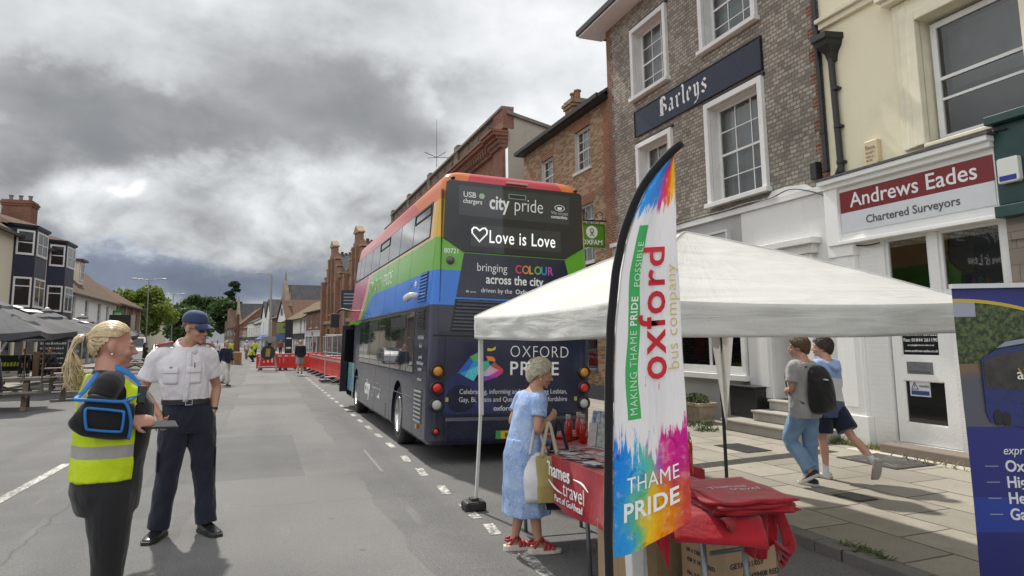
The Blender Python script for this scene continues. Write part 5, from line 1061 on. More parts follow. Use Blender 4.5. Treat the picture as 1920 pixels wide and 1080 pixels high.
for x, y, a, lab in ((4.35, 28.3, 5, 'red barrier turned across the near end of the row'), (1.9, 44.6, 4, 'red barrier across the road beside the round black sign'), (.75, 45.4, 8, 'red barrier half hidden behind the round black sign'), (2.9, 47, 0, 'red barrier across the road hidden behind the walker in black')):
    c = copy_tree(b0); c.location = (x, y, 0); c.rotation_euler = (0, 0, R_(a)); c['label'] = lab
def heras(lab, x, y, rz):
    t = thing('mesh_fence_panel', lab, 'fence', (x, y, 0), rz, 'mesh fence panels around the works'); mb = MB()
    for a, b in (((-1.7, 0, .1), (-1.7, 0, 2.0)), ((1.7, 0, .1), (1.7, 0, 2.0)), ((-1.7, 0, 2.0), (1.7, 0, 2.0)), ((-1.7, 0, .2), (1.7, 0, .2)), ((0, 0, .2), (0, 0, 2.0)), ((-1.7, 0, 1.1), (1.7, 0, 1.1))): mb.tube(a, b, .022, seg=8)
    local(mb.build('frame', mat('galvanised', (.50, .51, .52), .4, .15, 10, metal=.6), t)); mb = MB()
    for k in range(1, 34): mb.box(-1.7 + k * .1 - .003, -1.7 + k * .1 + .003, -.003, .003, .2, 2.0)
    for k in range(1, 9): mb.box(-1.7, 1.7, -.003, .003, .2 + k * .2 - .003, .2 + k * .2 + .003)
    local(mb.build('mesh', GREYM, t)); mb = MB(); mb.box(-1.9, -1.45, -.3, .3, 0, .1); mb.box(1.45, 1.9, -.3, .3, 0, .1); local(mb.build('foot', BLACKP, t, bevel=.02)); return t
h0 = heras('mesh fence panel with two white notices nearest the bus', 4.4, 31.3, R_(6))
for dx, s_ in ((-.35, .4), (.75, .42)): mb = MB(); mb.box(dx, dx + s_, -.04, -.034, 1.2, 1.62); local(mb.build('notice', LETW, h0))
for x, y, a, lab in ((4.0, 33.4, 94, 'mesh fence panel running away beside the near red barriers'), (3.85, 37.0, 93, 'middle mesh fence panel along the red barrier row'), (3.65, 40.6, 93, 'farthest mesh fence panel along the red barrier row')):
    c = heras(lab, x, y, R_(a))
rs = thing('road_sign', 'round black sign disc with a small yellow notice on a metal A frame', 'sign', (-.35, 43.6, 0)); mb = MB()
for s_ in (-1, 1): mb.bar((-.35 + s_ * .35, 43.4, 1.2), (-.35 + s_ * .55, 43.2, 0), .05); mb.bar((-.35 + s_ * .35, 43.5, 1.2), (-.35 + s_ * .5, 44.0, 0), .05)
mb.bar((-.9, 43.25, .3), (.2, 43.25, .3), .05); mb.bar((-.75, 43.4, 1.15), (.05, 43.4, 1.15), .05); mb.build('frame', mat('galvanised', (.5, .51, .52), .4), rs); mb = MB(); Mt = Matrix.Translation((-.35, 43.32, 1.1)) @ Matrix.Rotation(math.pi / 2, 4, 'X'); mb.lathe([(.01, 0), (.42, 0), (.42, .03), (.01, .03)], Mt, 32); ds = mb.build('disc', BLACK, rs); mb = MB(); mb.bar((-.37, 43.27, .88), (-.33, 43.27, 1.34), .26, .012, up=(0, 1, 0)); mb.build('notice', mat('sign_ochre', (.34, .26, .06), .6, .3, 30), ds)
mb = MB(); mb.box(-.75, .1, 43.36, 43.4, 1.78, 2.05); mb.box(-.72, -.66, 43.4, 43.44, .9, 1.8); mb.box(.0, .06, 43.4, 43.44, .9, 1.8); mb.build('top_plate', GREYM, rs)
hs2 = thing('hanging_sign', 'square olive green pub sign with dark emblem above the white cottage shop', 'sign', FRD.P(-45, 4.6, 1.6)); F_ = Fr(FRD.P(-47.3, 3.6, .9), (.97, -.25, 0), (0, 0, 1), (-.25, -.97, 0)); mb = MB(); mb.fbox(F_, -1.05, 1.05, -.75, .75, -.05, .05); bo = mb.build('board', mat('olive_sign', (.20, .24, .07), .5, .1), hs2); mb = MB(); mb.fbox(F_, -1.05, 1.05, .75, .85, -.07, .07); mb.fbox(F_, -1.05, 1.05, -.85, -.75, -.07, .07); mb.tube(F_.P(1.0, .95, 0), FRD.P(-45.2, 4.6, 0), .04, seg=6); mb.build('frame', BLACK, hs2); mb = MB(); mb.prism(F_, [(-.2, -.05), (.15, -.02), (.28, .12), (.05, .2), (.02, .38), (-.1, .4), (-.06, .15)], .05, .06); mb.build('emblem', BLACK, bo)
pa = thing('speaker_stack', 'tall stack of black loudspeakers behind the crossing red barrier', 'loudspeaker', (2.2, 62, 0)); mb = MB(); mb.box(1.95, 2.55, 61.6, 62.4, 0, 1.1); mb.box(1.95, 2.55, 61.6, 62.4, 1.12, 2.0); mb.box(1.93, 2.57, 61.6, 62.4, 2.02, 3.6); sp_ = mb.build('cabinet', mat('speaker_black', (.012, .013, .016), .6), pa, bevel=.02); mb = MB()
for z in (1.55, 2.35): mb.box(2.05, 2.45, 61.58, 61.6, z - .4, z - .3)
mb.build('badge', LETW, sp_)
cr = thing('wooden_post', 'brown wooden maypole like post standing in a square crate in the road', 'post', (-1.85, 58, 0)); mb = MB(); mb.box(-2.25, -1.45, 57.6, 58.4, 0, .95); mb.build('crate', mat('crate_brown', (.30, .16, .06), .7, .3, 4), cr, bevel=.03); mb = MB(); mb.chain([(-1.85, 58, 1), (-1.85, 58, 2.4), (-1.8, 58, 3.9)], [.26, .16, .08], 8); mb.box(-2.4, -1.2, 57.9, 58.1, 2.7, 2.82); mb.build('post', mat('post_brown', (.14, .07, .05), .8, .3, 4), cr)
sb2 = thing('shop_board', 'dark blue notice board on posts between the gothic hall and the bus front', 'sign', (4.9, 39, 0)); mb = MB(); mb.box(4.2, 5.9, 38.95, 39.05, 3.55, 4.55); q = mb.build('board', mat('notice_navy', (.02, .035, .06), .5, .1), sb2); mb = MB(); mb.tube((4.4, 39.1, 0), (4.4, 39.1, 4.5), .05, seg=8); mb.tube((5.7, 39.1, 0), (5.7, 39.1, 4.5), .05, seg=8); mb.build('post', GREYM, sb2); mb = MB()
for k in range(4): mb.box(4.35, 5.2 + .12 * (k % 3), 38.94, 38.95, 4.3 - k * .18, 4.35 - k * .18)
mb.build('text_lines', mat('chalk', (.45, .46, .46), .9), q)
sc = thing('scaffold', 'green netted scaffold at the far left end of the street', 'scaffold', (-15.5, 190, 0)); mb = MB(); mb.box(-17.5, -13.6, 188, 192, 0, 9); mb.build('netting', mat('net_green', (.10, .28, .22), .8, .3, 1), sc); mb = MB()
for x in (-17.6, -15.5, -13.5): mb.tube((x, 187.9, 0), (x, 187.9, 9.6), .08, seg=6)
for z in (2.5, 5, 7.5): mb.tube((-17.8, 187.9, z), (-13.3, 187.9, z), .07, seg=6)
mb.build('poles', GREYM, sc)
def cone(lab, x, y):
    t = thing('traffic_cone', lab, 'traffic cone', (x, y, 0), 0, 'traffic cones'); mb = MB(); mb.box(-.2, .2, -.2, .2, 0, .04); mb.lathe([(.15, .04), (.03, .72), (.02, .74)], None, 16); local(mb.build('cone', RED, t)); mb = MB(); mb.lathe([(.127, .2), (.086, .40)], None, 16); mb.lathe([(.072, .5), (.05, .62)], None, 16); local(mb.build('white_band', BWH, t)); return t
cone('red and white cone standing beside the near barrier by the bus', 3.75, 27.4); cone('far traffic cone beside the group in the road', .2, 66)
rs.location.x += .75
affine(roots(N0), (.89, .89, .92), (0, 0, -.03))
N0 = names()
# ================================================================ the double decker bus (own space: x across, y forward, z up)
bus = thing('double_decker_bus', 'rainbow and navy double decker bus parked at the kerb showing its rear', 'bus', (0, 0, 0))
def livery():
    m, t, out = newmat('bus_livery'); x, y, z = t.sep(t.obj()); ax = t.m('ABSOLUTE', x)
    navy = (.013, .016, .042); blue = (.018, .17, .62); green = (.12, .36, .025); yel = (.62, .36, .012); org = (.62, .16, .03); red = (.50, .03, .05); peach = (.68, .42, .20)
    sd = t.gt(y, .34)
    zb = t.sub(2.71, t.mul(t.sm(y, 5.9, 8.6), .62))
    yg = t.add(6.9, t.mul(t.m('POWER', t.m('MAXIMUM', t.sub(3.25, z), 0.0), 1.5), 1.15))
    c = t.mix(t.gt(z, 2.21), navy, blue); c = t.mix(t.gt(z, zb), c, green)
    c = t.mix(t.gt(z, 3.19), c, t.mix(sd, yel, peach)); c = t.mix(t.gt(z, 3.76), c, org)  # side pillar paler than the rear yellow: a reflection painted into the colour
    fr = t.mul(t.gt(y, yg), t.mul(t.gt(z, 2.21), t.lt(z, 3.8))); c = t.mix(fr, c, (.60, .38, .20)); fr2 = t.mul(t.gt(y, t.add(yg, .55)), t.mul(t.gt(z, 2.21), t.lt(z, 3.8))); c = t.mix(fr2, c, (.45, .05, .09))
    top = t.mul(t.gt(z, 3.95), t.lt(ax, t.add(.66, t.mul(t.sub(4.25, z), .5)))); c = t.mix(top, c, red)
    tail = t.mul(t.gt(y, t.add(1.6, t.mul(t.sub(z, 3.8), 3))), t.gt(z, 3.79)); c = t.mix(tail, c, (.52, .09, .07))
    dust = t.sm(t.add(z, t.mul(t.noise(t.obj(), 3, 4), .4)), 1.0, .3, 0, .28); c = t.mix(dust, c, (.16, .15, .14))
    pbsdf(t, out, c, .22, 0, bump(t, t.noise(t.obj(), .8, 2), .04, .05), .5, Coat_Weight=.25, Coat_Roughness=.06); return m
LIV = livery()
def bhw(z): return 1.25 if z < 2.2 else 1.25 - .12 * (z - 2.2) / 1.8
def rr(hw, y0, y1, rb, rf, z):
    pts = []
    for (cx, cy, r, a0) in ((hw, y1, rf, 0), (-hw, y1, rf, 90), (-hw, y0, rb, 180), (hw, y0, rb, 270)):
        sx, sy = (1 if cx > 0 else -1), (1 if cy == y1 else -1)
        for k in range(9): a = R_(a0 + k * 11.25); pts.append((cx - sx * r + r * math.cos(a), cy - sy * r + r * math.sin(a), z))
    return pts
mb = MB(); rg = []
for z, ins, yb, yf in ((.27, .05, .05, 10.83), (.33, .0, .0, 10.88), (1.2, 0, 0, 10.9), (2.2, 0, 0, 10.86), (3.0, 0, .02, 10.62), (3.9, 0, .05, 10.25), (4.03, .008, .06, 10.15), (4.10, .03, .085, 10.05), (4.16, .08, .14, 9.9), (4.205, .17, .22, 9.7), (4.235, .32, .36, 9.4), (4.25, .55, .6, 9.0)):
    rg.append(rr(bhw(z) - ins, yb, yf, .15, .32, z))
mb.rings(rg); body = local(mb.build('body', LIV, bus, smooth=False))
cut = MB()
for yy in (2.45, 8.4):
    for s_ in (-1, 1): cut.lathe([(.001, -.28), (.57, -.28), (.57, .28), (.001, .28)], Matrix.Translation((s_ * 1.15, yy, .47)) @ Matrix.Rotation(math.pi / 2, 4, 'Y'), 40)
cut.box(-1.4, -.75, 9.25, 10.45, .32, 2.12)
co = link('c', cut.mesh('c', DARK)); bpy.context.view_layer.update(); boolean(body, co)
body.data.polygons.foreach_set('use_smooth', [True] * len(body.data.polygons))
try: body.data.set_sharp_from_angle(angle=R_(28))
except Exception: pass
mb = MB(); mb.box(-1.0, 1.0, .6, 10.3, .3, .34); mb.box(-1.0, 1.0, 2.0, 2.9, .25, .7); local(mb.build('chassis', BLACK, bus))
FRE = Fr((0, 0, 0), (1, 0, 0), (0, 0, 1), (0, -1, 0))
FRU = Fr((0, 0, 2.2), (1, 0, 0), Vector((0, .028, 1)).normalized(), Vector((0, -1, .028)).normalized())
FSL = Fr((-1.25, 0, 0), (0, -1, 0), (0, 0, 1), (-1, 0, 0)); vv = Vector((.0667, 0, 1)).normalized(); FSU = Fr((-1.25, 0, 2.2), (0, -1, 0), vv, Vector((0, -1, 0)).cross(vv))
BG = dark_glass('bus_glass', (.008, .009, .012), .03, .35); BTR = dark_glass('bus_rear_glass', (.022, .027, .029), .03, .45); RUB = mat('rubber', (.012, .012, .013), .6, .1); NAVYB = mat('bus_navy', (.012, .015, .038), .25, .1, 2, Coat_Weight=.2)
def vz(z): return (z - 2.2) * 1.0004
# rear glazing and panels
mb = MB(); mb.prism(FRU, [(-1.075, vz(4.01)), (-1.10, vz(3.17)), (-.80, vz(2.985)), (.80, vz(2.985)), (1.10, vz(3.17)), (1.075, vz(4.01)), (1.03, vz(4.04)), (-1.03, vz(4.04))], -.02, .022); rg_ = local(mb.build('rear_glass', BG, bus, bevel=.006))
mb = MB(); mb.prism(FRU, [(-.89, vz(3.97)), (.86, vz(3.97)), (.86, vz(3.52)), (-.89, vz(3.52))], .022, .025); mb.prism(FRU, [(-.70, vz(3.40)), (.72, vz(3.40)), (.72, vz(3.08)), (-.70, vz(3.08))], .022, .025); mb.build('clear_pane', BTR, rg_)
mb = MB(); mb.prism(FRU, [(-.79, vz(2.97)), (.79, vz(2.97)), (.96, vz(2.33)), (-.89, vz(2.33))], -.02, .012); pn = local(mb.build('rear_panel', NAVYB, bus, bevel=.004))
mb = MB(); mb.prism(FRE, [(-.90, 2.30), (.92, 2.30), (.97, 1.83), (-.96, 1.83)], -.02, .004); gr0 = local(mb.build('rear_grille', BLACK, bus)); mb = MB()
for k in range(9): z = 1.85 + k * .05; mb.fbox(Fr((0, 0, z), (1, 0, 0), Vector((0, .5, 1)).normalized(), Vector((0, -1, .5)).normalized()), -.94 + .008 * k, .95 - .006 * k, 0, .032, .004, .02)
mb.build('louvres', NAVYB, gr0)
mb = MB(); mb.fbox(FRE, -1.2, 1.2, 1.765, 1.785, -.02, .004); mb.fbox(FRE, -1.03, -1.02, .28, 1.77, -.02, .003); mb.fbox(FRE, 1.02, 1.03, .28, 1.77, -.02, .003); mb.fbox(FRE, -1.02, 1.02, .655, .675, -.02, .03); mb.fbox(FRU, -1.128, -1.122, vz(2.25), vz(3.9), -.1, -.0005 + .004); local(mb.build('panel_seam', RUB, bus))
mb = MB(); mb.prism(Fr((0, 0, 0), (0, -1, 0), (0, 0, 1), (1, 0, 0)), [(-.03, .3), (.05, .3), (.06, .36), (.06, .6), (.03, .65), (-.03, .65)], -1.0, 1.0); local(mb.build('rear_bumper', NAVYB, bus, bevel=.015))
mb = MB(); mb.fbox(FRU, -.16, .18, vz(4.075), vz(4.105), -.03, .02); hb = local(mb.build('marker_lamp', mat('lamp_lens_pink', (.45, .30, .28), .3, 0), bus, bevel=.006))
for x in (-.98, .98): mb = MB(); mb.ell((x, .06, 4.08), (.035, .03, .022), seg=10, rows=6); local(mb.build('top_lamp', BLACKP, bus, smooth=True))
mb = MB(); mb.ell((-.99, -.03, 2.85), (.05, .04, .05), seg=16, rows=10); mb.lathe([(.065, 0), (.06, .03), (.03, .035)], Matrix.Translation((-.99, .03, 2.85)) @ Matrix.Rotation(math.pi / 2, 4, 'X'), 18); local(mb.build('camera_dome', mat('dome_grey', (.10, .10, .10), .25), bus, smooth=True))
LENS = {'amber': mat('lens_amber', (.62, .24, .02), .15, .15, 40, Coat_Weight=.6), 'red': mat('lens_red', (.60, .025, .02), .15, .15, 40, Coat_Weight=.6), 'white': mat('lens_white', (.5, .5, .48), .15, .15, 40, Coat_Weight=.6)}
for s_ in (-1, 1):
    for z, k, r in ((1.28, 'amber', .078), (1.05, 'red', .078), (.82, 'white', .078), (.46, 'red', .045)):
        Ml = Matrix.Translation((s_ * 1.12, .012, z)) @ Matrix.Rotation(math.pi / 2, 4, 'X'); mb = MB(); mb.lathe([(r * 1.35, -.04), (r * 1.3, .03), (r * 1.05, .05), (r * .98, .02), (r * .9, .018)], Ml, 24); hd = local(mb.build('tail_lamp', BLACK, bus, smooth=True)); mb = MB(); mb.lathe([(r * .95, .01), (r * .85, .035), (r * .5, .05), (.002, .054)], Ml, 24); mb.build('lens', LENS[k], hd, smooth=True)
mb = MB(); mb.fbox(FRE, -.27, .25, .345, .455, .062, .07); npl = local(mb.build('number_plate', mat('plate_yellow', (.58, .40, .02), .4, .05), bus)); mb = MB(); mb.fbox(FRE, -.27, -.2, .346, .454, .07, .073); mb.build('plate_band', mat('plate_green', (.03, .30, .08), .4, 0), npl); text('BU23 UJG', .088, FRE.M(.02, .367, .072), LETK, parent=npl, bold=.012, sx=.85)
# rear lettering
def bt(s, sz, F, u, v, n, m_, **kw): o = text(s, sz, F.M(u, v, n), m_, parent=kw.pop('par', bus), **kw); return o
bt('city', .30, FRU, -.43, vz(3.66), .027, LETW, par=rg_, align='LEFT', bold=.022, sx=.72); bt('pride', .30, FRU, -.045, vz(3.66), .027, LETW, par=rg_, align='LEFT', bold=-.010, sx=.76)
bt('USB', .115, FRU, -.83, vz(3.80), .027, LETW, par=rg_, align='LEFT', bold=.01); bt('chargers', .10, FRU, -.83, vz(3.71), .027, LETW, par=rg_, align='LEFT', bold=.01, sx=.85)
mb = MB(); mb.prism(FRU, [(-.545 + .045 * math.cos(k), vz(3.835) + .045 * math.sin(k)) for k in (0, .7, 1.4, 2.1, 2.8, 3.5, 4.2, 4.9, 5.6)], .025, .029); mb.build('plug_emblem', mat('pale_green', (.35, .5, .35), .5, 0), rg_)
bt('We accept', .075, FRU, .56, vz(3.665), .027, mat('grey_letter', (.42, .43, .43), .5, 0), par=rg_, align='LEFT', sx=.85); bt('contactless', .075, FRU, .56, vz(3.605), .027, LETW, par=rg_, align='LEFT', bold=.012, sx=.8)
mb = MB(); mb.chain([FRU.P(.70 + .08 * math.cos(k * math.pi / 8), vz(3.77) + .045 * math.sin(k * math.pi / 8), .03) for k in range(17)], [.006] * 17, 5, sub=1); mb.prism(FRU, [(.67, vz(3.745)), (.73, vz(3.745)), (.74, vz(3.785)), (.66, vz(3.785))], .026, .03); mb.build('contactless_emblem', LETW, rg_)
mb = MB(); mb.fbox(FRU, -.13, .15, vz(3.84), vz(3.915), .025, .028); mb.fbox(FRU, -.118, .138, vz(3.85), vz(3.905), .028, .029, 1); mb.build('sticker', [mat('sticker_green', (.25, .35, .28), .5, 0), BLACK], rg_)
LED = newmat('led_white')
LED[1].l.new(LED[1].node('ShaderNodeEmission', {'Color': (1, 1, .97, 1), 'Strength': .9}).outputs[0], LED[2].inputs[0]); LED = LED[0]
bt('Love is Love', .275, FRU, -.43, vz(3.145), .03, LED, par=rg_, align='LEFT', bold=.004, sx=.70, spacing=1.08)
hp = [(0, -.02), (.055, .04), (.11, .10), (.115, .15), (.085, .185), (.045, .18), (0, .145)]; hp = hp + [(-a, b) for a, b in reversed(hp[1:-1])]; mb = MB(); ln = hp + [hp[0]]
for p, q in zip(ln, ln[1:]):
    for k in range(3): f = k / 3; c = FRU.P(-.57 + p[0] + (q[0] - p[0]) * f, vz(3.17) + p[1] + (q[1] - p[1]) * f, .03); mb.ell(c, (.013, .006, .013), seg=6, rows=4)
mb.build('led_heart', LED, rg_)
bt('bringing', .175, FRU, -.60, vz(2.72), .014, LETW, par=pn, align='LEFT', bold=-.006, sx=.84)
u = -.01
for ch, c in zip('COLOUR', ((.6, .05, .12), (.65, .2, .05), (.62, .4, .02), (.15, .45, .06), (.04, .25, .65), (.55, .06, .3))):
    o = bt(ch, .175, FRU, u, vz(2.72), .014, mat('letter_%.2f' % c[0], c, .5, 0), par=pn, align='LEFT', bold=.018, sx=.84); u += .108 if ch != 'L' else .086
bt('across the city', .19, FRU, -.01, vz(2.545), .014, LETW, par=pn, bold=.016, sx=.80)
bt('driven by the', .095, FRU, -.53, vz(2.41), .014, LETW, par=pn, align='LEFT', bold=-.004, sx=.95); bt('Oxford Bus Company', .095, FRU, .0, vz(2.41), .014, LETW, par=pn, align='LEFT', bold=.012, sx=.92)
mb = MB(); mb.fbox(FRU, -.75, -.71, vz(2.40), vz(2.43), .012, .014); mb.fbox(FRU, -.69, -.6, vz(2.402), vz(2.415), .012, .014); mb.build('maker_marks', mat('grey_letter', (.42, .43, .43), .5, 0), pn)
bt('80721', .10, FRU, -1.085, vz(2.955), .002, LETW, align='LEFT', sx=.9, bold=.004)
bt('OXFORD', .245, FRE, -.07, 1.49, .004, LETW, align='LEFT', bold=-.016, sx=.86, spacing=1.12); bt('PRIDE', .275, FRE, -.07, 1.235, .004, LETW, align='LEFT', bold=.012, sx=.98, spacing=1.14)
TXG = mat('panel_letter', (.62, .62, .64), .5, 0)
bt('Celebrating, informing and empowering Lesbian,', .098, FRE, .02, .965, .004, TXG, sx=.86); bt('Gay, Bi, Trans and Queer people in Oxfordshire', .098, FRE, .02, .855, .004, TXG, sx=.86); bt('oxford-pride.org.uk', .10, FRE, .1, .73, .004, TXG, bold=.014)
BLG = mat('rear_blue_graphic', (.026, .032, .12), .25, .05, 2, Coat_Weight=.2); mb = MB()
mb.prism(FRE, [(-1.015, .69), (-.2, .69), (-.2, .7), (-.42, 1.05), (-.55, 1.14)] + [(-.80 + .30 * math.cos(a), .93 + .30 * math.sin(a)) for a in (1.0, 1.3, 1.57, 1.9, 2.2)] + [(-1.015, 1.12)], -.01, .0015)
mb.prism(FRE, [(-.18, .69), (.05, .69), (.28, 1.03), (.04, 1.03)], -.01, .0015); mb.prism(FRE, [(.16, .69), (.4, .69), (.02, 1.03), (-.2, 1.03)], -.01, .0018); local(mb.build('blue_graphic', BLG, bus))
mb = MB(); mb.prism(FRE, [(-.78 + .21 * math.cos(k * math.pi / 14), .90 + .19 * math.sin(k * math.pi / 14)) for k in range(28)], 0, .0026); local(mb.build('dark_disc', NAVYB, bus))
ox = {(.65, .50, .05): [[(1055, 318), (1085, 322), (1112, 306), (1106, 330), (1075, 340), (1052, 336)]], (.10, .38, .14): [[(935, 380), (990, 350), (1003, 415), (958, 412)]], (.03, .12, .50): [[(935, 385), (958, 412), (930, 470), (868, 492), (850, 500)]], (.03, .30, .60): [[(958, 412), (1003, 415), (985, 445), (930, 470)], [(868, 492), (930, 470), (905, 515)]], (.10, .52, .60): [[(930, 470), (985, 445), (990, 500), (965, 545), (905, 515)]], (.72, .25, .06): [[(1045, 372), (1095, 378), (1110, 400), (1106, 412), (1060, 405)]], (.06, .45, .30): [[(1003, 415), (1060, 405), (1075, 440), (1040, 482), (985, 445)]], (.30, .14, .10): [[(1075, 440), (1106, 412), (1122, 432), (1100, 455)]], (.65, .42, .55): [[(1040, 482), (1075, 440), (1100, 455), (1135, 472), (1062, 512)]], (.66, .06, .08): [[(1122, 432), (1166, 465), (1160, 492), (1135, 472), (1100, 455)]], (.55, .05, .30): [[(1135, 472), (1160, 492), (1120, 520), (1062, 512)]], (.22, .06, .40): [[(1062, 512), (1120, 520), (1040, 545), (990, 545), (1010, 510)]], (.40, .45, .70): [[(985, 445), (1040, 482), (1062, 512), (1010, 510), (990, 500)]]}
mb = MB(); mm = []
for i, (c, ps) in enumerate(ox.items()):
    mm.append(mat('facet_%d' % i, c, .3, .05, 6))
    for p in ps: mb.prism(FRE, [(-.86 + (a - 846) * .002186, 1.23 - (b - 504) * .00206) for a, b in p], .001, .005, i)
local(mb.build('faceted_ox_emblem', mm, bus))
for x in (-.98, .98): mb = MB(); mb.fbox(FRE, x - .02, x + .02, .86, .92, .0, .02); local(mb.build('reflector', mat('reflector_yellow', (.5, .4, .12), .3), bus))
# side glazing
def gl(F, y0, y1, z0, z1, n, m_, nm, par=bus, skew=0):
    mb = MB(); v0, v1 = (vz(z0), vz(z1)) if F is FSU else (z0, z1); mb.prism(F, [(-y1, v0), (-y0, v0), (-y0, v1), (-y1, v1)], n - .02, n); return local(mb.build(nm, m_, par, bevel=.003)) if par is bus else mb.build(nm, m_, par, bevel=.003)
SG = dark_glass('bus_side_glass', (.03, .034, .038), .025, .9)
up = gl(FSU, .55, 10.15, 3.235, 3.80, .004, RUB, 'upper_window_band'); lo = gl(FSL, 1.12, 8.0, 1.2, 2.16, .004, RUB, 'lower_window_band')
ys = [.58, 1.95, 3.25, 4.55, 5.85, 7.15, 8.45, 9.3, 10.1]
for a, b in zip(ys, ys[1:]): gl(FSU, a + .02, b - .02, 3.255, 3.785, .010, SG, 'upper_window', up)
ys = [1.14, 1.72, 3.35, 4.75, 6.1, 7.2, 7.98]
for a, b in zip(ys, ys[1:]): gl(FSL, a + .02, b - .02, 1.22, 2.14, .010, SG, 'lower_window', lo)
for y0 in (.62, 4.58):
    mb = MB(); mb.fbox(FSU, -y0 - 1.28, -y0, vz(3.60), vz(3.62), .01, .022); mb.fbox(FSU, -y0 - 1.28, -y0, vz(3.745), vz(3.765), .01, .022); mb.fbox(FSU, -y0 - 1.28, -y0 - 1.25, vz(3.62), vz(3.745), .01, .022); mb.fbox(FSU, -y0 - .03, -y0, vz(3.62), vz(3.745), .01, .022); mb.build('hopper_frame', RUB, up)
for y0, y1 in ((1.85, 3.3), (5.0, 6.0)): mb = MB(); mb.fbox(FSL, -y1, -y0, 1.93, 2.10, .01, .016); mb.fbox(FSL, -y1, -y0, 1.90, 1.93, .01, .022, 1); mb.build('hopper_vent', [BLACK, NAVYB], lo)
for F_, y0, y1, z0, z1, n_ in ((FSU, .38, .98, 2.27, 2.72, 9), (FSL, .38, .92, 1.86, 2.16, 7), (FSL, .38, .92, .52, 1.0, 8)):
    v0, v1 = (vz(z0), vz(z1)) if F_ is FSU else (z0, z1); mb = MB(); mb.fbox(F_, -y1, -y0, v0, v1, -.02, .004); g_ = local(mb.build('side_grille', BLACK, bus)); mb = MB()
    for k in range(n_): v = v0 + (v1 - v0) * (k + .2) / n_; mb.fbox(F_, -y1 + .015, -y0 - .015, v, v + (v1 - v0) / n_ * .42, .004, .02)
    mb.build('louvres', mat('bus_blue', (.018, .17, .62), .3, 0) if F_ is FSU else (mat('louvre_grey', (.30, .31, .33), .4, 0) if z0 < 1 else NAVYB), g_)
mb = MB()
for yy in (1.95, 3.25, 4.55, 5.85, 7.15): mb.fbox(FSU, -yy - .004, -yy + .004, vz(2.24), vz(3.22), 0, .0015)
for yy in (1.06, 3.3, 5.2, 7.6): mb.fbox(FSL, -yy - .004, -yy + .004, .3, 1.18, 0, .0015)
mb.fbox(FSL, -9.2, -.16, .84, .852, 0, .006); mb.fbox(FSL, -7.7, -3.1, .42, .426, 0, .002); mb.fbox(FSL, -1.8, -.16, .42, .426, 0, .002); mb.fbox(FSL, -9.2, -.16, 2.19, 2.205, 0, .004); local(mb.build('side_seam', mat('seam_grey', (.10, .105, .12), .4, 0), bus))
bt('PRIDE', .36, FSU, -4.95, vz(2.78), .003, mat('side_letter', (.68, .74, .60), .4, 0), align='LEFT', sx=1.15, bold=-.004, spacing=1.05); bt('OXFORD', .36, FSU, -7.05, vz(2.78), .003, mat('side_letter_pale', (.40, .55, .28), .4, 0), align='LEFT', sx=1.1, bold=-.016, spacing=1.05)
bt('city', .46, FSL, -6.7, .58, .003, LETW, align='LEFT', bold=.02, sx=1.25); bt('pride', .46, FSL, -5.55, .58, .003, mat('side_letter_grey', (.35, .36, .38), .4, 0), align='LEFT', bold=-.012, sx=1.25)
for s_, z, sz in (('Part of GoAhead', 1.72, .085), ('Group', 1.6, .085), ('operated by', 1.44, .07), ('Oxford Bus Company', 1.35, .07), ('01865 785400', 1.26, .06), ('oxfordbus.co.uk', 1.12, .06)): bt(s_, sz, FSL, -.62, z, .003, mat('side_letter_grey2', (.45, .46, .48), .4, 0), sx=.75)
bt('electric', .14, FSU, -1.95, vz(2.56), .003, mat('side_letter_blue', (.10, .28, .65), .4, 0), align='LEFT', sx=.8); bt('city', .14, FSU, -1.42, vz(2.56), .003, LETW, align='LEFT', sx=.8, bold=.01)
mb = MB(); mb.chain([(-1.28, .95, 2.38), (-1.36, 1.0, 2.38), (-1.40, 1.12, 2.34)], [.045, .05, .055], 12, rnd=True); local(mb.build('side_camera', mat('camera_white', (.6, .6, .6), .3, 0), bus, smooth=True))
mb = MB(); mb.fbox(FSL, -.66, -.6, .44, .5, 0, .03); local(mb.build('side_marker', LENS['amber'], bus)); mb = MB(); mb.fbox(FSL, -4.62, -4.5, .60, .66, 0, .01); local(mb.build('fuel_flap_mark', LETW, bus)); mb = MB()
for k in range(6): mb.fbox(FSL, -3.75, -3.62, .35 + k * .04, .37 + k * .04, 0, .003)
local(mb.build('step_vent', BLACK, bus))
# wheels
TYRE = mat('tyre', (.02, .02, .02), .85, .3, 12, bmp=.3, bscale=40); ALU = mat('wheel_alloy', (.58, .58, .58), .28, .15, 9, metal=.9)
for yy in (2.45, 8.4):
    for s_ in (-1, 1):
        Mw = Matrix.Translation((s_ * 1.08, yy, .48)) @ Matrix.Rotation(s_ * math.pi / 2, 4, 'Y'); mb = MB(); mb.lathe([(.29, -.13), (.44, -.14), (.475, -.11), (.48, .08), (.465, .12), (.42, .145), (.30, .14), (.285, .1), (.285, -.1)], Mw, 40); wh = local(mb.build('wheel', TYRE, bus, smooth=True)); mb = MB()
        mb.lathe([(.30, .142), (.285, .15), (.275, .12), (.25, .05), (.17, .03), (.16, .09), (.10, .11), (.002, .115)], Mw, 36)
        for k in range(10): a = k * math.pi / 5; c = Mw @ Vector((.21 * math.cos(a), .21 * math.sin(a), .055)); mb.ell(c, (.03, .02, .02), seg=8, rows=6)
        mb.build('rim', ALU, wh, smooth=True)
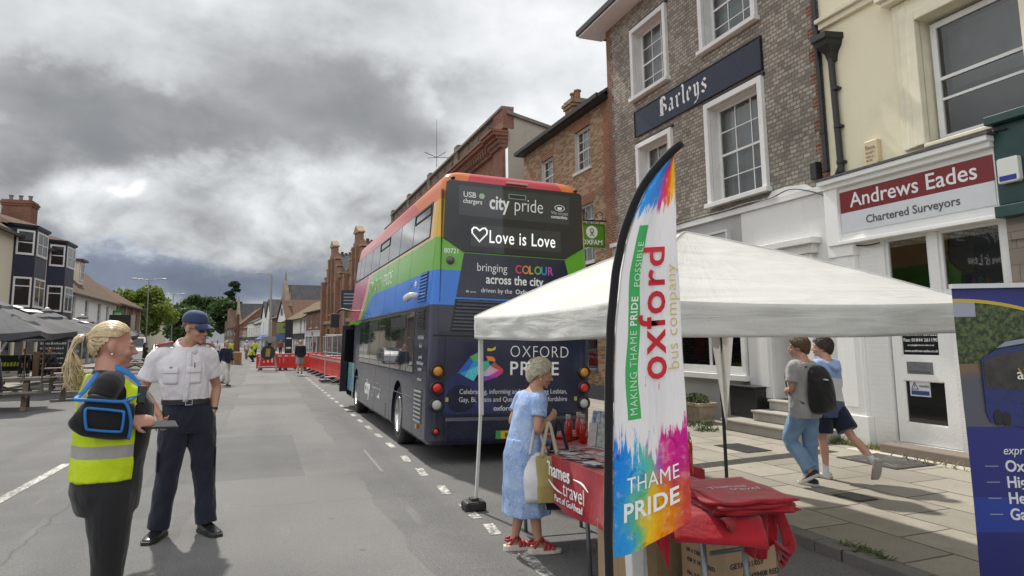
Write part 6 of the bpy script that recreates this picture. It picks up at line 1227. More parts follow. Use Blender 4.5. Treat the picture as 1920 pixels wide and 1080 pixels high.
# front door folded open, front mirror arm
mb = MB(); mb.box(-1.44, -1.0, 10.36, 10.42, .38, 2.1); dl = local(mb.build('door_leaf', BLACK, bus)); mb = MB(); mb.box(-1.41, -1.06, 10.352, 10.36, .5, 2.0); mb.build('door_pane', BG, dl)
mb = MB(); mb.chain([(-1.2, 10.7, 2.5), (-1.45, 10.9, 2.55), (-1.6, 10.85, 2.4)], [.03, .03, .03], 8); mb.box(-1.72, -1.5, 10.75, 10.85, 2.05, 2.42); local(mb.build('mirror', BLACK, bus, bevel=.02)); mb = MB(); mb.fbox(FSL, -10.2, -8.85, .45, 1.15, .0, .008); local(mb.build('front_graphic', mat('front_blue', (.05, .2, .5), .3, .4, 3, c2=(.25, .4, .1)), bus))
mb = MB(); mb.prism(Fr((0, 0, 0), (1, 0, 0), (0, 0, 1), (0, -1, 0)), [(-1.0, 1.1), (1.0, 1.1), (1.0, 2.1), (-1.0, 2.1)], -10.93, -10.9); local(mb.build('windscreen', BG, bus))

bus.location = (3.29, 8.82, -.107); bus.rotation_euler = (0, .036, 0); bus.scale = (.98, .845, .967)
N0 = names()
# ================================================================ gazebo
CAN = None
def canvas():
    m, t, out = newmat('gazebo_canvas'); o = t.obj(); x, y, z = t.sep(o)
    c = t.mix(t.sm(t.noise(o, 1.4, 5, .6), .4, .7), (.76, .76, .735), (.70, .70, .675))
    v = t.vm('ADD', o, t.vm('SCALE', t.noise(o, 1.2, 3, out=1), sc=.5))
    w1 = t.noise(t.comb(t.mul(t.add(x, t.mul(y, .3)), .55), t.mul(y, .8), t.mul(z, 7)), 1.5, 3, .5, dist=.7); w2 = t.m('ABSOLUTE', t.sub(t.noise(v, 1.7, 2, .45), .5))
    h = t.add(w1, t.mul(w2, -1.3)); rd_ = t.noise(t.comb(t.mul(t.m('ARCTAN2', t.sub(y, 5.28), t.sub(x, 3.8)), 9.0), t.mul(z, 2.0), 0.0), 1.6, 5, .65); nr = bump(t, t.add(h, t.mul(rd_, .55)), .5, .03)
    d = t.node('ShaderNodeBsdfDiffuse', {'Color': c, 'Normal': nr}); tr = t.node('ShaderNodeBsdfTranslucent', {'Color': (.62, .61, .57, 1), 'Normal': nr}); mx = t.node('ShaderNodeMixShader', {0: .30, 1: d.outputs[0], 2: tr.outputs[0]}); t.l.new(mx.outputs[0], out.inputs[0]); return m
CAN = canvas()
gz = thing('gazebo', 'white pop up gazebo with peaked fabric roof standing over the red tables', 'gazebo', (3.8, 5.28, 0))
H_ = 1.62; PK = 2.70; ED = 1.95
def roof(u, v):      # u, v in -1..1
    r = max(abs(u), abs(v)); s_ = min(abs(u), abs(v)); 
    z = PK - (PK - ED) * r ** 1.12 - .055 * math.sin(math.pi * min(1, r)) * (1 - (s_ / max(r, .001)) ** 3) - .03 * (r ** 4) * (1 - (s_ / max(r, .001)) ** 2)
    z += (1 - r ** 8) * (.016 * noise.noise(Vector((u * 2.4, v * 2.4, 1))) + .006 * noise.noise(Vector((u * 9, v * 7, 4))))
    return (3.8 + u * H_, 5.28 + v * H_, z)
mb = MB()
for q in range(4):
    def pan(a, b, q=q):
        r = .004 + .996 * b; u = (a * 2 - 1) * r; return roof(*((u, -r), (r, u), (-u, r), (-r, -u))[q])
    mb.grid(pan, 48, 40)
can = mb.build('canopy', CAN, gz, smooth=True); mb = MB()
for a, b in ((1, 1), (1, -1), (-1, 1), (-1, -1)): mb.chain([Vector(roof(a * k / 12, b * k / 12)) + Vector((0, 0, .002)) for k in range(13)], [.007] * 13, 6, sub=1)
mb.build('seam', CAN, can, smooth=True)
mb = MB()
for F_, L in ((Fr((3.8, 5.28, 0), (1, 0, 0), (0, 0, 1), (0, -1, 0)), 0), (Fr((3.8, 5.28, 0), (0, -1, 0), (0, 0, 1), (-1, 0, 0)), 0), (Fr((3.8, 5.28, 0), (-1, 0, 0), (0, 0, 1), (0, 1, 0)), 0), (Fr((3.8, 5.28, 0), (0, 1, 0), (0, 0, 1), (1, 0, 0)), 0)):
    def val(a, b, F_=F_):
        u = (a * 2 - 1); p = F_.P(u * H_, 0, H_ + .004); base = roof(*(((p.x - 3.8) / H_ if abs(p.x - 3.8) < H_ else (1 if p.x > 3.8 else -1)), ((p.y - 5.28) / H_ if abs(p.y - 5.28) < H_ else (1 if p.y > 5.28 else -1))))
        w_ = .012 * math.sin(u * 6 + F_.n.x) * b + .005 * math.sin(u * 13 + 2) * b + .01 * noise.noise(Vector((u * 5, b * 3, F_.n.x * 3)))
        return F_.P(u * H_, base[2] - .235 * b - .004 * math.sin(u * 5) * b, H_ + .004 + w_)
    mb.grid(val, 60, 8)
mb.build('valance', CAN, gz, smooth=True, solid=.004)
LEGW = mat('gazebo_leg_white', (.62, .62, .60), .4, .1, 8); LEGK = mat('gazebo_leg_black', (.02, .02, .02), .4, .1)
for (x, y), m_, (bx, by), z0 in (((-1, 1), LEGW, (-.035, .0), -.06), ((1, 1), LEGK, (.0, .0), -.05), ((-1, -1), LEGW, (.02, 0), -.06), ((1, -1), LEGW, (0, 0), -.05)):
    cx, cy = 3.8 + x * (H_ - .05), 5.28 + y * (H_ - .05); mb = MB(); mb.bar((cx + bx * 2, cy, z0), (cx, cy, 1.0), .032, .032, up=(0, 1, 0)); mb.bar((cx, cy, .9), (cx, cy, 1.94), .045, .045, up=(0, 1, 0)); lg = mb.build('leg', m_, gz, bevel=.004)
    mb = MB(); mb.box(cx + bx * 2 - .05, cx + bx * 2 + .05, cy - .05, cy + .05, z0, z0 + .012); mb.build('foot_plate', LEGK, lg)
    if (x, y) == (-1, -1): mb = MB(); mb.rings([[(cx - .07 + a * w_, cy - .05 + b * w_, z) for a, b in ((-1, -1), (1, -1), (1, 1), (-1, 1))] for z, w_ in ((-.06, .03), (.5, .046), (.72, .05))]); mb.build('leg_sleeve', LEGW, lg, bevel=.006)
    if (x, y) == (1, 1):      # rolled side panel gathered round the leg
        mb = MB(); mb.grid(lambda a, b: (cx - .17 * (1 - b) ** 1.0 + (.34 * (1 - b)) * a, cy - .045 - .03 * math.sin(a * 9) * (1 - b), 1.74 - 1.15 * b), 12, 10); mb.build('gathered_curtain', CAN, lg, smooth=True)
mb = MB()
for s_ in (-1, 1):
    for k in range(2):
        a = -1 + k; 
        for A, B in (((a, s_), (a + 1, s_)), ((s_, a), (s_, a + 1))):
            P = [(3.8 + q[0] * (H_ - .05), 5.28 + q[1] * (H_ - .05)) for q in (A, B)]
            mb.bar((*P[0], 1.92), (*P[1], 1.80), .02, .012); mb.bar((*P[0], 1.80), (*P[1], 1.92), .02, .012)
for a, b in ((-1, 0), (1, 0), (0, 1), (0, -1)): mb.bar((3.8 + a * (H_ - .05), 5.28 + b * (H_ - .05), 1.85), (3.8, 5.28, 2.2), .025, .015)
mb.bar((3.8, 5.28, 2.1), (3.8, 5.28, 2.66), .04, .04, up=(0, 1, 0)); mb.build('truss', LEGW, gz)
wt = thing('leg_weight', 'black plastic weight clamped round the foot of the far left gazebo leg', 'weight', (2.16, 6.85, -.065)); mb = MB(); mb.prism(Fr((2.14, 6.85, -.065), (1, 0, 0), (0, 0, 1), (0, -1, 0)), [(-.105, 0), (.105, 0), (.115, .02), (.115, .075), (.1, .1), (-.1, .1), (-.115, .075), (-.115, .02)], -.09, .09); mb.build('block', BLACKP, wt, bevel=.015); mb = MB(); mb.box(2.08, 2.2, 6.75, 6.765, -.03, .02); mb.box(2.1, 2.18, 6.8, 6.9, .036, .06); mb.build('strap', mat('strap_black', (.03, .03, .032), .7), wt)

# ================================================================ red tables
REDC = cloth('red_tablecloth', (.35, .007, .018), (.28, .005, .014), .7, 4, .25, 6); REDB = cloth('red_bag', (.29, .004, .012), (.20, .003, .010), .8, 6, .5, 8)
TLEG = mat('table_leg_grey', (.20, .22, .23), .4, .15, 12, metal=.5)
TX0, TX1 = 2.30, 3.05
def table(lab, y0, y1, TX1=3.05):
    t = thing('folding_table', lab, 'table', ((TX0 + TX1) / 2, (y0 + y1) / 2, 0), 0, 'folding tables of the stall'); mb = MB(); mb.box(TX0, TX1, y0, y1, .70, .738); mb.build('tabletop', mat('table_grey', (.45, .45, .44), .5), t, bevel=.01)
    for yy in (y0 + .12, y1 - .25):
        for xx in (TX0 + .06, TX1 - .12): mb = MB(); mb.tube((xx, yy, -.03 * xx - .005), (xx, yy + .06, .7), .017, seg=10); mb.build('leg', TLEG, t, smooth=True)
        mb = MB(); mb.tube((TX0 + .1, yy, .16), (TX1 - .1, yy, .16), .013, seg=8); mb.tube((TX0 + .1, yy + .04, .5), (TX1 - .1, yy + .04, .5), .013, seg=8); mb.build('crossbar', TLEG, t)
    return t
table('grey folding table under the red cloth, behind the old woman', 4.52, 6.18); table('grey folding table nearest the camera under the heap of red bags', 3.08, 4.5, 2.76)
def drape(y0, y1, zl, nm, near=.0):
    mb = MB()
    def side(a, b): y = y0 + (y1 - y0) * a; w_ = .012 * math.sin(y * 9) * b + .02 * noise.noise(Vector((y * 3, b * 2, 3))) * b; return (TX0 - .012 - .02 * b + w_, y, .745 - (.745 - zl) * b + .01 * math.sin(y * 5) * b)
    mb.grid(side, 60, 12)
    mb.grid(lambda a, b: (TX0 - .012 + ((TX1 if a > .48 else 2.76) - TX0 + .024) * b, 3.06 + (y1 - 3.06) * a, .745 + .002 * math.sin(a * 40)), 40, 8)
    mb.grid(lambda a, b: (TX1 + .012 + .015 * math.sin(a * 30) * b, y0 + (y1 - y0) * a, .745 - .33 * b), 60, 6)
    return mb
cl = thing('tablecloth', 'red printed cloth hanging down the road side of the table', 'tablecloth', (TX0, 5.2, .745)); dm = drape(4.15, 6.22, .37, 'c'); dm.build('cloth', REDC, cl, smooth=True)
FT = Fr((TX0 - .04, 0, 0), (0, -1, 0), (0, 0, 1), (-1, 0, 0))
text('Thames', .155, FT.M(-5.22, .60, .012), LETW, parent=cl, align='LEFT', bold=.016); text('travel', .165, FT.M(-4.86, .49, .012), LETW, parent=cl, align='LEFT', bold=-.01); text('Part of GoAhead', .072, FT.M(-5.02, .42, .012), LETW, parent=cl, align='LEFT', bold=.004)
mb = MB(); mb.chain([FT.P(-5.15, .57, .014), FT.P(-5.0, .515, .014), FT.P(-4.86, .50, .014)], [.003, .008, .003], 6); mb.chain([FT.P(-4.66, .645, .014), FT.P(-4.52, .64, .014), FT.P(-4.42, .60, .014)], [.003, .008, .003], 6); mb.build('printed_swoosh', LETW, cl)
tr_ = MB(); tr_.grid(lambda a, b: (1.86 + .185 * a + .09 * b * (1 - a), 3.13 - .03 * a + .012 * math.sin(a * 9) * b, .765 - .27 * b * (.25 + .75 * a)), 12, 10); tag(tr_.build('red_pennant', REDC, smooth=True, solid=.003), 'pointed corner of red cloth hanging under the flag beside the white leg', 'cloth')
# heap of folded red bags
def bag(lab, x, y, z, a, w_=.40, l_=.42, droop=(0, 0), seed=0, logo=True, k=0):
    t = thing('tote_bag', lab, 'bag', (x, y, z), a, 'folded red bags on the table'); mb = MB(); rnd = random.Random(seed); ph = rnd.random() * 6
    def f(u, v):
        X = (u - .5) * w_; Y = (v - .5) * l_; ex = max(0, X - w_ * .5 + droop[0]) if droop[0] else 0; ey = max(0, -Y - l_ * .5 + droop[1]) if droop[1] else 0
        return Vector((X + .01 * math.sin(Y * 18 + ph), Y + .008 * math.sin(X * 22 + ph), .006 + .006 * noise.noise(Vector((X * 6, Y * 6, ph))) - ex * .8 - ey * .9))
    mb.grid(lambda u, v: f(u, v), 16, 16); b_ = local(mb.build('cloth', REDB, t, smooth=True, solid=.012))
    if logo:
        def fn(c): p = f(c.x / w_ + .5, c.y / l_ + .5); return Vector((p.x, p.y, p.z + .009))
        o1 = text('Thames', .075, None, LETW, parent=b_, bold=.012, fn=lambda c: fn(Vector((c.x - .02, c.y + .03, 0))), shear=.1); text('travel', .08, None, LETW, parent=b_, fn=lambda c: fn(Vector((c.x + .05, c.y - .045, 0))), shear=.1)
    return t
for k in range(9): bag('red bag %s the large pile on the near table' % ('on top of' if k == 8 else 'in'), 2.54 + .014 * math.sin(k * 2.4), 3.21 + .016 * math.cos(k * 1.9), .768 + k * .008, R_(-13 + 5 * math.sin(k * 1.7)), .44, .57, (0, 0), k, k == 8) if k == 8 else bag('red bag stacked within the large flat pile below the topmost bag', 2.54 + .014 * math.sin(k * 2.4), 3.21 + .016 * math.cos(k * 1.9), .768 + k * .008, R_(-13 + 5 * math.sin(k * 1.7)), .44, .57, (0, 0), k, False)
bag('red bag lying alone between the flag and the large pile, logo half hidden', 2.36, 3.25, .762, R_(-24), .45, .56, (0, .12), 21, True); bag('red bag under the lone one with its corner drooping over the edge', 2.36, 3.12, .754, R_(-34), .46, .46, (0, .12), 22, False); bag('red bag spread behind the piles towards the bottle', 2.50, 3.72, .752, R_(-8), .5, .5, (0, 0), 23, False)
bag('small stack of red bags at the far end of the cloth, uppermost one', 2.86, 6.0, .765, R_(20), .42, .36, (0, 0), 24, True); bag('small stack of red bags at the far end of the cloth, bottom one', 2.85, 6.01, .75, R_(26), .42, .36, (0, 0), 25, False)
hb_ = thing('hanging_bag', 'bundle of red bags and handles drooping over the near right table corner', 'bag', (2.55, 3.0, .75)); mb = MB()
for k in range(4):
    def hg(a, b, k=k):
        d = (.03 + .21 * math.sin(math.pi * min(1, .02 + .72 * a)) ** 1.5 - .015 * k) * b; w_ = .026 * math.sin(a * 26 + k * 1.7 + b) * b * (a + .25)
        return (2.27 + .42 * a + .008 * k - .04 * a * b, 2.955 + .10 * a + .016 * k - .035 * b - w_ - .02 * math.sin(b * 3), .768 - .004 * k - d)
    mb.grid(hg, 36, 12)
hc_ = mb.build('cloth', REDB, hb_, smooth=True, solid=.005); mb = MB()
for k in range(4): mb.chain([(2.69 + .012 * k, 3.04, .76), (2.715 + .014 * k, 3.0, .62), (2.68 + .02 * k, 2.97, .52 + .02 * k), (2.63 + .02 * k, 2.955, .50 + .02 * k), (2.60, 2.95, .62)], [(.02, .004)] * 5, 8)
mb.build('handle', REDB, hc_, smooth=True)
# bottles
BOT = newmat('red_bottle'); pbsdf(BOT[1], BOT[2], (.55, .03, .02), .08, 0, None, .5, Transmission_Weight=.45, Coat_Weight=.3); BOT = BOT[0]
def bottle(lab, x, y, z=.75):
    t = thing('water_bottle', lab, 'bottle', (x, y, z), 0, 'red water bottles'); mb = MB(); mb.lathe([(.001, .002), (.034, .002), (.037, .01), (.037, .15), (.033, .175), (.022, .195), (.021, .205)], None, 24); local(mb.build('flask', BOT, t, smooth=True)); mb = MB(); mb.lathe([(.024, .2), (.025, .205), (.025, .24), (.023, .245), (.001, .245)], None, 20); local(mb.build('cap', mat('bottle_cap', (.40, .38, .36), .3, .1, metal=.8), t)); mb = MB(); mb.chain([(.026, 0, .22), (.036, 0, .2), (.037, -.012, .14)], [.003] * 3, 6); local(mb.build('strap', mat('bottle_strap', (.5, .04, .03), .5), t)); return t
bt0 = bottle('leftmost tall red bottle in the row at the far end of the table', 2.72, 5.72)
for x, y, lab in ((2.86, 5.70, 'second red bottle from the left, partly behind the blue leaflets'), (2.90, 5.86, 'third red bottle, behind the other two of the far row'), (2.97, 5.64, 'rightmost red bottle of the far row next to the leaflet rack'), (2.80, 5.58, 'shortest looking red bottle in front of the far row'), (2.80, 4.0, 'single red bottle standing by itself right of the flag')):
    c = copy_tree(bt0); c.location = (x, y, .75); c['label'] = lab
    if 'single' in lab: c.scale = (1.15, 1.15, 1.2); c.location = (2.82, 4.02, .75)
    if 'shortest' in lab: c.scale = (.95, .95, .86)
def rack(lab, x, y, rz, cols_):
    t = thing('leaflet_rack', lab, 'leaflet rack', (x, y, .75), rz); mb = MB(); mb.bar((-.17, .05, .0), (-.12, .0, .26), .006); mb.bar((.17, .05, .0), (.17, .0, .2), .006); mb.box(-.17, .17, -.03, .1, .0, .006); mb.box(-.17, .17, .08, .086, 0, .2); local(mb.build('stand', mat('wire_white', (.65, .65, .65), .3), t)); rnd = random.Random(x)
    for k, c in enumerate(cols_): mb = MB(); F_ = Fr((-.12 + k % 3 * .105, .05 - (k // 3) * .05, .01 + .1 * (1 - k // 3)), (1, 0, 0), Vector((0, .2, 1)).normalized(), Vector((0, -1, .2)).normalized()); mb.fbox(F_, -.045, .048, 0, .2, 0, .012); lf = local(mb.build('leaflet', mat('leaflet_%d%d' % (k, int(c[2] * 100)), c, .4, .5, 22, c2=(.5, .5, .5)), t))
    return t
rack('wire rack of blue and white leaflets next to the red bottles', 2.80, 5.22, R_(-70), [(.03, .10, .30), (.05, .14, .32), (.06, .07, .12), (.4, .4, .38), (.2, .25, .22), (.45, .45, .42)])
lf = thing('leaflet_spread', 'grey printed leaflets spread flat along the front of the red cloth', 'leaflets', (2.45, 5.0, .75)); rnd = random.Random(9); lm = [mat('flyer_a', (.42, .40, .40), .5, .6, 26, c2=(.08, .07, .09)), mat('flyer_b', (.35, .30, .30), .5, .6, 34, c2=(.30, .05, .06)), mat('flyer_c', (.22, .25, .30), .5, .6, 30, c2=(.5, .5, .5))]
for k in range(46):
    mb = MB(); x, y, a = rnd.uniform(2.36, 2.72), rnd.uniform(4.5, 5.35), rnd.gauss(.2, .25); F_ = Fr((x, y, .7505 + k * .0006), (math.cos(a), math.sin(a), 0), (-math.sin(a), math.cos(a), 0), (0, 0, 1)); mb.fbox(F_, -.05, .05, -.075, .075, 0, .0008); mb.build('leaflet', lm[k % 3], lf)
ly = thing('lanyard_heap', 'heap of bright blue lanyards on the cloth near the bottles', 'lanyards', (2.42, 5.72, .75)); mb = MB(); rnd = random.Random(4)
for k in range(14): c = Vector((2.42 + rnd.gauss(0, .05), 5.7 + rnd.gauss(0, .07), .76)); r = rnd.uniform(.05, .1); mb.chain([c + Vector((r * math.cos(a), r * 1.3 * math.sin(a), .012 + .02 * rnd.random())) for a in [j * .7 for j in range(10)]], [(.006, .002)] * 10, 6, sub=2)
mb.ell((2.42, 5.68, .765), (.09, .11, .012)); mb.build('strap', mat('lanyard_blue', (.02, .16, .5), .5, .3, 20), ly, smooth=True)
# cardboard boxes under the table
CARD = mat('cardboard', (.34, .235, .14), .8, .15, 5, bmp=.1, bscale=40); TAPE = mat('parcel_tape', (.30, .20, .11), .3, .05)
def carton(lab, x, y, rz, w_, d_, h_, words=()):
    t = thing('cardboard_box', lab, 'box', (x, y, -.086), rz, 'cardboard boxes under the table'); mb = MB(); mb.box(-w_ / 2, w_ / 2, -d_ / 2, d_ / 2, 0, h_); b = local(mb.build('carton', CARD, t, bevel=.006)); mb = MB(); mb.box(-.025, .025, -d_ / 2 - .002, d_ / 2 + .002, h_, h_ + .002); mb.box(-.025, .025, -d_ / 2 - .002, -d_ / 2, 0, h_); mb.box(-w_ / 2 - .002, -w_ / 2, -.025, .025, 0, h_); mb.build('tape', TAPE, b)
    F_ = Fr((0, -d_ / 2, 0), (1, 0, 0), (0, 0, 1), (0, -1, 0)); FL_ = Fr((-w_ / 2, 0, 0), (0, -1, 0), (0, 0, 1), (-1, 0, 0))
    for k, s_ in enumerate(words): text(s_, .046, F_.M(-w_ * .42, h_ * .62 - k * .072, .002), mat('box_print', (.05, .04, .035), .8, 0), parent=b, align='LEFT', bold=.01)
    if words:
        for k, s_ in enumerate(('50 x 1200', '450 X 10740 RED')): text(s_, .036, FL_.M(-d_ * .36, h_ * .66 - k * .06, .002), MATS['box_print'], parent=b, align='LEFT')
        for k, s_ in enumerate(('No. 4 8 1200', 'Rotterdam 034')): text(s_, .036, FL_.M(-d_ * .36, h_ * .42 - k * .06, .002), MATS['box_print'], parent=b, align='LEFT')
        mb = MB(); mb.fbox(FL_, -d_ * .36, -d_ * .36 + .1, h_ * .78, h_ * .78 + .1, 0, .003); mb.build('paper_label', LETW, b)
    return t
carton('brown cardboard box with dark stencilled lettering under the near table', 2.90, 3.73, R_(4), .42, .42, .60, ('GET/0421/059', '50 x 107499408 RED', 'Rotterdam', 'C/no.  26 IN 034'))
carton('plain brown cardboard box behind the stencilled box under the table', 2.52, 4.2, R_(10), .42, .40, .52)

# ================================================================ feather flag
def flag_mat():
    m, t, out = newmat('flag_print'); uv = t.node('ShaderNodeUVMap', uv_map='uv').outputs[0]; u, v, _ = t.sep(uv)
    p = t.comb(t.mul(u, 1.0), t.mul(v, 4.0), 0.0)
    wv = t.vm('ADD', p, t.vm('SCALE', t.vm('SUBTRACT', t.noise(p, 2.2, 5, .6, out=1), (.5, .5, .5)), sc=.55)); wu, wy, _ = t.sep(wv)
    cr = t.node('ShaderNodeValToRGB', {0: wu}); e = cr.color_ramp.elements; e[0].position = .12; e[0].color = (.02, .20, .62, 1); e[1].position = .95; e[1].color = (.45, .02, .22, 1)
    for q, c in ((.30, (.04, .35, .55)), (.42, (.10, .42, .28)), (.52, (.30, .12, .40)), (.68, (.55, .03, .22))): x = e.new(q); x.color = (*c, 1)
    cb_ = t.node('ShaderNodeValToRGB', {0: t.add(wu, t.mul(t.sub(t.noise(p, 3, 4), .5), .5))}); e = cb_.color_ramp.elements; e[0].position = .1; e[0].color = (.03, .25, .60, 1); e[1].position = .9; e[1].color = (.45, .06, .05, 1)
    for q, c in ((.3, (.10, .38, .16)), (.45, (.62, .42, .02)), (.7, (.65, .22, .01))): x = e.new(q); x.color = (*c, 1)
    low = t.mix(t.sm(wy, .78, .42), cr.outputs[0], cb_.outputs[0])
    up = t.node('ShaderNodeValToRGB', {0: wu}); e = up.color_ramp.elements; e[0].position = .22; e[0].color = (.03, .25, .65, 1); e[1].position = .85; e[1].color = (.65, .38, .03, 1)
    for q, c in ((.42, (.08, .22, .62)), (.52, (.45, .04, .25)), (.62, (.60, .06, .02)), (.74, (.66, .18, .01))): x = e.new(q); x.color = (*c, 1)
    st = t.noise(t.comb(t.mul(u, 9.0), t.mul(v, 5.0), 0.0), 1.4, 5, .65, dist=.8); st2 = t.noise(t.comb(t.mul(u, 26.0), t.mul(v, 16.0), 0.0), 1.0, 3, .6)
    edge = t.add(.235, t.add(t.mul(t.sub(st, .5), .34), t.mul(t.m('ABSOLUTE', t.sub(u, .5)), .10)))
    lowmask = t.sm(t.sub(edge, v), -.012, .018); drops = t.mul(t.gt(st2, .70), t.mul(t.gt(v, .18), t.lt(v, .42)))
    upmask = t.sm(t.sub(v, t.add(.845, t.add(t.mul(t.sub(st, .5), .16), t.mul(t.sub(u, .5), .04)))), -.008, .012)
    c = t.mix(lowmask, (.62, .62, .645), low); c = t.mix(t.mul(drops, .8), c, cr.outputs[0]); c = t.mix(upmask, c, up.outputs[0])
    c = t.mix(t.mul(t.mul(t.m('MAXIMUM', lowmask, upmask), t.sm(t.noise(p, 5, 5, .7), .5, .75)), .4), c, (.75, .70, .72)); c = t.mix(t.mul(t.mul(lowmask, t.sm(t.noise(p, 4.5, 5, .7, dist=1.5), .52, .66)), .6), c, t.mix(1.0, c, (.35, .25, .55), 'MULTIPLY'))
    gb = t.add(.27, t.mul(t.m('SINE', t.mul(v, 26.0)), .018)); band = t.mul(t.sm(t.m('ABSOLUTE', t.sub(u, gb)), .098, .09), t.mul(t.gt(v, .315), t.lt(v, .80)))
    c = t.mix(band, c, (.06, .33, .11))
    nr = bump(t, t.add(t.noise(t.comb(t.mul(u, 4.0), t.mul(v, 3.0), 0.0), 2, 4), t.mul(t.m('SINE', t.mul(v, 60.0)), .03)), .3, .04)
    d = t.node('ShaderNodeBsdfDiffuse', {'Color': c, 'Normal': nr}); tr = t.node('ShaderNodeBsdfTranslucent', {'Color': c, 'Normal': nr}); mx = t.node('ShaderNodeMixShader', {0: .38, 1: d.outputs[0], 2: tr.outputs[0]}); t.l.new(mx.outputs[0], out.inputs[0]); return m
fl = thing('feather_flag', 'tall white feather flag with rainbow paint splashes on a black curved pole', 'flag', (1.9, 3.52, 0))
fa = R_(-24); fd = Vector((math.cos(fa), math.sin(fa), 0)); fnn = Vector((math.sin(fa), -math.cos(fa), 0)); FO = Vector((1.915, 3.52, 0))
PS = ((.3, -.005), (.6, -.005), (1.5, .03), (1.8, .05), (2.1, .09), (2.3, .135), (2.46, .19), (2.6, .26), (2.72, .345), (2.82, .44), (2.9, .53))
def pole_s(h):     # sideways offset of the pole sleeve at height h
    for a, b in zip(PS, PS[1:]):
        if h <= b[0]: return a[1] + (b[1] - a[1]) * (h - a[0]) / (b[0] - a[0])
    return PS[-1][1]
def flag_P(u, v, n=0):
    h0 = .46 + .07 * u; h = .46 + v * 2.4
    s0 = pole_s(h) + .03; s1 = .47 + .008 * math.sin(v * 7)
    s1 = max(s1, s0 + .012)
    s_ = s0 + (s1 - s0) * u; hh = h + (1 - v) ** 3 * (.22 * u ** 1.5)
    dep = .018 * math.sin(v * 9 + u * 2.0) * u + .012 * math.sin(u * 9 + v * 3) + .01 * math.sin(v * 23) * u
    return FO + fd * s_ + Vector((0, 0, hh)) + fnn * (dep + n)
mb = MB(); mb.grid(lambda a, b: flag_P(a, b), 26, 110); fc = mb.build('cloth', flag_mat(), fl, smooth=True)
mb = MB(); hs_ = [.3 + k * .1 for k in range(27)]; pts = [FO + fd * pole_s(h) + Vector((0, 0, h)) for h in hs_ if h < 2.87] + [FO + fd * (pole_s(2.88) + .01) + Vector((0, 0, 2.885))]; mb.chain(pts, [(.026, .016)] * len(pts), 10, ref=fd); mb.build('pole_sleeve', cloth('sleeve_black', (.012, .012, .014)), fl, smooth=True)
mb = MB(); mb.tube(FO + Vector((-.02, 0, -.30)), FO + fd * pole_s(.3) + Vector((0, 0, .45)), .014, seg=10); mb.build('pole', BLACK, fl, smooth=True); mb = MB()
for k in range(4): a = k * math.pi / 2 + .5; mb.bar(FO + Vector((-.02, 0, -.285)), FO + Vector((.4 * math.cos(a), .4 * math.sin(a), -.29)), .03, .01)
mb.build('cross_base', BLACK, fl)
def flag_text(s, size, u0, v0, m_, rot=True, sx=1.0, bold=0, spacing=1.0, n=.013):
    def fn(c):
        if rot: du, dv = -c.y, c.x      # reads upwards
        else: du, dv = c.x, c.y
        return flag_P(u0 + du / .42, v0 + dv / 2.4, n)
    return text(s, size, None, m_, parent=fc, align='LEFT', fn=fn, sx=sx, bold=bold, spacing=spacing, extrude=0)
FR_RED = mat('flag_red', (.50, .012, .025), .7, 0); FR_GOLD = mat('flag_gold', (.58, .48, .14), .7, 0); FR_PALE = mat('flag_pale_green', (.55, .72, .55), .7, 0)
flag_text('MAKING THAME', .062, .325, .325, FR_PALE, sx=1.0, bold=-.004, spacing=1.12); flag_text('PRIDE', .064, .325, .545, LETW, sx=1.0, bold=.018, spacing=1.08); flag_text('POSSIBLE', .062, .345, .642, FR_PALE, sx=1.0, bold=-.004, spacing=1.12)
flag_text('oxford', .235, .74, .405, FR_RED, sx=1.16, bold=.016, spacing=1.1); flag_text('bus company', .10, .935, .425, FR_GOLD, sx=1.18, bold=-.004, spacing=1.05)
flag_text('THAME', .13, .17, .142, LETW, False, sx=.66, bold=-.002, spacing=1.05); flag_text('PRIDE', .145, .12, .078, LETW, False, sx=.78, bold=.022, spacing=1.04)

# ================================================================ roll-up banner
ru = thing('roll_up_banner', 'blue roll up banner with a coach photograph at the right edge', 'banner', (4.6, 2.85, -.035)); ra = R_(-24); rd = Vector((math.cos(ra), math.sin(ra), 0)); rn = Vector((math.sin(ra), -math.cos(ra), 0))
RF = Fr((4.28, 3.05, .075), rd, (0, 0, 1), rn)
def coach_mat():
    m, t, out = newmat('banner_print'); uv = t.node('ShaderNodeUVMap', uv_map='uv').outputs[0]; u, v, _ = t.sep(uv)
    c = t.mix(t.sm(v, .0, .5), (.018, .022, .13), (.022, .028, .17))
    c = t.mix(t.mul(t.gt(v, .17), t.lt(v, .285)), c, (.02, .045, .26))
    ph = t.mul(t.gt(v, .52), t.lt(v, t.sub(.955, t.mul(t.mul(u, u), .12))))
    fol = t.mix(t.sm(t.noise(t.comb(t.mul(u, 14.0), t.mul(v, 30.0), 0.0), 1.6, 6, .7), .38, .66), (.012, .022, .008), (.10, .14, .05)); fol = t.mix(t.mul(t.lt(u, .16), t.gt(v, .9)), fol, (.30, .31, .38))
    gr = t.mix(t.sm(v, .68, .72), (.085, .088, .11), t.mix(t.lt(v, .735), fol, (.16, .11, .07)))
    c = t.mix(ph, c, gr)
    yb = t.sub(.958, t.mul(t.mul(u, u), .12)); c = t.mix(t.mul(t.lt(t.m('ABSOLUTE', t.sub(v, yb)), .006), 1.0), c, (.50, .36, .04))
    pbsdf(t, out, c, .4, 0, bump(t, t.noise(t.obj(), 3, 2), .08, .03), .4); return m
mb = MB(); mb.grid(lambda a, b: RF.P(-.0 + .85 * a, .07 + 1.85 * b, .01 * math.sin(b * 5) + .004 * math.sin(a * 8)), 20, 40); bp = mb.build('print', coach_mat(), ru, smooth=True)
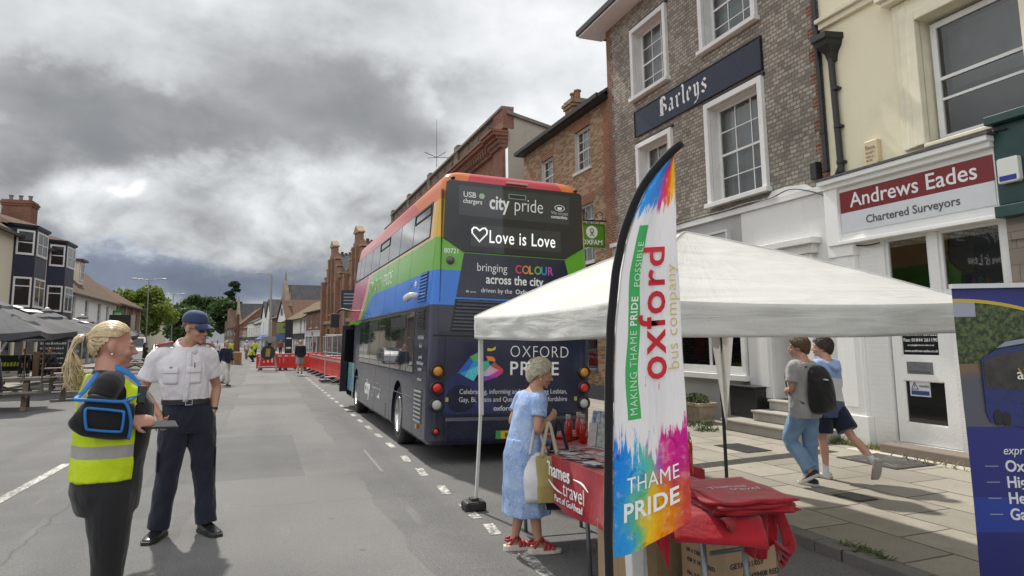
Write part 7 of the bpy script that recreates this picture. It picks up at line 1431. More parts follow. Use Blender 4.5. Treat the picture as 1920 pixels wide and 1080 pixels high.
mb = MB(); mb.fbox(RF, -.01, .86, 1.92, 1.95, -.02, .02); mb.build('top_rail', mat('rail_silver', (.55, .56, .57), .35, .1, metal=.7), ru); mb = MB(); mb.fbox(RF, -.02, .87, -.11, .08, -.08, .08); mb.build('base_cassette', MATS['rail_silver'], ru, bevel=.01); mb = MB(); mb.tube(RF.P(.42, .05, -.05), RF.P(.42, 1.93, -.03), .012); mb.build('support_pole', STEEL, ru)
COB = mat('coach_blue', (.02, .03, .14), .3, .1); mb = MB(); bx = .13
mb.prism(RF, [(bx, 1.12), (bx + .02, 1.06), (.85, .95), (.85, 1.62), (bx + .10, 1.52), (bx, 1.46)], .012, .016); co_ = mb.build('printed_coach', COB, bp); mb = MB(); mb.prism(RF, [(bx + .01, 1.28), (.85, 1.22), (.85, 1.58), (bx + .11, 1.49), (bx + .01, 1.44)], .016, .018); mb.build('printed_windows', mat('coach_windows', (.05, .045, .04), .3, .5, 14), co_); mb = MB(); mb.prism(RF, [(bx + .1, 1.53), (.85, 1.63), (.85, 1.66), (bx + .16, 1.57)], .016, .018); mb.build('printed_roof', mat('coach_roof', (.25, .28, .36), .4), co_); mb = MB()
for u, v, r in ((bx + .07, 1.09, .05), (bx + .37, 1.03, .085), (bx + .12, 1.08, .045)): mb.prism(RF, [(u + r * .6 * math.cos(k), v + r * math.sin(k)) for k in (0, .6, 1.2, 1.8, 2.4, 3.0, 3.6, 4.2, 4.8, 5.4)], .017, .02)
mb.build('printed_wheels', BLACK, co_); mb = MB(); mb.chain([RF.P(bx + .22, 1.4, .02), RF.P(bx + .3, 1.25, .02), RF.P(bx + .36, 1.12, .02), RF.P(bx + .52, 1.02, .02)], [.005] * 4, 6); mb.build('printed_swoosh', mat('swoosh_gold', (.5, .36, .04), .5), co_); text('airline', .1, RF.M(bx + .33, 1.33, .021), LETW, parent=co_)
BL = mat('banner_letter', (.62, .63, .66), .5, 0); text('express', .075, RF.M(.205, .86, .014), BL, parent=bp, align='LEFT', shear=.25, sx=.9)
for k, s_ in enumerate(('Oxford', 'High Wycombe', 'Heathrow', 'Gatwick')): text(s_, .098, RF.M(.21, .755 - k * .098, .014), BL, parent=bp, align='LEFT', bold=.018, sx=.9); mb = MB(); mb.fbox(RF, .09, .17, .785 - k * .098, .79 - k * .098, .012, .014); mb.build('dash', mat('dash_grey', (.3, .32, .4), .5), bp)
mb = MB(); mb.chain([RF.P(.42 + .085 * math.cos(k * math.pi / 12), .06 + .1 + .085 * math.sin(k * math.pi / 12), .014) for k in range(25)], [.004] * 25, 5, sub=1); mb.bar(RF.P(.42, .16, .014), RF.P(.46, .20, .014), .006); mb.bar(RF.P(.42, .16, .014), RF.P(.39, .2, .014), .006); mb.build('clock_emblem', BL, bp)

affine(roots(N0), (.93, .937, .935), (0, 0, 0))
N0 = names()
fl.matrix_basis = Matrix.Translation((0, 0, .192)) @ Matrix.Diagonal((.88, .88, .88, 1)) @ fl.matrix_basis
# ================================================================ people
CR = Vector((.936, -.352, 0)).normalized(); CF = Vector((.352, .936, 0)).normalized()      # across and into the view, level
def skinmat(name, c, red=(.45, .16, .12)):
    if name in MATS: return MATS[name]
    m, t, out = newmat(name); o = t.obj()
    col = t.mix(t.sm(t.noise(o, 14, 4), .4, .75, 0, .35), c, red); col = t.mix(t.sm(t.noise(o, 160, 2), .5, .8, 0, .15), col, tuple(x * .6 for x in c))
    pbsdf(t, out, col, .5, 0, bump(t, t.noise(o, 220, 2), .12, .003), .4, Subsurface_Weight=.12, Subsurface_Radius=(.5, .2, .1), Subsurface_Scale=.02); return m
SK1 = skinmat('skin_fair', (.48, .27, .19)); SK2 = skinmat('skin_tan', (.42, .24, .16)); SK3 = skinmat('skin_pink', (.47, .25, .19), (.48, .14, .11))
def hairmat(name, c, c2):
    if name in MATS: return MATS[name]
    m, t, out = newmat(name); o = t.obj(); col = t.mix(t.sm(t.noise(o, 55, 4), .3, .7), c, c2); col = t.mix(t.sm(t.noise(o, 9, 3), .4, .7, 0, .5), col, tuple(x * .62 for x in c))
    pbsdf(t, out, col, .42, 0, bump(t, t.noise(o, 160, 3), .35, .004), .45); return m
EYEW = mat('eye_white', (.6, .58, .55), .2, 0); EYED = mat('eye_iris', (.03, .022, .018), .15, 0); LIP = mat('lip', (.42, .13, .11), .45, 0)
def solid(mb, name, mats, parent, vox, sm=4, disp=None, cut=None, matfn=None, factor=.5):
    t_ = link('t', mb.mesh('t', mats)); md = t_.modifiers.new('r', 'REMESH'); md.mode = 'VOXEL'; md.voxel_size = vox; md.use_smooth_shade = True
    if sm: q = t_.modifiers.new('s', 'SMOOTH'); q.iterations = sm; q.factor = factor
    me = evaluated(t_); bpy.data.objects.remove(t_); me.name = name
    if disp or cut:
        bm = bmesh.new(); bm.from_mesh(me); bm.normal_update()
        if cut: bmesh.ops.delete(bm, geom=[f for f in bm.faces if cut(f.calc_center_median())], context='FACES')
        if cut:
            bv = [v for v in bm.verts if v.is_boundary]
            for it in range(8):
                nc = {}
                for v in bv:
                    q = [e.other_vert(v).co for e in v.link_edges if e.is_boundary]
                    if len(q) == 2: nc[v] = v.co * .4 + (q[0] + q[1]) * .3
                for v, c in nc.items(): v.co = c
            bm.normal_update()
        if disp:
            for v, d in [(v, disp(v.co, v.normal)) for v in bm.verts]: v.co += v.normal * d
        bm.to_mesh(me); bm.free()
    me.materials.clear()
    for m in (mats if isinstance(mats, (list, tuple)) else [mats]): me.materials.append(m)
    if matfn: me.polygons.foreach_set('material_index', [matfn(p.center) for p in me.polygons])
    me.polygons.foreach_set('use_smooth', [True] * len(me.polygons)); me.update()
    return local(link(name, me, parent))
def folds(a=.006, f=7, seed=0): return lambda c, n: a * (noise.noise(Vector((c.x * f * 1.3, c.y * f * 1.3, c.z * f * .8 + seed))) + .6 * noise.noise(Vector((c.x * f * 3 + c.z * f, c.y * f * 3, c.z * f * 1.5 + seed + 9))))
MALE = [(.80, 0, 0, .15, .11), (.90, 0, -.01, .172, .125), (.98, 0, -.005, .165, .115), (1.08, 0, 0, .152, .105), (1.20, 0, .005, .16, .112), (1.32, 0, .005, .18, .12), (1.40, 0, -.005, .175, .105), (1.455, 0, -.012, .12, .078), (1.50, 0, -.01, .062, .062), (1.57, 0, .005, .053, .056)]
def ring(z, x0, y0, rx, ry, k=28, p=2.4):
    o = []
    for i in range(k):
        a = 2 * math.pi * i / k; c, s_ = math.cos(a), math.sin(a); o.append((x0 + rx * math.copysign(abs(c) ** (2 / p), c), y0 + ry * math.copysign(abs(s_) ** (2 / p), s_), z))
    return o
def tor(T, z):
    if z <= T[0][0]: return T[0][1:]
    for a, b in zip(T, T[1:]):
        if a[0] <= z <= b[0]: f = (z - a[0]) / (b[0] - a[0]); return tuple(a[i] + (b[i] - a[i]) * f for i in range(1, 5))
    return T[-1][1:]
def tor_rings(T, z0, z1, t, n=14, ex=None):
    o = []
    for i in range(n + 1):
        z = z0 + (z1 - z0) * i / n; x, y, rx, ry = tor(T, z); e_ = ex(z) if ex else (0, 0); o.append(ring(z, x, y, rx + t + e_[0], ry + t + e_[1]))
    return o
def hand(mb, w_, d, nrm, side, curl=.6, s_=1.0, rad=.0078):
    # palm, four unequal fingers, thumb; d points to the finger tips, nrm out of the back of the hand
    d = Vector(d).normalized(); nrm = Vector(nrm); nrm = (nrm - d * nrm.dot(d)).normalized(); a = d.cross(nrm) * side; w_ = Vector(w_)      # a points to the thumb side
    mb.chain([w_ - d * .02, w_ + d * .03 * s_, w_ + d * .085 * s_], [(.026 * s_, .02 * s_), (.036 * s_, .016 * s_), (.040 * s_, .013 * s_)], 12, ref=a, rnd=True)
    for k, (o, L) in enumerate(((.031, .068), (.010, .078), (-.011, .072), (-.031, .056))):
        b = w_ + d * (.088 - .004 * abs(k - 1)) * s_ + a * o * s_; p = [b - d * .02 * s_, b]; di = d
        for j in range(3): ang = curl * (.55 if j == 0 else .75); di = (di * math.cos(ang) - nrm * math.sin(ang)).normalized(); nn_ = None; b = b + di * L * (.42, .33, .27)[j] * s_; p.append(b)
        mb.chain(p, [rad * s_ * q for q in (1.1, 1.1, 1.0, .92, .75)], 8, rnd=True, sub=2)
    b = w_ + d * .025 * s_ + a * .03 * s_; q = (a * .65 + d * .75 - nrm * .35).normalized(); mb.chain([b - a * .012 * s_, b + q * .032 * s_, b + (q * .7 + d * .4 - nrm * .2 * curl).normalized() * .062 * s_], [.013 * s_, .0105 * s_, .0078 * s_], 8, rnd=True, sub=3)
def headM(c, yaw=0, pitch=0, roll=0, s_=1.0): return Matrix.Translation(c) @ Matrix.Rotation(yaw, 4, 'Z') @ Matrix.Rotation(pitch, 4, 'X') @ Matrix.Rotation(roll, 4, 'Y') @ Matrix.Scale(s_, 4)
def head(mb, M, age=0, fat=0, nose=1.0):
    def E(c, r, **k): 
        q = MB(); q.ell(c, r, seg=20, rows=14, **k); mb.poly([M @ Vector(v) for v in q.v], q.f)
    def Ch(p, r): q = MB(); q.chain(p, r, 10, rnd=True, sub=3); mb.poly([M @ Vector(v) for v in q.v], q.f)
    E((0, -.012, .035), (.073, .094, .086)); E((0, .018, -.02), (.063 + fat * .01, .074, .085)); E((0, .028, -.068), (.050 + fat * .014, .056, .043)); E((0, .073, -.098), (.020 + fat * .004, .017, .016)); E((0, .078, .024), (.050, .014, .012))
    for s_ in (-1, 1):
        E((s_ * .036, .062 + fat * .003, -.034), (.025 + fat * .006, .022, .024 + fat * .004)); E((s_ * .076, -.008, -.006), (.011, .021, .033)); E((s_ * .034, .079, .004), (.017, .010, .009)); E((s_ * .011, .099, -.036), (.009, .010, .008))
    Ch([(0, .088, .012), (0, .104, -.014), (0, .113 * (1 + .06 * (nose - 1)), -.032)], [.008, .0095, .0125])
    E((0, .090, -.061), (.021, .008, .0055)); E((0, .088, -.072), (.018, .009, .006))
    if fat: E((0, .035, -.105), (.045, .05, .03))
def face_parts(root, M, brow, eyes=True, lip=True):
    if eyes:
        for s_ in (-1, 1):
            q = MB(); q.ell((s_ * .033, .0855, .004), (.0115, .0065, .0055), seg=12, rows=8); q.v = [tuple(M @ Vector(v)) for v in q.v]; e_ = local(q.build('eye', EYEW, root, smooth=True)); q = MB(); q.ell((s_ * .033, .0905, .004), (.005, .003, .005), seg=10, rows=6); q.v = [tuple(M @ Vector(v)) for v in q.v]; q.build('iris', EYED, e_, smooth=True)
    for s_ in (-1, 1): q = MB(); q.chain([(s_ * .016, .0925, .020), (s_ * .035, .091, .026), (s_ * .053, .079, .020)], [(.0035, .002), (.004, .002), (.002, .001)], 6); q.v = [tuple(M @ Vector(v)) for v in q.v]; local(q.build('eyebrow', brow, root, smooth=True))
    if lip: q = MB(); q.chain([(-.023, .089, -.066), (0, .0965, -.0655), (.023, .089, -.066)], [(.002, .003), (.0055, .006), (.002, .003)], 8, sub=4); q.v = [tuple(M @ Vector(v)) for v in q.v]; local(q.build('lips', LIP, root, smooth=True))
def sdir(th, ph): return Vector((math.cos(ph) * math.sin(th), math.cos(ph) * math.cos(th), math.sin(ph)))
def hairline(d, front=.62, side=.10, back=-.55):
    th = abs(math.atan2(d.x, d.y)); f = th / math.pi
    lim = front + (side - front) * min(1, max(0, (f - .18) / .22)) if f < .5 else side + (back - side) * min(1, (f - .5) / .3)
    return math.asin(max(-1, min(1, d.z))) > lim
def scalp(d, k): return Vector((d.x * .076 * k, -.012 + d.y * .098 * k, .035 + d.z * (.090 + (.045 * max(0, -d.y + .25) if d.z < 0 else 0)) * k))
def hair_crown(root, M, m_, n=520, length=.9, vol=1.07, seed=0, front=.62, side=.1, back=-.55, r=.0042, crown=(math.pi, 1.15), wob=.18, drop=.0, swirl=.4):
    rnd = random.Random(seed); mb = MB(); c = sdir(*crown); e1 = c.orthogonal().normalized(); e2 = c.cross(e1)
    for i in range(n):
        al = rnd.random() * 6.283; p0 = rnd.random() ** .6 * 2.0; L = length * rnd.uniform(.6, 1.1); pts = []; k0 = vol * rnd.uniform(.97, 1.05)
        for j in range(6):
            ps = p0 + L * j / 5; a2 = al + swirl * j / 5 + wob * math.sin(j * 1.3 + i); d = (c * math.cos(ps) + (e1 * math.cos(a2) + e2 * math.sin(a2)) * math.sin(ps)).normalized()
            if not hairline(d, front, side, back) and j > 0 and drop == 0: break
            if not hairline(d, front, side, back) and j == 0: break
            pts.append(M @ (scalp(d, k0 * (1 + .03 * math.sin(math.pi * j / 5)) + .012 * j / 5)))
        if len(pts) > 2: mb.chain(pts, [r * (1 - .12 * j) for j in range(len(pts))], 5, sub=1)
    q = MB(); q.ell((0, 0, 0), (1, 1, 1), seg=40, rows=28); fs = []
    for f in q.f:
        cc = sum((Vector(q.v[i]) for i in f), Vector()) / len(f)
        if hairline(cc.normalized(), front + .04, side + .03, back): fs.append(f)
    mb.poly([M @ scalp(Vector(v), vol * .985) for v in q.v], fs)
    return local(mb.build('hair', m_, root, smooth=True))
def P3(v, S): return Vector(v) * S
def person(lab, loc, fwd, H=1.75, J=None, T=None, hc=(0, .015, 1.635), hyaw=0, hpitch=0, hroll=0, skin=None, top=None, bottom=None, shoe=None, sock=None, arm=1.0, leg=1.0, fat=0, vox=.0085, lod=0, group=None, hands=None, hs=1.0, curl=.5, nose=1.0):
    skin = skin or SK1; S = H / 1.75; fwd = Vector(fwd); t = thing('person', lab, 'person', loc, math.atan2(-fwd.x, fwd.y), group); fk = (.72 if shoe else 1.05) * S; T = T or MALE; T = [(z * S, x * S, y * S, a * S, b * S) for z, x, y, a, b in T]
    D = dict(hipR=(.09, 0, .90), kneeR=(.10, .02, .49), ankR=(.11, -.02, .085), toeR=(.15, 1, 0), hipL=(-.09, 0, .90), kneeL=(-.10, .02, .49), ankL=(-.11, -.02, .085), toeL=(-.15, 1, 0), shR=(.185, -.005, 1.415), elR=(.235, -.03, 1.14), wrR=(.225, .06, .90), hdR=(0, .15, -1), hnR=(1, 0, 0), shL=(-.185, -.005, 1.415), elL=(-.235, -.03, 1.14), wrL=(-.225, .06, .90), hdL=(0, .15, -1), hnL=(-1, 0, 0))
    D.update(J or {}); K = {k: (Vector(v) * S if not k.startswith(('hd', 'hn', 'toe')) else Vector(v)) for k, v in D.items()}
    M = headM(Vector(hc) * S, hyaw, hpitch, hroll, S * hs)
    mb = MB(); mb.rings([ring(z, x, y, a, b) for z, x, y, a, b in T])
    mb.chain([Vector((T[-2][1], T[-2][2], T[-2][0] - .03 * S)), M @ Vector((0, -.012, -.06)), M @ Vector((0, -.005, -.01))], [.058 * S, .054 * S, .05 * S], 14); head(mb, M, fat=fat, nose=nose)
    for s_, q in (('R', 1), ('L', -1)):
        h, k, a = K['hip' + s_], K['knee' + s_], K['ank' + s_]
        mb.chain([h + Vector((0, 0, .04 * S)), h.lerp(k, .3), k, k.lerp(a, .3) + Vector((0, -.012 * S, 0)), a], [.088 * S * leg, .080 * S * leg, .056 * S * leg, .058 * S * leg, .036 * S * max(1, leg * .9)], 14, rnd=True)
        td = K['toe' + s_].normalized(); heel = a - td * .045 * S - Vector((0, 0, .045 * S)); mb.chain([heel, a + td * .05 * S - Vector((0, 0, .04 * S)), a + td * .15 * S - Vector((0, 0, .06 * S))], [(.03 * fk, .03 * fk), (.034 * fk, .03 * fk), (.034 * fk, .016 * fk)], 12, ref=td.cross(Vector((0, 0, 1))), rnd=True)
        sh, e_, w_ = K['sh' + s_], K['el' + s_], K['wr' + s_]
        mb.chain([sh.lerp(Vector((T[-4][1], T[-4][2], sh.z)), .45), sh, sh.lerp(e_, .4), e_, e_.lerp(w_, .35), w_], [.06 * S, .055 * S * arm, .048 * S * arm, .038 * S * arm, .040 * S * arm, .027 * S * max(1, arm * .9)], 14, rnd=True)
        if not lod: hand(mb, w_, K['hd' + s_], K['hn' + s_], q, (hands or {}).get(s_, curl), S)
        else: mb.chain([w_, w_ + K['hd' + s_].normalized() * .16 * S], [.03 * S, .025 * S], 8, rnd=True)
    body = solid(mb, 'body', skin, t, vox, 3)
    parts = dict(root=t, M=M, S=S, K=K, T=T, body=body)
    if top:
        z0, z1 = top['hem'] * S, top.get('neck', 1.465) * S; th = top.get('t', .013) * S; mb = MB(); ex = top.get('ex'); mb.rings(tor_rings(T, z0, z1, th, 16, ex))
        for s_ in ('R', 'L'):
            sl = top.get('slv' + s_, top.get('slv', .6)); sh, e_, w_ = K['sh' + s_], K['el' + s_], K['wr' + s_]
            if sl <= 0: continue
            tt = top.get('st', .012) * S; pts = [sh.lerp(Vector((T[-4][1], T[-4][2], sh.z)), .5), sh]; rd = [.062 * S + tt, .056 * S * arm + tt]
            if sl <= 1: pts += [sh.lerp(e_, sl * .5), sh.lerp(e_, sl)]; rd += [.050 * S * arm + tt * 1.3, .046 * S * arm + tt * 1.7]
            else: pts += [sh.lerp(e_, .5), e_, e_.lerp(w_, (sl - 1) * .5), e_.lerp(w_, sl - 1)]; rd += [.05 * S * arm + tt, .041 * S * arm + tt * 1.2, .042 * S * arm + tt * 1.2, .032 * S * arm + tt * 1.3]
            mb.chain(pts, rd, 16)
        parts['top'] = solid(mb, top.get('name', 'shirt'), top['m'], t, vox * 1.05, 3, folds(top.get('fold', .006) * S, top.get('ff', 8), hash(lab) % 50), top.get('cut'), top.get('matfn'))
    if bottom:
        mb = MB(); th = bottom.get('t', .012) * S
        if bottom['kind'] == 'skirt':
            rg = [r for r in tor_rings(T, bottom['split'] * S, bottom['top'] * S, th, 10)]; x, y, rx, ry = tor(T, bottom['split'] * S); lo = []
            n_ = 16
            for i in range(n_): f = 1 - i / n_; k = bottom.get('flare', .1) * f; lo.append([(px + .012 * S * f * math.sin(8 * math.atan2(py - y, px - x) + 1), py + .012 * S * f * math.cos(7 * math.atan2(py - y, px - x)), z) for px, py, z in ring(bottom['len'] * S + (bottom['split'] - bottom['len']) * S * (1 - f), x, y + bottom.get('back', 0) * f * S, rx + th + k * S * .7, ry + th + k * S)])
            mb.rings(lo + rg)
        else:
            mb.rings(tor_rings(T, T[0][0], bottom.get('top', 1.0) * S, th, 8))
            for s_ in ('R', 'L'):
                h, k, a = K['hip' + s_], K['knee' + s_], K['ank' + s_]; fl = bottom.get('w', 1.0); L = bottom.get('len', 1.95)
                if L > 1: e_ = k.lerp(a, L - 1); mb.chain([h + Vector((0, 0, .13 * S)), h + Vector((0, 0, .03 * S)), h.lerp(k, .35), k, k.lerp(e_, .45), e_], [.07 * S * leg + th, .097 * S * leg + th, .086 * S * leg * fl ** .5 + th, (.062 * leg * fl) * S + th, (.058 * leg * fl) * S + th, (bottom.get('cuff', .05) * fl) * S + th], 16)
                else: e_ = h.lerp(k, L); mb.chain([h + Vector((0, 0, .03 * S)), h.lerp(k, L * .5), e_], [.095 * S * leg + th, .092 * S * leg * fl + th, .088 * S * leg * fl + th * 1.5], 16)
        parts['bottom'] = solid(mb, bottom.get('name', 'trousers'), bottom['m'], t, vox * 1.05, 3, folds(bottom.get('fold', .007) * S, bottom.get('ff', 7), hash(lab) % 31), None, bottom.get('matfn'))
    for s_ in ('R', 'L'):
        a, td = K['ank' + s_], K['toe' + s_].normalized(); up = Vector((0, 0, 1)); up = (up - td * up.dot(td)).normalized(); sd = td.cross(up)
        if sock: k = K['knee' + s_]; mb = MB(); mb.chain([a.lerp(k, sock[1]), a, a - up * .03 * S + td * .02 * S], [.048 * S * leg, .041 * S, .04 * S], 14); local(mb.build('sock', sock[0], t, smooth=True))
        if shoe:
            F_ = Fr(a - up * (.085 * S), sd, td, up); mb = MB(); prof = [(-.075, .034, .075), (-.06, .040, .085), (-.01, .041, .083), (.05, .044, .062), (.10, .048, .045), (.15, .044, .038), (.185, .026, .030)]; k = shoe.get('s', 1.0) * S; rg = []
            for y, w_, h in prof: rg.append([F_.P(w_ * k * math.copysign(abs(math.cos(an)) ** .8, math.cos(an)), y * k, (.012 + (h - .012) * (.5 + .5 * math.sin(an))) * k if math.sin(an) > -.2 else .012 * k) for an in [j * math.pi / 8 for j in range(16)]])
            mb.rings(rg); sho = local(mb.build('shoe', shoe['m'], t, smooth=True)); md = sho.modifiers.new('ss', 'SUBSURF'); md.levels = md.render_levels = 1
            mb = MB(); so_ = shoe.get('sole', .022); rg = [[F_.P(w_ * 1.08 * k * math.cos(an), y * 1.03 * k, z) for an in (0, .8, 1.57, 2.4, 3.14)] for z in (0, 1) for y, w_, h in prof[:1]]
            ol = [F_.P(w_ * 1.07 * k, y * 1.02 * k, 0) for y, w_, h in prof] + [F_.P(-w_ * 1.07 * k, y * 1.02 * k, 0) for y, w_, h in reversed(prof)]; mb.rings([ol, [p + up * so_ * k for p in ol]]); mb.build('sole', shoe.get('sm', BLACKP), sho, bevel=.004)
    return parts
def tfront(p, x, z, off=.02):
    S = p['S']; cx, cy, rx, ry = tor(p['T'], z * S); q = max(0, 1 - min(1, abs((x * S - cx) / rx)) ** 2.4) ** (1 / 2.4); return Vector((x * S, cy + ry * q + off * S, z * S))
def patch(p, x0, x1, z0, z1, off, name, m_, par, thick=.004):
    mb = MB(); mb.grid(lambda a, b: tfront(p, x0 + (x1 - x0) * a, z0 + (z1 - z0) * b, off), 8, 6); return local(mb.build(name, m_, par, smooth=True, solid=thick)) if par is p['root'] else mb.build(name, m_, par, smooth=True, solid=thick)

# ---- woman in the yellow vest
BLK = cloth('black_jersey', (.018, .018, .02), (.012, .012, .013), .85, 5, .4, 9); LEGG = cloth('black_leggings', (.020, .020, .023), (.013, .013, .015), .8, 4, .45, 8)
def vest_mat():
    m, t, out = newmat('yellow_vest'); o = t.obj(); x, y, z = t.sep(o); ax = t.m('ABSOLUTE', x)
    b = t.m('MAXIMUM', t.mul(t.gt(z, 1.05), t.lt(z, 1.11)), t.m('MAXIMUM', t.mul(t.gt(z, 1.22), t.lt(z, 1.27)), t.mul(t.gt(z, 1.25), t.mul(t.gt(ax, .085), t.lt(ax, .145)))))
    c = t.mix(b, t.mix(t.sm(t.noise(o, 4, 3), .3, .7), (.52, .66, .012), (.44, .58, .008)), (.33, .32, .30)); nr = bump(t, t.noise(o, 10, 4, dist=.8), .5, .03)
    pbsdf(t, out, c, .6, 0, nr, .3); return m
FATT = [(.80, 0, -.02, .17, .13), (.90, 0, -.03, .195, .15), (1.00, 0, -.025, .195, .148), (1.12, 0, -.008, .19, .158), (1.23, 0, .0, .19, .165), (1.33, 0, .002, .19, .163), (1.40, 0, -.015, .185, .138), (1.46, 0, -.04, .16, .095), (1.505, 0, -.05, .08, .066), (1.575, 0, -.05, .056, .058)]
wl = Vector((-.68, 3.95, 0)); wf = CR * .84 + CF * .54
W = person('blonde woman in a yellow reflective vest and black clothes with her arm in a sling', wl, wf, 1.70, J=dict(shR=(.19, -.055, 1.435), elR=(.245, -.125, 1.29), wrR=(.222, .045, 1.262), hdR=(-.2, 1, -.12), hnR=(.75, 0, .66), shL=(-.19, -.055, 1.435), elL=(-.235, -.05, 1.2), wrL=(-.09, .12, 1.2), hdL=(.5, 1, 0), hnL=(0, 0, -1), hipR=(.105, -.01, .87), kneeR=(.105, -.005, .49), ankR=(.11, -.075, .085), hipL=(-.105, -.01, .87), kneeL=(-.10, .0, .49), ankL=(-.11, -.04, .085), toeR=(.1, 1, 0)), T=FATT, hc=(0, -.035, 1.632), hpitch=-.05, skin=SK3, top=dict(m=BLK, hem=.93, slv=.40, neck=1.508, name='tshirt', t=.006, st=.012, fold=.004), bottom=dict(m=LEGG, kind='trousers', top=1.06, t=.013, w=.92, len=1.98, cuff=.038, name='leggings', fold=.005), shoe=dict(m=mat('black_shoe', (.02, .02, .02), .5)), arm=.98, leg=1.04, fat=1, vox=.0075, hands={'R': .55, 'L': .7}, hs=.98, curl=.5)
wr = W['root']; S = W['S']
mb = MB(); mb.rings(tor_rings(W['T'], .965 * S, 1.488 * S, .022 * S, 20, lambda z: (.004 * max(0, 1.15 - z), .003)))
solid(mb, 'safety_vest', vest_mat(), wr, .008, 3, folds(.007, 8, 4), lambda c: c.y > .075 + .02 * noise.noise(Vector((0, 0, c.z * 6))) or (abs(c.x) < .075 and c.z > 1.36 and c.y > -.05) or (abs(c.x) > .13 and ((c.y + .05) / .08) ** 2 + ((c.z - 1.35) / .085) ** 2 < 1))
K = W['K']; sd = Vector((.06, 1, -.03)).normalized(); e_, w_ = K['elR'], K['wrR']
SLG = cloth('sling_black', (.016, .017, .02), (.011, .011, .013), .9, 8, .3, 14); SLB = mat('sling_blue', (.02, .17, .50), .6, .15, 9)
mb = MB(); mb.chain([e_ + Vector((.01, -.058, .03)), e_ + Vector((.01, -.04, .02)), e_ + Vector((.01, 0, .012)), e_.lerp(w_, .6) + Vector((.008, 0, .0)), w_ + Vector((.004, .01, .0))], [(.02, .045), (.045, .078), (.056, .096), (.053, .096), (.046, .088)], 24, ref=(1, 0, 0)); slg = solid(mb, 'arm_sling', SLG, wr, .007, 3, folds(.003, 9))
def sl_P(a, b): c = e_.lerp(w_, a) + Vector((.008, -.03 * (1 - a), .012)); return c + Vector((.058 * (1 - .25 * b * b), 0, .092 * b))
mb = MB(); pts = [sl_P(a, b) + Vector((.008, 0, 0)) for a, b in ((.12, .45), (.78, .38), (.86, .25), (.84, -.5), (.76, -.66), (.2, -.62), (.1, -.5), (.06, .3), (.12, .45))]; mb.chain(pts, [.0065] * 9, 8, sub=3); mb.build('pocket_trim', SLB, slg, smooth=True)
mb = MB(); mb.chain([e_ + Vector((.045, -.065, .09)), e_ + Vector((.06, .0, .085)), e_.lerp(w_, .55) + Vector((.055, 0, .086)), w_ + Vector((.052, -.02, .085)), w_ + Vector((.058, .005, .0)), w_ + Vector((.045, .0, -.085))], [.008] * 6, 8); mb.chain([w_ + Vector((.03, -.04, .09)), Vector((.145, .088, 1.40)) * S, Vector((.105, .028, 1.495)) * S, Vector((.03, -.07, 1.54)) * S], [(.016, .004)] * 4, 8, ref=(0, 1, 0)); mb.chain([e_ + Vector((.03, -.065, .09)), Vector((.205, -.15, 1.42)) * S, Vector((.14, -.1, 1.50)) * S], [(.012, .004)] * 3, 8, ref=(0, 1, 0)); mb.build('sling_trim', SLB, slg, smooth=True)
mb = MB(); bx_ = Vector((.15, .095, 1.375)) * S; mb.bar(bx_ + Vector((.012, .0, -.035)), bx_ + Vector((.0, .008, .05)), .04, .022, up=(1, 0, 0)); mb.build('buckle', BLACKP, slg, bevel=.004)
BLD = hairmat('blonde_hair', (.70, .58, .38), (.54, .41, .24)); M = W['M']; rnd = random.Random(5); mb = MB(); knot = Vector((0, -.128, .035)); kd = sdir(math.pi, -.02)
for i in range(1000):
    th = rnd.uniform(-1, 1) * 3.0; ph = rnd.uniform(-.75, 1.5); d0 = sdir(th, ph)
    if not hairline(d0, .56, .12, -.7): continue
    if rnd.random() < .45 and abs(th) < 2.2: th0 = abs(th); ph = (.60 - .46 * min(1, max(0, (th0 / math.pi - .14) / .26))) + .03 * rnd.random(); d0 = sdir(th, ph)
    k0 = 1.035 + .045 * rnd.random(); pts = []
    for j in range(8): f = j / 7; d = d0.slerp(kd, f) if d0.dot(kd) > -.98 else d0.lerp(kd, f).normalized(); d.z += .13 * math.sin(math.pi * f) * (.3 + abs(d0.z)); d.normalize(); pts.append(M @ (scalp(d, k0 + .05 * math.sin(math.pi * min(1, f * 1.3))) if j < 7 else knot + Vector((rnd.gauss(0, .008), 0, rnd.gauss(0, .008)))))
    mb.chain(pts, [.0027] * 7 + [.002], 4, sub=1)
q = MB(); q.ell((0, 0, 0), (1, 1, 1), seg=40, rows=28); mb.poly([M @ scalp(Vector(v), 1.035) for v in q.v], [f for f in q.f if hairline((sum((Vector(q.v[i]) for i in f), Vector()) / len(f)).normalized(), .60, .14, -.72)])
for i in range(430):
    a = rnd.random() * 6.28; r_ = rnd.random() ** .5; L = rnd.uniform(.10, .22); o = Vector((math.cos(a) * r_, 0, math.sin(a) * r_)); sp = rnd.gauss(1, .3); mb.chain([M @ (knot + o * .012), M @ (knot + Vector((0, -.035, -.005)) + o * .026), M @ (knot + Vector((0, -.06, -.035 - L * .25)) + o * .04 * sp), M @ (knot + Vector((rnd.gauss(0, .012), -.045 + rnd.gauss(0, .018), -.05 - L * .7)) + o * .034 * sp), M @ (knot + Vector((rnd.gauss(0, .018), -.03 + rnd.gauss(0, .025), -.05 - L)) + o * .02)], [.0022, .0024, .0024, .002, .001], 4, sub=2)
for i in range(14):
    th = rnd.uniform(-1, 1) * 2.9; d0 = sdir(th, rnd.uniform(.1, .9)); p = scalp(d0, 1.05); mb.chain([M @ p, M @ (p * 1.06 + Vector((0, -.02, .008))), M @ (p * 1.1 + Vector((rnd.gauss(0, .02), -.05, rnd.gauss(0, .02))))], [.0012, .001, .0006], 4, sub=2)
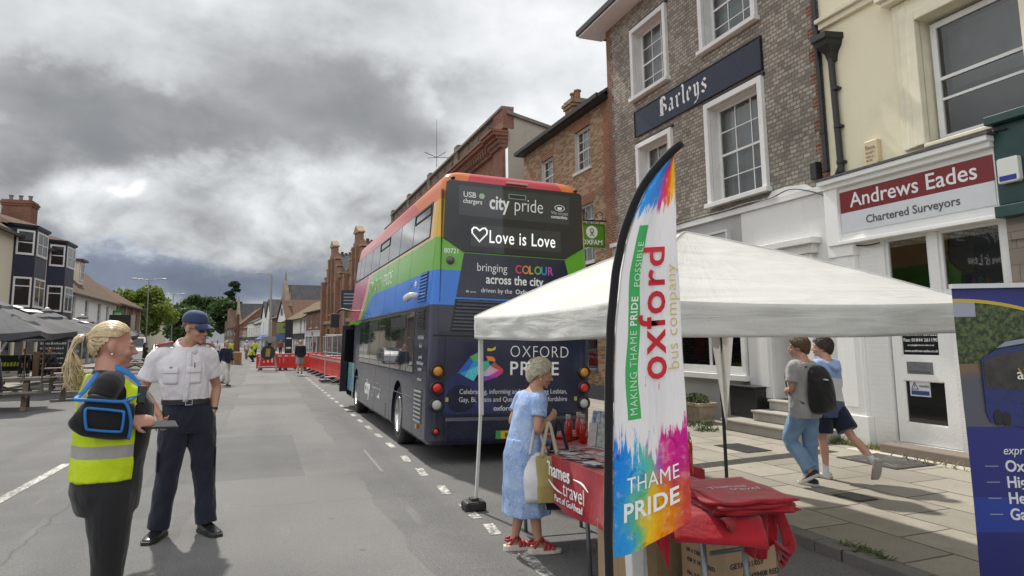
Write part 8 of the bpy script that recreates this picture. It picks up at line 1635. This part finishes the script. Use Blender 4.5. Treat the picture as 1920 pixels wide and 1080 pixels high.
local(mb.build('hair', BLD, wr, smooth=True)); mb = MB(); mb.lathe([(.017, -.008), (.021, 0), (.017, .008)], M @ Matrix.Translation(knot) @ Matrix.Rotation(math.pi / 2, 4, 'X'), 16); local(mb.build('hair_tie', BLACKP, wr, smooth=True))
face_parts(wr, M, mat('brow_blonde', (.26, .17, .10), .8, 0)); mb = MB(); mb.ell(M @ Vector((.083, -.004, -.042)), (.006, .006, .006), seg=10, rows=8); local(mb.build('earring', mat('pearl', (.7, .68, .62), .2, 0), wr, smooth=True))
ph_ = thing('phone', 'dark smartphone held flat in the right hand of the woman in the yellow vest', 'phone', wl); ph_.rotation_euler = wr.rotation_euler; hp = K['wrR'] + Vector((-.02, .125, -.03)); mb = MB(); mb.bar(hp + Vector((.01, -.06, .0)), hp + Vector((-.015, .09, -.01)), .072, .009, up=(.35, 0, .9)); local(mb.build('case', BLACKP, ph_, bevel=.003)); mb = MB(); mb.bar(hp + Vector((.012, -.056, .006)), hp + Vector((-.013, .086, -.004)), .066, .001, up=(.35, 0, .9)); local(mb.build('screen', dark_glass('phone_screen', (.02, .025, .03)), ph_))
# ---- man in the white uniform shirt
SHW = cloth('uniform_shirt', (.66, .63, .67), (.58, .56, .60), .75, 4, .5, 10); NVY = cloth('navy_trousers', (.014, .017, .032), (.010, .012, .022), .85, 4, .5, 7)
ml = Vector((-.565, 6.41, 0)); mf = -CF * .93 + CR * .52
MT = [(.80, 0, 0, .16, .115), (.90, 0, -.01, .178, .13), (.98, .01, -.005, .168, .12), (1.06, .025, 0, .155, .115), (1.18, .045, .01, .168, .125), (1.30, .06, .005, .185, .125), (1.385, .065, -.005, .178, .108), (1.44, .055, -.012, .12, .078), (1.49, .035, -.01, .064, .064), (1.56, .01, .005, .056, .058)]
P = person('man in a white short sleeved uniform shirt, navy cap and trousers, hands in pockets', ml, mf, 1.845, J=dict(shR=(.245, -.005, 1.40), elR=(.335, -.04, 1.135), wrR=(.215, .06, .955), hdR=(-.25, .25, -1), hnR=(.8, .5, 0), shL=(-.125, -.005, 1.405), elL=(-.205, -.07, 1.15), wrL=(-.185, .03, .965), hdL=(.2, .2, -1), hnL=(-.8, .5, 0), hipR=(.095, 0, .88), kneeR=(.13, .02, .49), ankR=(.175, -.02, .085), toeR=(.45, 1, 0), hipL=(-.09, 0, .88), kneeL=(-.13, .0, .49), ankL=(-.165, .03, .085), toeL=(-.35, 1, 0)), T=MT, hc=(-.02, .03, 1.632), hyaw=.78, hpitch=-.16, hroll=.04, skin=SK2, top=dict(m=SHW, hem=1.04, slv=.66, t=.016, st=.021, fold=.008, neck=1.478), bottom=dict(m=NVY, kind='trousers', top=1.055, t=.014, w=1.16, len=2.03, cuff=.060, fold=.010), shoe=dict(m=mat('black_shoe_polish', (.015, .015, .016), .3), s=1.16), arm=1.0, leg=1.03, vox=.008, hs=1.03)
mr, M, S = P['root'], P['M'], P['S']
EPR = mat('epaulette_red', (.36, .05, .05), .7, .1, 20)
for x0, x1, z0, z1 in ((.135, .262, 1.520, 1.482), (-.02, -.148, 1.522, 1.485)): mb = MB(); mb.bar(Vector((x0, -.005, z0)) * S, Vector((x1, -.005, z1 + .012)) * S, .072, .018); ep = local(mb.build('epaulette', EPR, mr, bevel=.004)); mb = MB(); c = Vector((x0 + (x1 - x0) * .12, .0, z0 + .006)) * S; mb.ell(c, (.006, .006, .004), seg=8, rows=6); mb.build('button', LETW, ep, smooth=True)
for xc in (.15, -.02):
    pk = patch(P, xc - .052, xc + .052, 1.19, 1.315, .020, 'breast_pocket', SHW, mr); patch(P, xc - .055, xc + .055, 1.275, 1.322, .026, 'pocket_flap', SHW, pk)
mb = MB(); mb.ell(tfront(P, .15, 1.322, .03), (.016, .004, .008), seg=10, rows=6); local(mb.build('badge', mat('badge_metal', (.3, .28, .24), .3, 0, metal=.8), mr)); mb = MB(); mb.tube(tfront(P, -.02, 1.315, .03), tfront(P, -.02, 1.355, .03), .004); local(mb.build('pen', BLACKP, mr))
mb = MB(); mb.grid(lambda a, b: tfront(P, .03 + .018 * (a - .5) * 2 - .012 * b + .025 * (1 - b) * .3, 1.05 + .39 * b, .0225), 4, 24); pq = local(mb.build('button_placket', SHW, mr, smooth=True, solid=.004)); mb = MB()
for k in range(5): mb.ell(tfront(P, .033 - .01 * k / 5, 1.09 + .075 * k, .027), (.0055, .003, .0055), seg=8, rows=6)
mb.build('button', LETW, pq, smooth=True)
nk = Vector((.03, -.006, 1.508)) * S; mb = MB()
for s_ in (-1, 1):
    F0 = [nk + Vector((s_ * .005, .085, -.055)), nk + Vector((s_ * .068, .045, -.005)), nk + Vector((s_ * .078, -.02, .035)), nk + Vector((s_ * .045, -.075, .05)), nk + Vector((0, -.085, .052))]; F1 = [nk + Vector((s_ * .052, .105, -.095)), nk + Vector((s_ * .112, .05, -.045)), nk + Vector((s_ * .11, -.02, -.012)), nk + Vector((s_ * .065, -.1, .005)), nk + Vector((0, -.112, .01))]
    mb.poly(F0 + F1, [(i, i + 1, 6 + i, 5 + i) for i in range(4)])
co_ = local(mb.build('collar', SHW, mr, smooth=True, solid=.005))
mb = MB(); mb.rings([ring(z * S, *[(v + (o if i > 1 else 0)) for i, v in enumerate(tor(P['T'], z * S))]) for z, o in ((1.022, .020), (1.026, .0245), (1.062, .0245), (1.066, .020))]); be = local(mb.build('belt', mat('belt_black', (.014, .014, .015), .4), mr, smooth=False)); mb = MB(); c = tfront(P, .01, 1.044, .026)
for a, b, d, e2 in ((-.028, .028, .018, .024), (-.028, .028, -.024, -.018), (-.028, -.022, -.018, .018), (.022, .028, -.018, .018)): mb.box(c.x + a, c.x + b, c.y - .002, c.y + .006, c.z + d, c.z + e2)
mb.build('buckle', STEEL, be); mb = MB(); mb.lathe([(.031, -.012), (.034, 0), (.031, .012)], Matrix.Translation(P['K']['wrL'] + Vector((0, -.005, .012))), 16); local(mb.build('wristwatch', BLACKP, mr, smooth=True))
for s_ in ('R', 'L'):
    q = 1 if s_ == 'R' else -1; c = P['K']['hip' + s_].lerp(P['K']['knee' + s_], .72); mb = MB(); mb.grid(lambda a, b: c + Vector((q * (.085 + .012 * math.cos((a - .5) * 2.2)), .085 * math.sin((a - .5) * 2.2), .07 - .16 * b)) + Vector((q * .004, 0, 0)), 8, 4); local(mb.build('thigh_pocket', NVY, mr, smooth=True, solid=.006))
CAPM = cloth('navy_cap', (.028, .048, .115), (.02, .036, .09), .8, 6, .2, 20); q = MB()
for i in range(9):
    ph = i / 8 * 1.5; q_r = math.cos(ph) ** .75; rg = [M @ Vector((.086 * q_r * math.cos(a), -.012 + .108 * q_r * math.sin(a), .045 + .098 * math.sin(ph) ** .9)) for a in [k * math.pi / 16 for k in range(32)]]
    if i == 0: rings_ = []
    rings_.append(rg)
q.rings(rings_); q.ell(M @ Vector((0, -.012, .144)), (.008, .008, .005), seg=10, rows=6); cp = local(q.build('cap', CAPM, mr, smooth=True)); q = MB(); q.grid(lambda a, b: M @ Vector(((a - .5) * .158 * (1 - .18 * b * b), .085 * math.cos((a - .5) * 2.0) + .010 + .085 * b * math.cos((a - .5) * 2.6), .047 - .030 * b - .055 * (a - .5) ** 2 * 1.6)), 16, 6); q.build('peak', CAPM, cp, smooth=True, solid=.006)
hair_crown(mr, M, hairmat('grey_stubble', (.24, .17, .11), (.18, .12, .08)), 120, .3, 1.015, 3, .9, .0, -.45, .003)
q = MB()
for s_ in (-1, 1): q.grid(lambda a, b: M @ Vector((s_ * (.012 + .045 * a), .099 - .014 * a * a - .004 * (b - .5) ** 2, .012 - .036 * b * (1 - .25 * a))), 8, 5)
q.bar(M @ Vector((-.013, .101, .008)), M @ Vector((.013, .101, .008)), .006)
for s_ in (-1, 1): q.bar(M @ Vector((s_ * .058, .085, .007)), M @ Vector((s_ * .08, -.01, .005)), .007, .003)
local(q.build('sunglasses', dark_glass('shades', (.01, .01, .012)), mr, smooth=False, solid=.003)); face_parts(mr, M, mat('brow_brown', (.16, .10, .06), .8, 0), eyes=False)
# ---- old woman in the blue dress
def floral():
    m, t, out = newmat('blue_floral'); o = t.obj(); v1 = t.node('ShaderNodeTexVoronoi', {'Vector': t.vm('ADD', o, t.vm('SCALE', t.noise(o, 16, 3, out=1), sc=.09)), 'Scale': 13.0}); w1 = t.noise(t.vm('ADD', o, (3, 1, 2)), 34, 4, .6, dist=2.2)
    c = t.mix(t.sm(t.noise(o, 6, 3), .35, .65), (.22, .33, .58), (.30, .41, .62)); c = t.mix(t.sm(w1, .53, .60, 0, .8), c, (.42, .50, .62)); c = t.mix(t.sm(v1.outputs['Distance'], .20, .10, 0, .55), c, (.52, .58, .66)); c = t.mix(t.sm(t.noise(o, 24, 3, dist=1.5), .62, .68, 0, .6), c, (.08, .16, .42))
    pbsdf(t, out, c, .8, 0, bump(t, t.noise(t.vm('MULTIPLY', o, (1, 1, .4)), 11, 4, dist=.6), .5, .03), .3); return m
FLO = floral(); lf_ = CR * .86 + CF * .45; ll = Vector((2.04, 5.06, -.062))
LT = [(.72, 0, -.06, .16, .135), (.86, 0, -.065, .178, .155), (.98, 0, -.05, .17, .14), (1.08, 0, -.03, .16, .125), (1.20, 0, .0, .165, .125), (1.30, 0, .025, .168, .12), (1.37, 0, .045, .155, .105), (1.42, 0, .06, .105, .08), (1.46, 0, .075, .058, .06), (1.52, 0, .095, .05, .054)]
L_ = person('white haired old woman in a blue floral dress and red sandals at the red table', ll, lf_, 1.52, J=dict(shR=(.165, .02, 1.345), elR=(.215, -.035, 1.09), wrR=(.11, .165, 1.175), hdR=(-.45, .8, .45), hnR=(.7, .5, .3), shL=(-.17, .02, 1.345), elL=(-.225, -.06, 1.12), wrL=(-.10, .17, 1.13), hdL=(.6, .75, .1), hnL=(-.6, .5, .3), hipR=(.085, -.03, .86), kneeR=(.085, .0, .48), ankR=(.10, .02, .085), toeR=(.35, 1, 0), hipL=(-.085, -.03, .86), kneeL=(-.08, -.01, .48), ankL=(-.09, -.13, .085), toeL=(.2, 1, 0)), T=LT, hc=(.005, .125, 1.575), hyaw=-.35, hpitch=-.22, skin=SK2, top=dict(m=FLO, hem=.80, slv=.55, t=.012, st=.018, fold=.006, neck=1.42, name='dress_bodice'), bottom=dict(m=FLO, kind='skirt', top=1.0, split=.86, len=.335, flare=.035, back=.015, t=.013, name='dress_skirt', fold=.010), arm=.95, leg=.92, vox=.0075, hands={'R': .75, 'L': .7}, hs=1.08, nose=1.3)
lr, M, S, K = L_['root'], L_['M'], L_['S'], L_['K']
hair_crown(lr, M, hairmat('white_hair', (.62, .57, .45), (.44, .39, .29)), 860, .6, 1.15, 7, .50, -.35, -.9, .0042, (math.pi, 1.0), .22, 0, .5); face_parts(lr, M, mat('brow_grey', (.35, .3, .25), .8, 0)); mb = MB(); mb.ell(M @ Vector((.084, -.002, -.042)), (.006, .006, .006), seg=8, rows=6); local(mb.build('earring', LETW, lr, smooth=True))
SAN = mat('sandal_red', (.38, .03, .035), .5, .12, 15); SOL = mat('sandal_sole', (.62, .57, .50), .6, .1)
for s_ in ('R', 'L'):
    a, td = K['ank' + s_], K['toe' + s_].normalized(); sd = td.cross(Vector((0, 0, 1))); F_ = Fr(a - Vector((0, 0, .085 * S)), sd, td, (0, 0, 1)); prof = [(-.085, .024), (-.06, .036), (0, .036), (.06, .042), (.12, .044), (.165, .032), (.185, .014)]; ol = [(w_, y) for y, w_ in prof] + [(-w_, y) for y, w_ in reversed(prof)]; mb = MB(); k = .98
    mb.rings([[F_.P(x * k, y * k, (.0 if z == 0 else (.045 if y < 0 else .045 - .018 * min(1, y / .1)) * k)) for x, y in ol] for z in (0, 1)]); sn = local(mb.build('sandal', SOL, lr, bevel=.004)); mb = MB()
    for y, h, w_ in ((.11, .062, .046), (.075, .075, .045), (.045, .09, .043)): mb.chain([F_.P(-w_, y, .03), F_.P(-w_ * .75, y, h * .85), F_.P(0, y - .01, h), F_.P(w_ * .75, y, h * .85), F_.P(w_, y, .03)], [(.014, .003)] * 5, 8, ref=td)
    mb.chain([F_.P(-.036, -.04, .05), F_.P(-.038, .0, .10), F_.P(0, .045, .105), F_.P(.038, .0, .10), F_.P(.036, -.04, .05)], [(.010, .003)] * 5, 8, ref=(0, 0, 1)); mb.chain([F_.P(-.035, .01, .1), F_.P(-.03, -.055, .085), F_.P(0, -.075, .085), F_.P(.03, -.055, .085), F_.P(.035, .01, .1)], [(.010, .003)] * 5, 8, ref=(0, 0, 1)); mb.build('strap', SAN, sn, smooth=True)
def hbag(lab, m_, off, w_, h_, d_, rz, hl, hm, soft=0, seed=0):
    ea = lr.matrix_basis @ (K['elR'].lerp(K['wrR'], .35)); t = thing('shopping_bag', lab, 'bag', ea + Vector(off), rz); mb = MB(); rnd = random.Random(seed); rg = []
    for i in range(9):
        f = i / 8; z = -hl - h_ * f; ww = w_ * (.62 + .38 * min(1, f * 2.2)) if soft else w_ * (.96 + .04 * f); dd = d_ * (.25 + .75 * min(1, f * 1.6)) * (1 if not soft else 1 - .25 * (f > .9)); rg.append([(x + soft * .02 * noise.noise(Vector((x * 9, y * 9, z * 9 + seed))), y + soft * .02 * noise.noise(Vector((x * 9, y * 9, z * 9 + seed + 5))), z) for x, y, _ in ring(0, 0, 0, ww / 2, dd / 2, 28, 5 if not soft else 2.8)])
    mb.rings(rg); local(mb.build('pouch', m_, t, smooth=bool(soft), bevel=0 if soft else .006)); mb = MB()
    for s_ in (-1, 1): mb.chain([(-w_ * .28, s_ * d_ * .15, -hl - .01), (-w_ * .16, s_ * .012, -hl * .45), (0, s_ * .01, .03), (w_ * .16, s_ * .012, -hl * .45), (w_ * .28, s_ * d_ * .15, -hl - .01)], [(.013, .003)] * 5, 6, ref=(1, 0, 0))
    local(mb.build('handle', hm, t, smooth=True)); return t
ra_ = math.atan2(-lf_.x, lf_.y)
hbag('white plastic carrier bag hanging from the arm of the old woman', mat('carrier_white', (.66, .66, .68), .45, .1, 6, bmp=.6, bscale=18), -CR * .045 - CF * .02 + Vector((0, 0, 0)), .25, .36, .16, ra_ + 1.45, .2, mat('carrier_white2', (.6, .6, .6), .5), 1, 3)
hbag('olive gold shopping bag hanging beside the white carrier bag', mat('bag_gold', (.32, .26, .085), .5, .15, 5, bmp=.2, bscale=12), CR * .05 - CF * .05, .22, .34, .12, ra_ + 1.25, .22, mat('bag_rope', (.42, .38, .26), .8), 0, 4)
hbag('dark navy cloth bag hanging behind the olive gold bag', cloth('bag_navy', (.012, .016, .035)), CR * .135 + CF * .04, .27, .40, .07, ra_ + 1.15, .24, cloth('bag_navy2', (.012, .014, .025)), 1, 5)
# ---- two walking boys
BF = Vector((-.12, .99, 0)); JN = cloth('pale_jeans', (.20, .31, .46), (.13, .22, .36), .85, 7, .55, 7); GT = cloth('grey_tshirt', (.36, .36, .36), (.30, .30, .30), .85, 5, .5, 8); SNK = mat('sneaker_black', (.02, .02, .022), .6); SNW = mat('sneaker_white', (.55, .55, .54), .55, .12, 12)
B1 = person('boy in a grey t-shirt and pale jeans walking away with a black backpack', (5.60, 5.80, -.036), BF, 1.60, J=dict(shR=(.165, 0, 1.405), elR=(.215, .0, 1.15), wrR=(.06, .16, 1.10), hdR=(-.8, .4, .1), hnR=(.3, .9, 0), shL=(-.165, 0, 1.405), elL=(-.225, -.01, 1.15), wrL=(-.10, .18, 1.10), hdL=(.7, .6, .05), hnL=(-.4, .9, .1), hipL=(-.08, .01, .89), kneeL=(-.09, .17, .53), ankL=(-.075, -.085, .20), toeL=(-.1, 1, -.55), hipR=(.08, 0, .89), kneeR=(.08, .03, .49), ankR=(.07, .03, .085), toeR=(0, 1, 0)), hc=(0, .035, 1.63), hyaw=.55, skin=SK1, top=dict(m=GT, hem=.80, slv=.72, t=.022, st=.024, fold=.008, name='tshirt', neck=1.45, ex=lambda z: (.012, .018)), bottom=dict(m=JN, kind='trousers', top=.96, t=.012, w=1.32, len=1.96, cuff=.062, name='jeans', fold=.010), shoe=dict(m=SNK, sm=SNW, sole=.03), arm=.82, leg=.95, vox=.008, hs=1.06)
hair_crown(B1['root'], B1['M'], hairmat('brown_hair', (.15, .085, .04), (.09, .05, .025)), 760, .5, 1.13, 11, .30, -.38, -.85, .0048, (math.pi, 1.1), .2); face_parts(B1['root'], B1['M'], mat('brow_dark', (.10, .06, .04), .8, 0))
BK = cloth('backpack_black', (.016, .016, .018), (.010, .010, .011), .7, 6, .4, 12)
bp_ = thing('backpack', 'black backpack worn by the boy in the grey t-shirt', 'backpack', (5.60, 5.80, -.036)); bp_.rotation_euler = B1['root'].rotation_euler; S = B1['S']; mb = MB(); mb.rings([ring(z * S, .02, y * S, a * S, b * S, 28, 3.0) for z, y, a, b in ((.86, -.20, .07, .04), (.88, -.215, .125, .085), (.96, -.225, .155, .115), (1.10, -.225, .16, .115), (1.24, -.215, .15, .10), (1.34, -.20, .125, .08), (1.40, -.185, .09, .05), (1.42, -.18, .04, .02))]); pk = solid(mb, 'pack', BK, bp_, .009, 3, folds(.008, 8, 3)); mb = MB()
for s_ in (-1, 1): mb.chain([Vector((s_ * .085, -.14, 1.40)) * S, Vector((s_ * .11, -.04, 1.462)) * S, Vector((s_ * .115, .09, 1.42)) * S, Vector((s_ * .125, .145, 1.28)) * S, Vector((s_ * .16, .06, 1.08)) * S, Vector((s_ * .15, -.12, .98)) * S], [(.028, .006)] * 6, 8, ref=(1, 0, 0))
mb.build('strap', BK, pk, smooth=True); mb = MB(); mb.prism(Fr(Vector((-.02, -.335, 1.25)) * S, (-1, 0, 0), (0, .1, 1), (0, -1, .1)), [(-.03, 0), (.02, .006), (.04, .022), (-.02, .014)], -.02, .004); mb.build('white_logo', LETW, pk)
def hood_mat(z):
    return 0 if z > 1.245 else (1 if z > .965 else 2)
HB = cloth('hoodie_blue', (.30, .42, .66), (.24, .35, .58)); HW = cloth('hoodie_white', (.60, .62, .64), (.54, .56, .58)); HN = cloth('hoodie_navy', (.075, .10, .20), (.05, .07, .15))
B2 = person('boy in a blue and white hooded top and navy shorts walking beside the backpack', (6.17, 6.03, -.036), BF, 1.585, J=dict(shR=(.17, 0, 1.405), elR=(.23, .03, 1.14), wrR=(.17, .15, .98), hdR=(-.3, .7, -.5), shL=(-.17, 0, 1.405), elL=(-.225, .05, 1.14), wrL=(-.15, .2, 1.0), hdL=(.3, .7, -.4), hipL=(-.085, .02, .88), kneeL=(-.09, .05, .49), ankL=(-.09, .04, .085), toeL=(0, 1, 0), hipR=(.085, -.02, .88), kneeR=(.10, -.22, .53), ankR=(.10, -.50, .26), toeR=(.1, .35, -.95)), hc=(0, .035, 1.63), hyaw=.62, hpitch=.06, skin=SK1, top=dict(m=[HB, HW, HN], hem=.76, slv=1.9, t=.03, st=.03, fold=.010, name='hooded_top', neck=1.46, matfn=lambda c: hood_mat(c.z / (1.585 / 1.75) + .02 * math.sin(c.x * 9))), bottom=dict(m=cloth('navy_shorts', (.012, .016, .04), (.009, .012, .03)), kind='shorts', top=.96, t=.018, w=1.25, len=.80, name='shorts', fold=.008), shoe=dict(m=SNW, sm=mat('rubber_sole', (.42, .39, .34), .8), sole=.03), sock=(mat('sock_white', (.6, .6, .6), .9, .08), .42), arm=.85, leg=.92, vox=.008, hs=1.06)
hair_crown(B2['root'], B2['M'], hairmat('dark_brown_hair', (.055, .03, .018), (.03, .018, .012)), 820, .55, 1.17, 12, .26, -.42, -.85, .005, (math.pi, 1.1), .25); face_parts(B2['root'], B2['M'], MATS['brow_dark']); S = B2['S']; mb = MB(); mb.chain([Vector((.10, .0, 1.43)) * S, Vector((.085, -.09, 1.42)) * S, Vector((0, -.14, 1.38)) * S, Vector((-.085, -.09, 1.42)) * S, Vector((-.10, .0, 1.43)) * S], [(.02, .02), (.035, .035), (.04, .06), (.035, .035), (.02, .02)], 16, ref=(0, 0, 1), rnd=True); solid(mb, 'hood', HB, B2['root'], .009, 3, folds(.008, 10, 5))
# ---- passers-by
def passer(lab, x, y, fwd, H, topm, botm, hairm=None, kind='trousers', J=None, slv=1.9, shoe=(.03, .03, .03), blen=1.95, fat=0, skin=None, hem=.86, long=False, hat=None, len_=.45, lod=1, botname='trousers', w=1.15, z=0):
    bt_ = dict(m=botm, kind=kind, top=1.0, t=.014, w=w, len=blen if kind != 'skirt' else len_, name=botname, split=.84, flare=.05)
    p = person(lab, (x, y, z), fwd, H, J=J, skin=skin or SK2, top=dict(m=topm, hem=hem, slv=slv, t=.02, st=.016), bottom=bt_, shoe=dict(m=mat('shoe_%.2f' % shoe[0], shoe, .6)), vox=.016, lod=1)
    M = p['M']; mb = MB()
    if hat: mb.lathe([(.095, .055), (.09, .10), (.05, .14), (.002, .145)], M, 18); mb.lathe([(.13, .05), (.13, .06), (.08, .065)], M, 18); local(mb.build('hat', hat, p['root'], smooth=True))
    if hairm:
        hair_crown(p['root'], M, hairm, 120, .7, 1.1, 2, .6, .0, -.6, .008)
        if long: mb = MB(); mb.chain([M @ Vector((0, -.06, .06)), M @ Vector((0, -.10, -.08)), M @ Vector((0, -.10, -.28)), M @ Vector((0, -.09, -.42))], [(.07, .05), (.085, .05), (.09, .045), (.06, .03)], 12, rnd=True); local(mb.build('long_hair', hairm, p['root'], smooth=True))
    return p
stride = lambda s_: dict(kneeR=(.10, .20 * s_, .51), ankR=(.10, .28 * s_, .10), kneeL=(-.10, -.06 * s_, .50), ankL=(-.10, -.34 * s_, .15), wrR=(.20, -.12 * s_, .92), elR=(.23, -.12 * s_, 1.16), wrL=(-.20, .2 * s_, .96), elL=(-.23, .03 * s_, 1.15))
def col(n_, c): return cloth('cloth_' + n_, c)
GH = hairmat('grey_hair', (.40, .36, .30), (.28, .25, .2)); DH = hairmat('black_hair', (.02, .016, .014), (.012, .01, .009)); BH = MATS['brown_hair']
passer('person in a navy jumper and cream trousers crossing the road behind the man', -1.2, 26.9, CR * .9 - CF * .5, 1.62, col('navy', (.014, .018, .045)), col('cream', (.58, .55, .50)), GH, J=stride(1), slv=1.9, w=1.35)
passer('person in a black top and grey shorts walking away along the red barriers', 1.78, 33.8, (-.05, 1, 0), 1.62, col('black', (.012, .012, .015)), col('greyshort', (.30, .29, .27)), GH, 'shorts', J=stride(.5), blen=.95, botname='shorts')
passer('person with long dark hair in a short black dress by the white van', -6.1, 42.5, (.6, .4, 0), 1.62, col('black2', (.013, .013, .014)), col('black2', (.013, .013, .014)), DH, 'skirt', slv=.4, long=True, len_=.66, J=dict(elR=(.24, .05, 1.16), wrR=(.12, .2, 1.22), elL=(-.24, .05, 1.16), wrL=(-.1, .2, 1.2)))
passer('person whose dark trousers and shoe just enter at the left edge', -2.90, 9.0, (-.9, .3, 0), 1.75, col('charcoal', (.03, .03, .035)), col('charcoal2', (.02, .02, .024)), BH, J=dict(kneeR=(.10, .18, .51), ankR=(.10, .25, .10), kneeL=(-.10, -.04, .5), ankL=(-.10, -.2, .11)))
far = [('person in a white shirt carrying a load at the left of the distant group', -3.6, 64, (.3, -1, 0), (.62, .62, .6), (.03, .03, .035), None), ('person in a yellow reflective vest standing behind the crate in the road', -2.5, 66, (0, -1, 0), (.5, .62, .02), (.03, .05, .16), None), ('person in a white top and white hat beside the tall wooden post', -1.25, 66, (.5, -.8, 0), (.60, .58, .55), (.25, .2, .16), (.65, .65, .63)), ('person in a bright yellow jacket right of the white hatted person', -.55, 68, (-.5, -.8, 0), (.5, .62, .02), (.02, .02, .025), None), ('person in grey standing far back on the left of the distant group', -4.4, 70, (.2, -1, 0), (.2, .2, .22), (.04, .04, .05), None), ('person in pink at the far left of the distant group', -3.1, 74, (.2, -1, 0), (.45, .25, .25), (.1, .1, .14), None), ('person in black far down the pavement before the white shops', .9, 84, (0, -1, 0), (.02, .02, .022), (.05, .04, .04), None), ('person in a red top far down by the shops', 2.2, 86, (0, 1, 0), (.35, .05, .05), (.03, .03, .04), None), ('person in grey behind the crossing red barrier', 2.5, 50, (.2, -1, 0), (.35, .34, .33), (.04, .04, .05), None)]
for k, (lab, x, y, f_, tc, bc_, hat) in enumerate(far): passer(lab, x, y, f_, 1.7, col('far_top%d' % k, tc), col('far_bot%d' % k, bc_), (BH, GH, DH)[k % 3] if not hat else None, hat=mat('hat_white', (.65, .65, .63), .7) if hat else None, slv=1.9 if k % 2 else .6, J=stride(.3 * (k % 3 - 1)))
cro = dict(hipR=(.09, -.1, .42), kneeR=(.16, .26, .48), ankR=(.12, .0, .085), hipL=(-.09, -.1, .42), kneeL=(-.16, .26, .48), ankL=(-.12, .0, .085), shR=(.18, .12, .9), elR=(.22, .3, .7), wrR=(.1, .42, .5), shL=(-.18, .12, .9), elL=(-.22, .3, .7), wrL=(-.1, .42, .5))
ST = [(.34, 0, -.1, .16, .13), (.45, 0, -.1, .17, .13), (.55, 0, -.04, .155, .115), (.68, 0, .03, .165, .115), (.8, 0, .08, .18, .12), (.88, 0, .11, .17, .105), (.94, 0, .13, .11, .075), (.985, 0, .15, .06, .06), (1.05, 0, .17, .053, .056)]
def sitter(lab, x, y, z, fwd, topm, botm, hairm, seat=0, hat=None):
    J = dict(cro)
    if seat: J = {k: (v[0], v[1] + (.0 if not k.startswith('ank') else .3), v[2] + .1) if not k.startswith('ank') else (v[0], .34, .085) for k, v in cro.items()}
    T_ = [(a + (.1 if seat else 0), b, c, d, e2) for a, b, c, d, e2 in ST]
    p = person(lab, (x, y, z), fwd, 1.7, J=J, T=T_, hc=(0, .2, 1.13 + (.1 if seat else 0)), skin=SK2, top=dict(m=topm, hem=.42 + (.1 if seat else 0), neck=.95 + (.1 if seat else 0), slv=1.8, t=.02, st=.016), bottom=dict(m=botm, kind='trousers', top=.5 + (.1 if seat else 0), t=.016, w=1.1, len=1.9), shoe=dict(m=SNK), vox=.016, lod=1); hair_crown(p['root'], p['M'], hairm, 120, .7, 1.1, 2, .6, .0, -.6, .008); return p
sitter('person crouching on the road in a yellow jacket below the distant group', -.55, 57, 0, (-1, -.3, 0), col('hivis', (.5, .62, .02)), col('black', (.012, .012, .015)), DH)
for lab, x, y, f_, tc in (('person in dark clothes seated behind the black banner, leftmost', -10.6, 38.3, (.3, -1, 0), (.03, .03, .035)), ('person in dark clothes seated behind the black banner next to the chalkboard', -9.5, 38.6, (-.6, -.6, 0), (.05, .045, .05)), ('person in khaki seated at the tables behind the blonde woman', -7.2, 38.4, (-.9, .1, 0), (.30, .25, .18))):
    st_ = thing('stool', 'small dark stool under the %s seated person' % lab.split(' in ')[1].split()[0] + (' on the left' if 'leftmost' in lab else ' ' + ' '.join(lab.split()[-4:])), 'stool', (x - f_[0] * .12, y - f_[1] * .12, .09)); mb = MB(); mb.box(-.2, .2, -.2, .2, .36, .40); local(mb.build('seat', BLACKP, st_)); 
    for a, b in ((-.17, -.17), (.17, -.17), (-.17, .17), (.17, .17)): mb = MB(); mb.box(a - .02, a + .02, b - .02, b + .02, 0, .36); local(mb.build('leg', BLACKP, st_))
    sitter(lab, x, y, .09, f_, col('seat_%.2f' % tc[0], tc), col('seatd', (.03, .03, .04)), BH, 1)
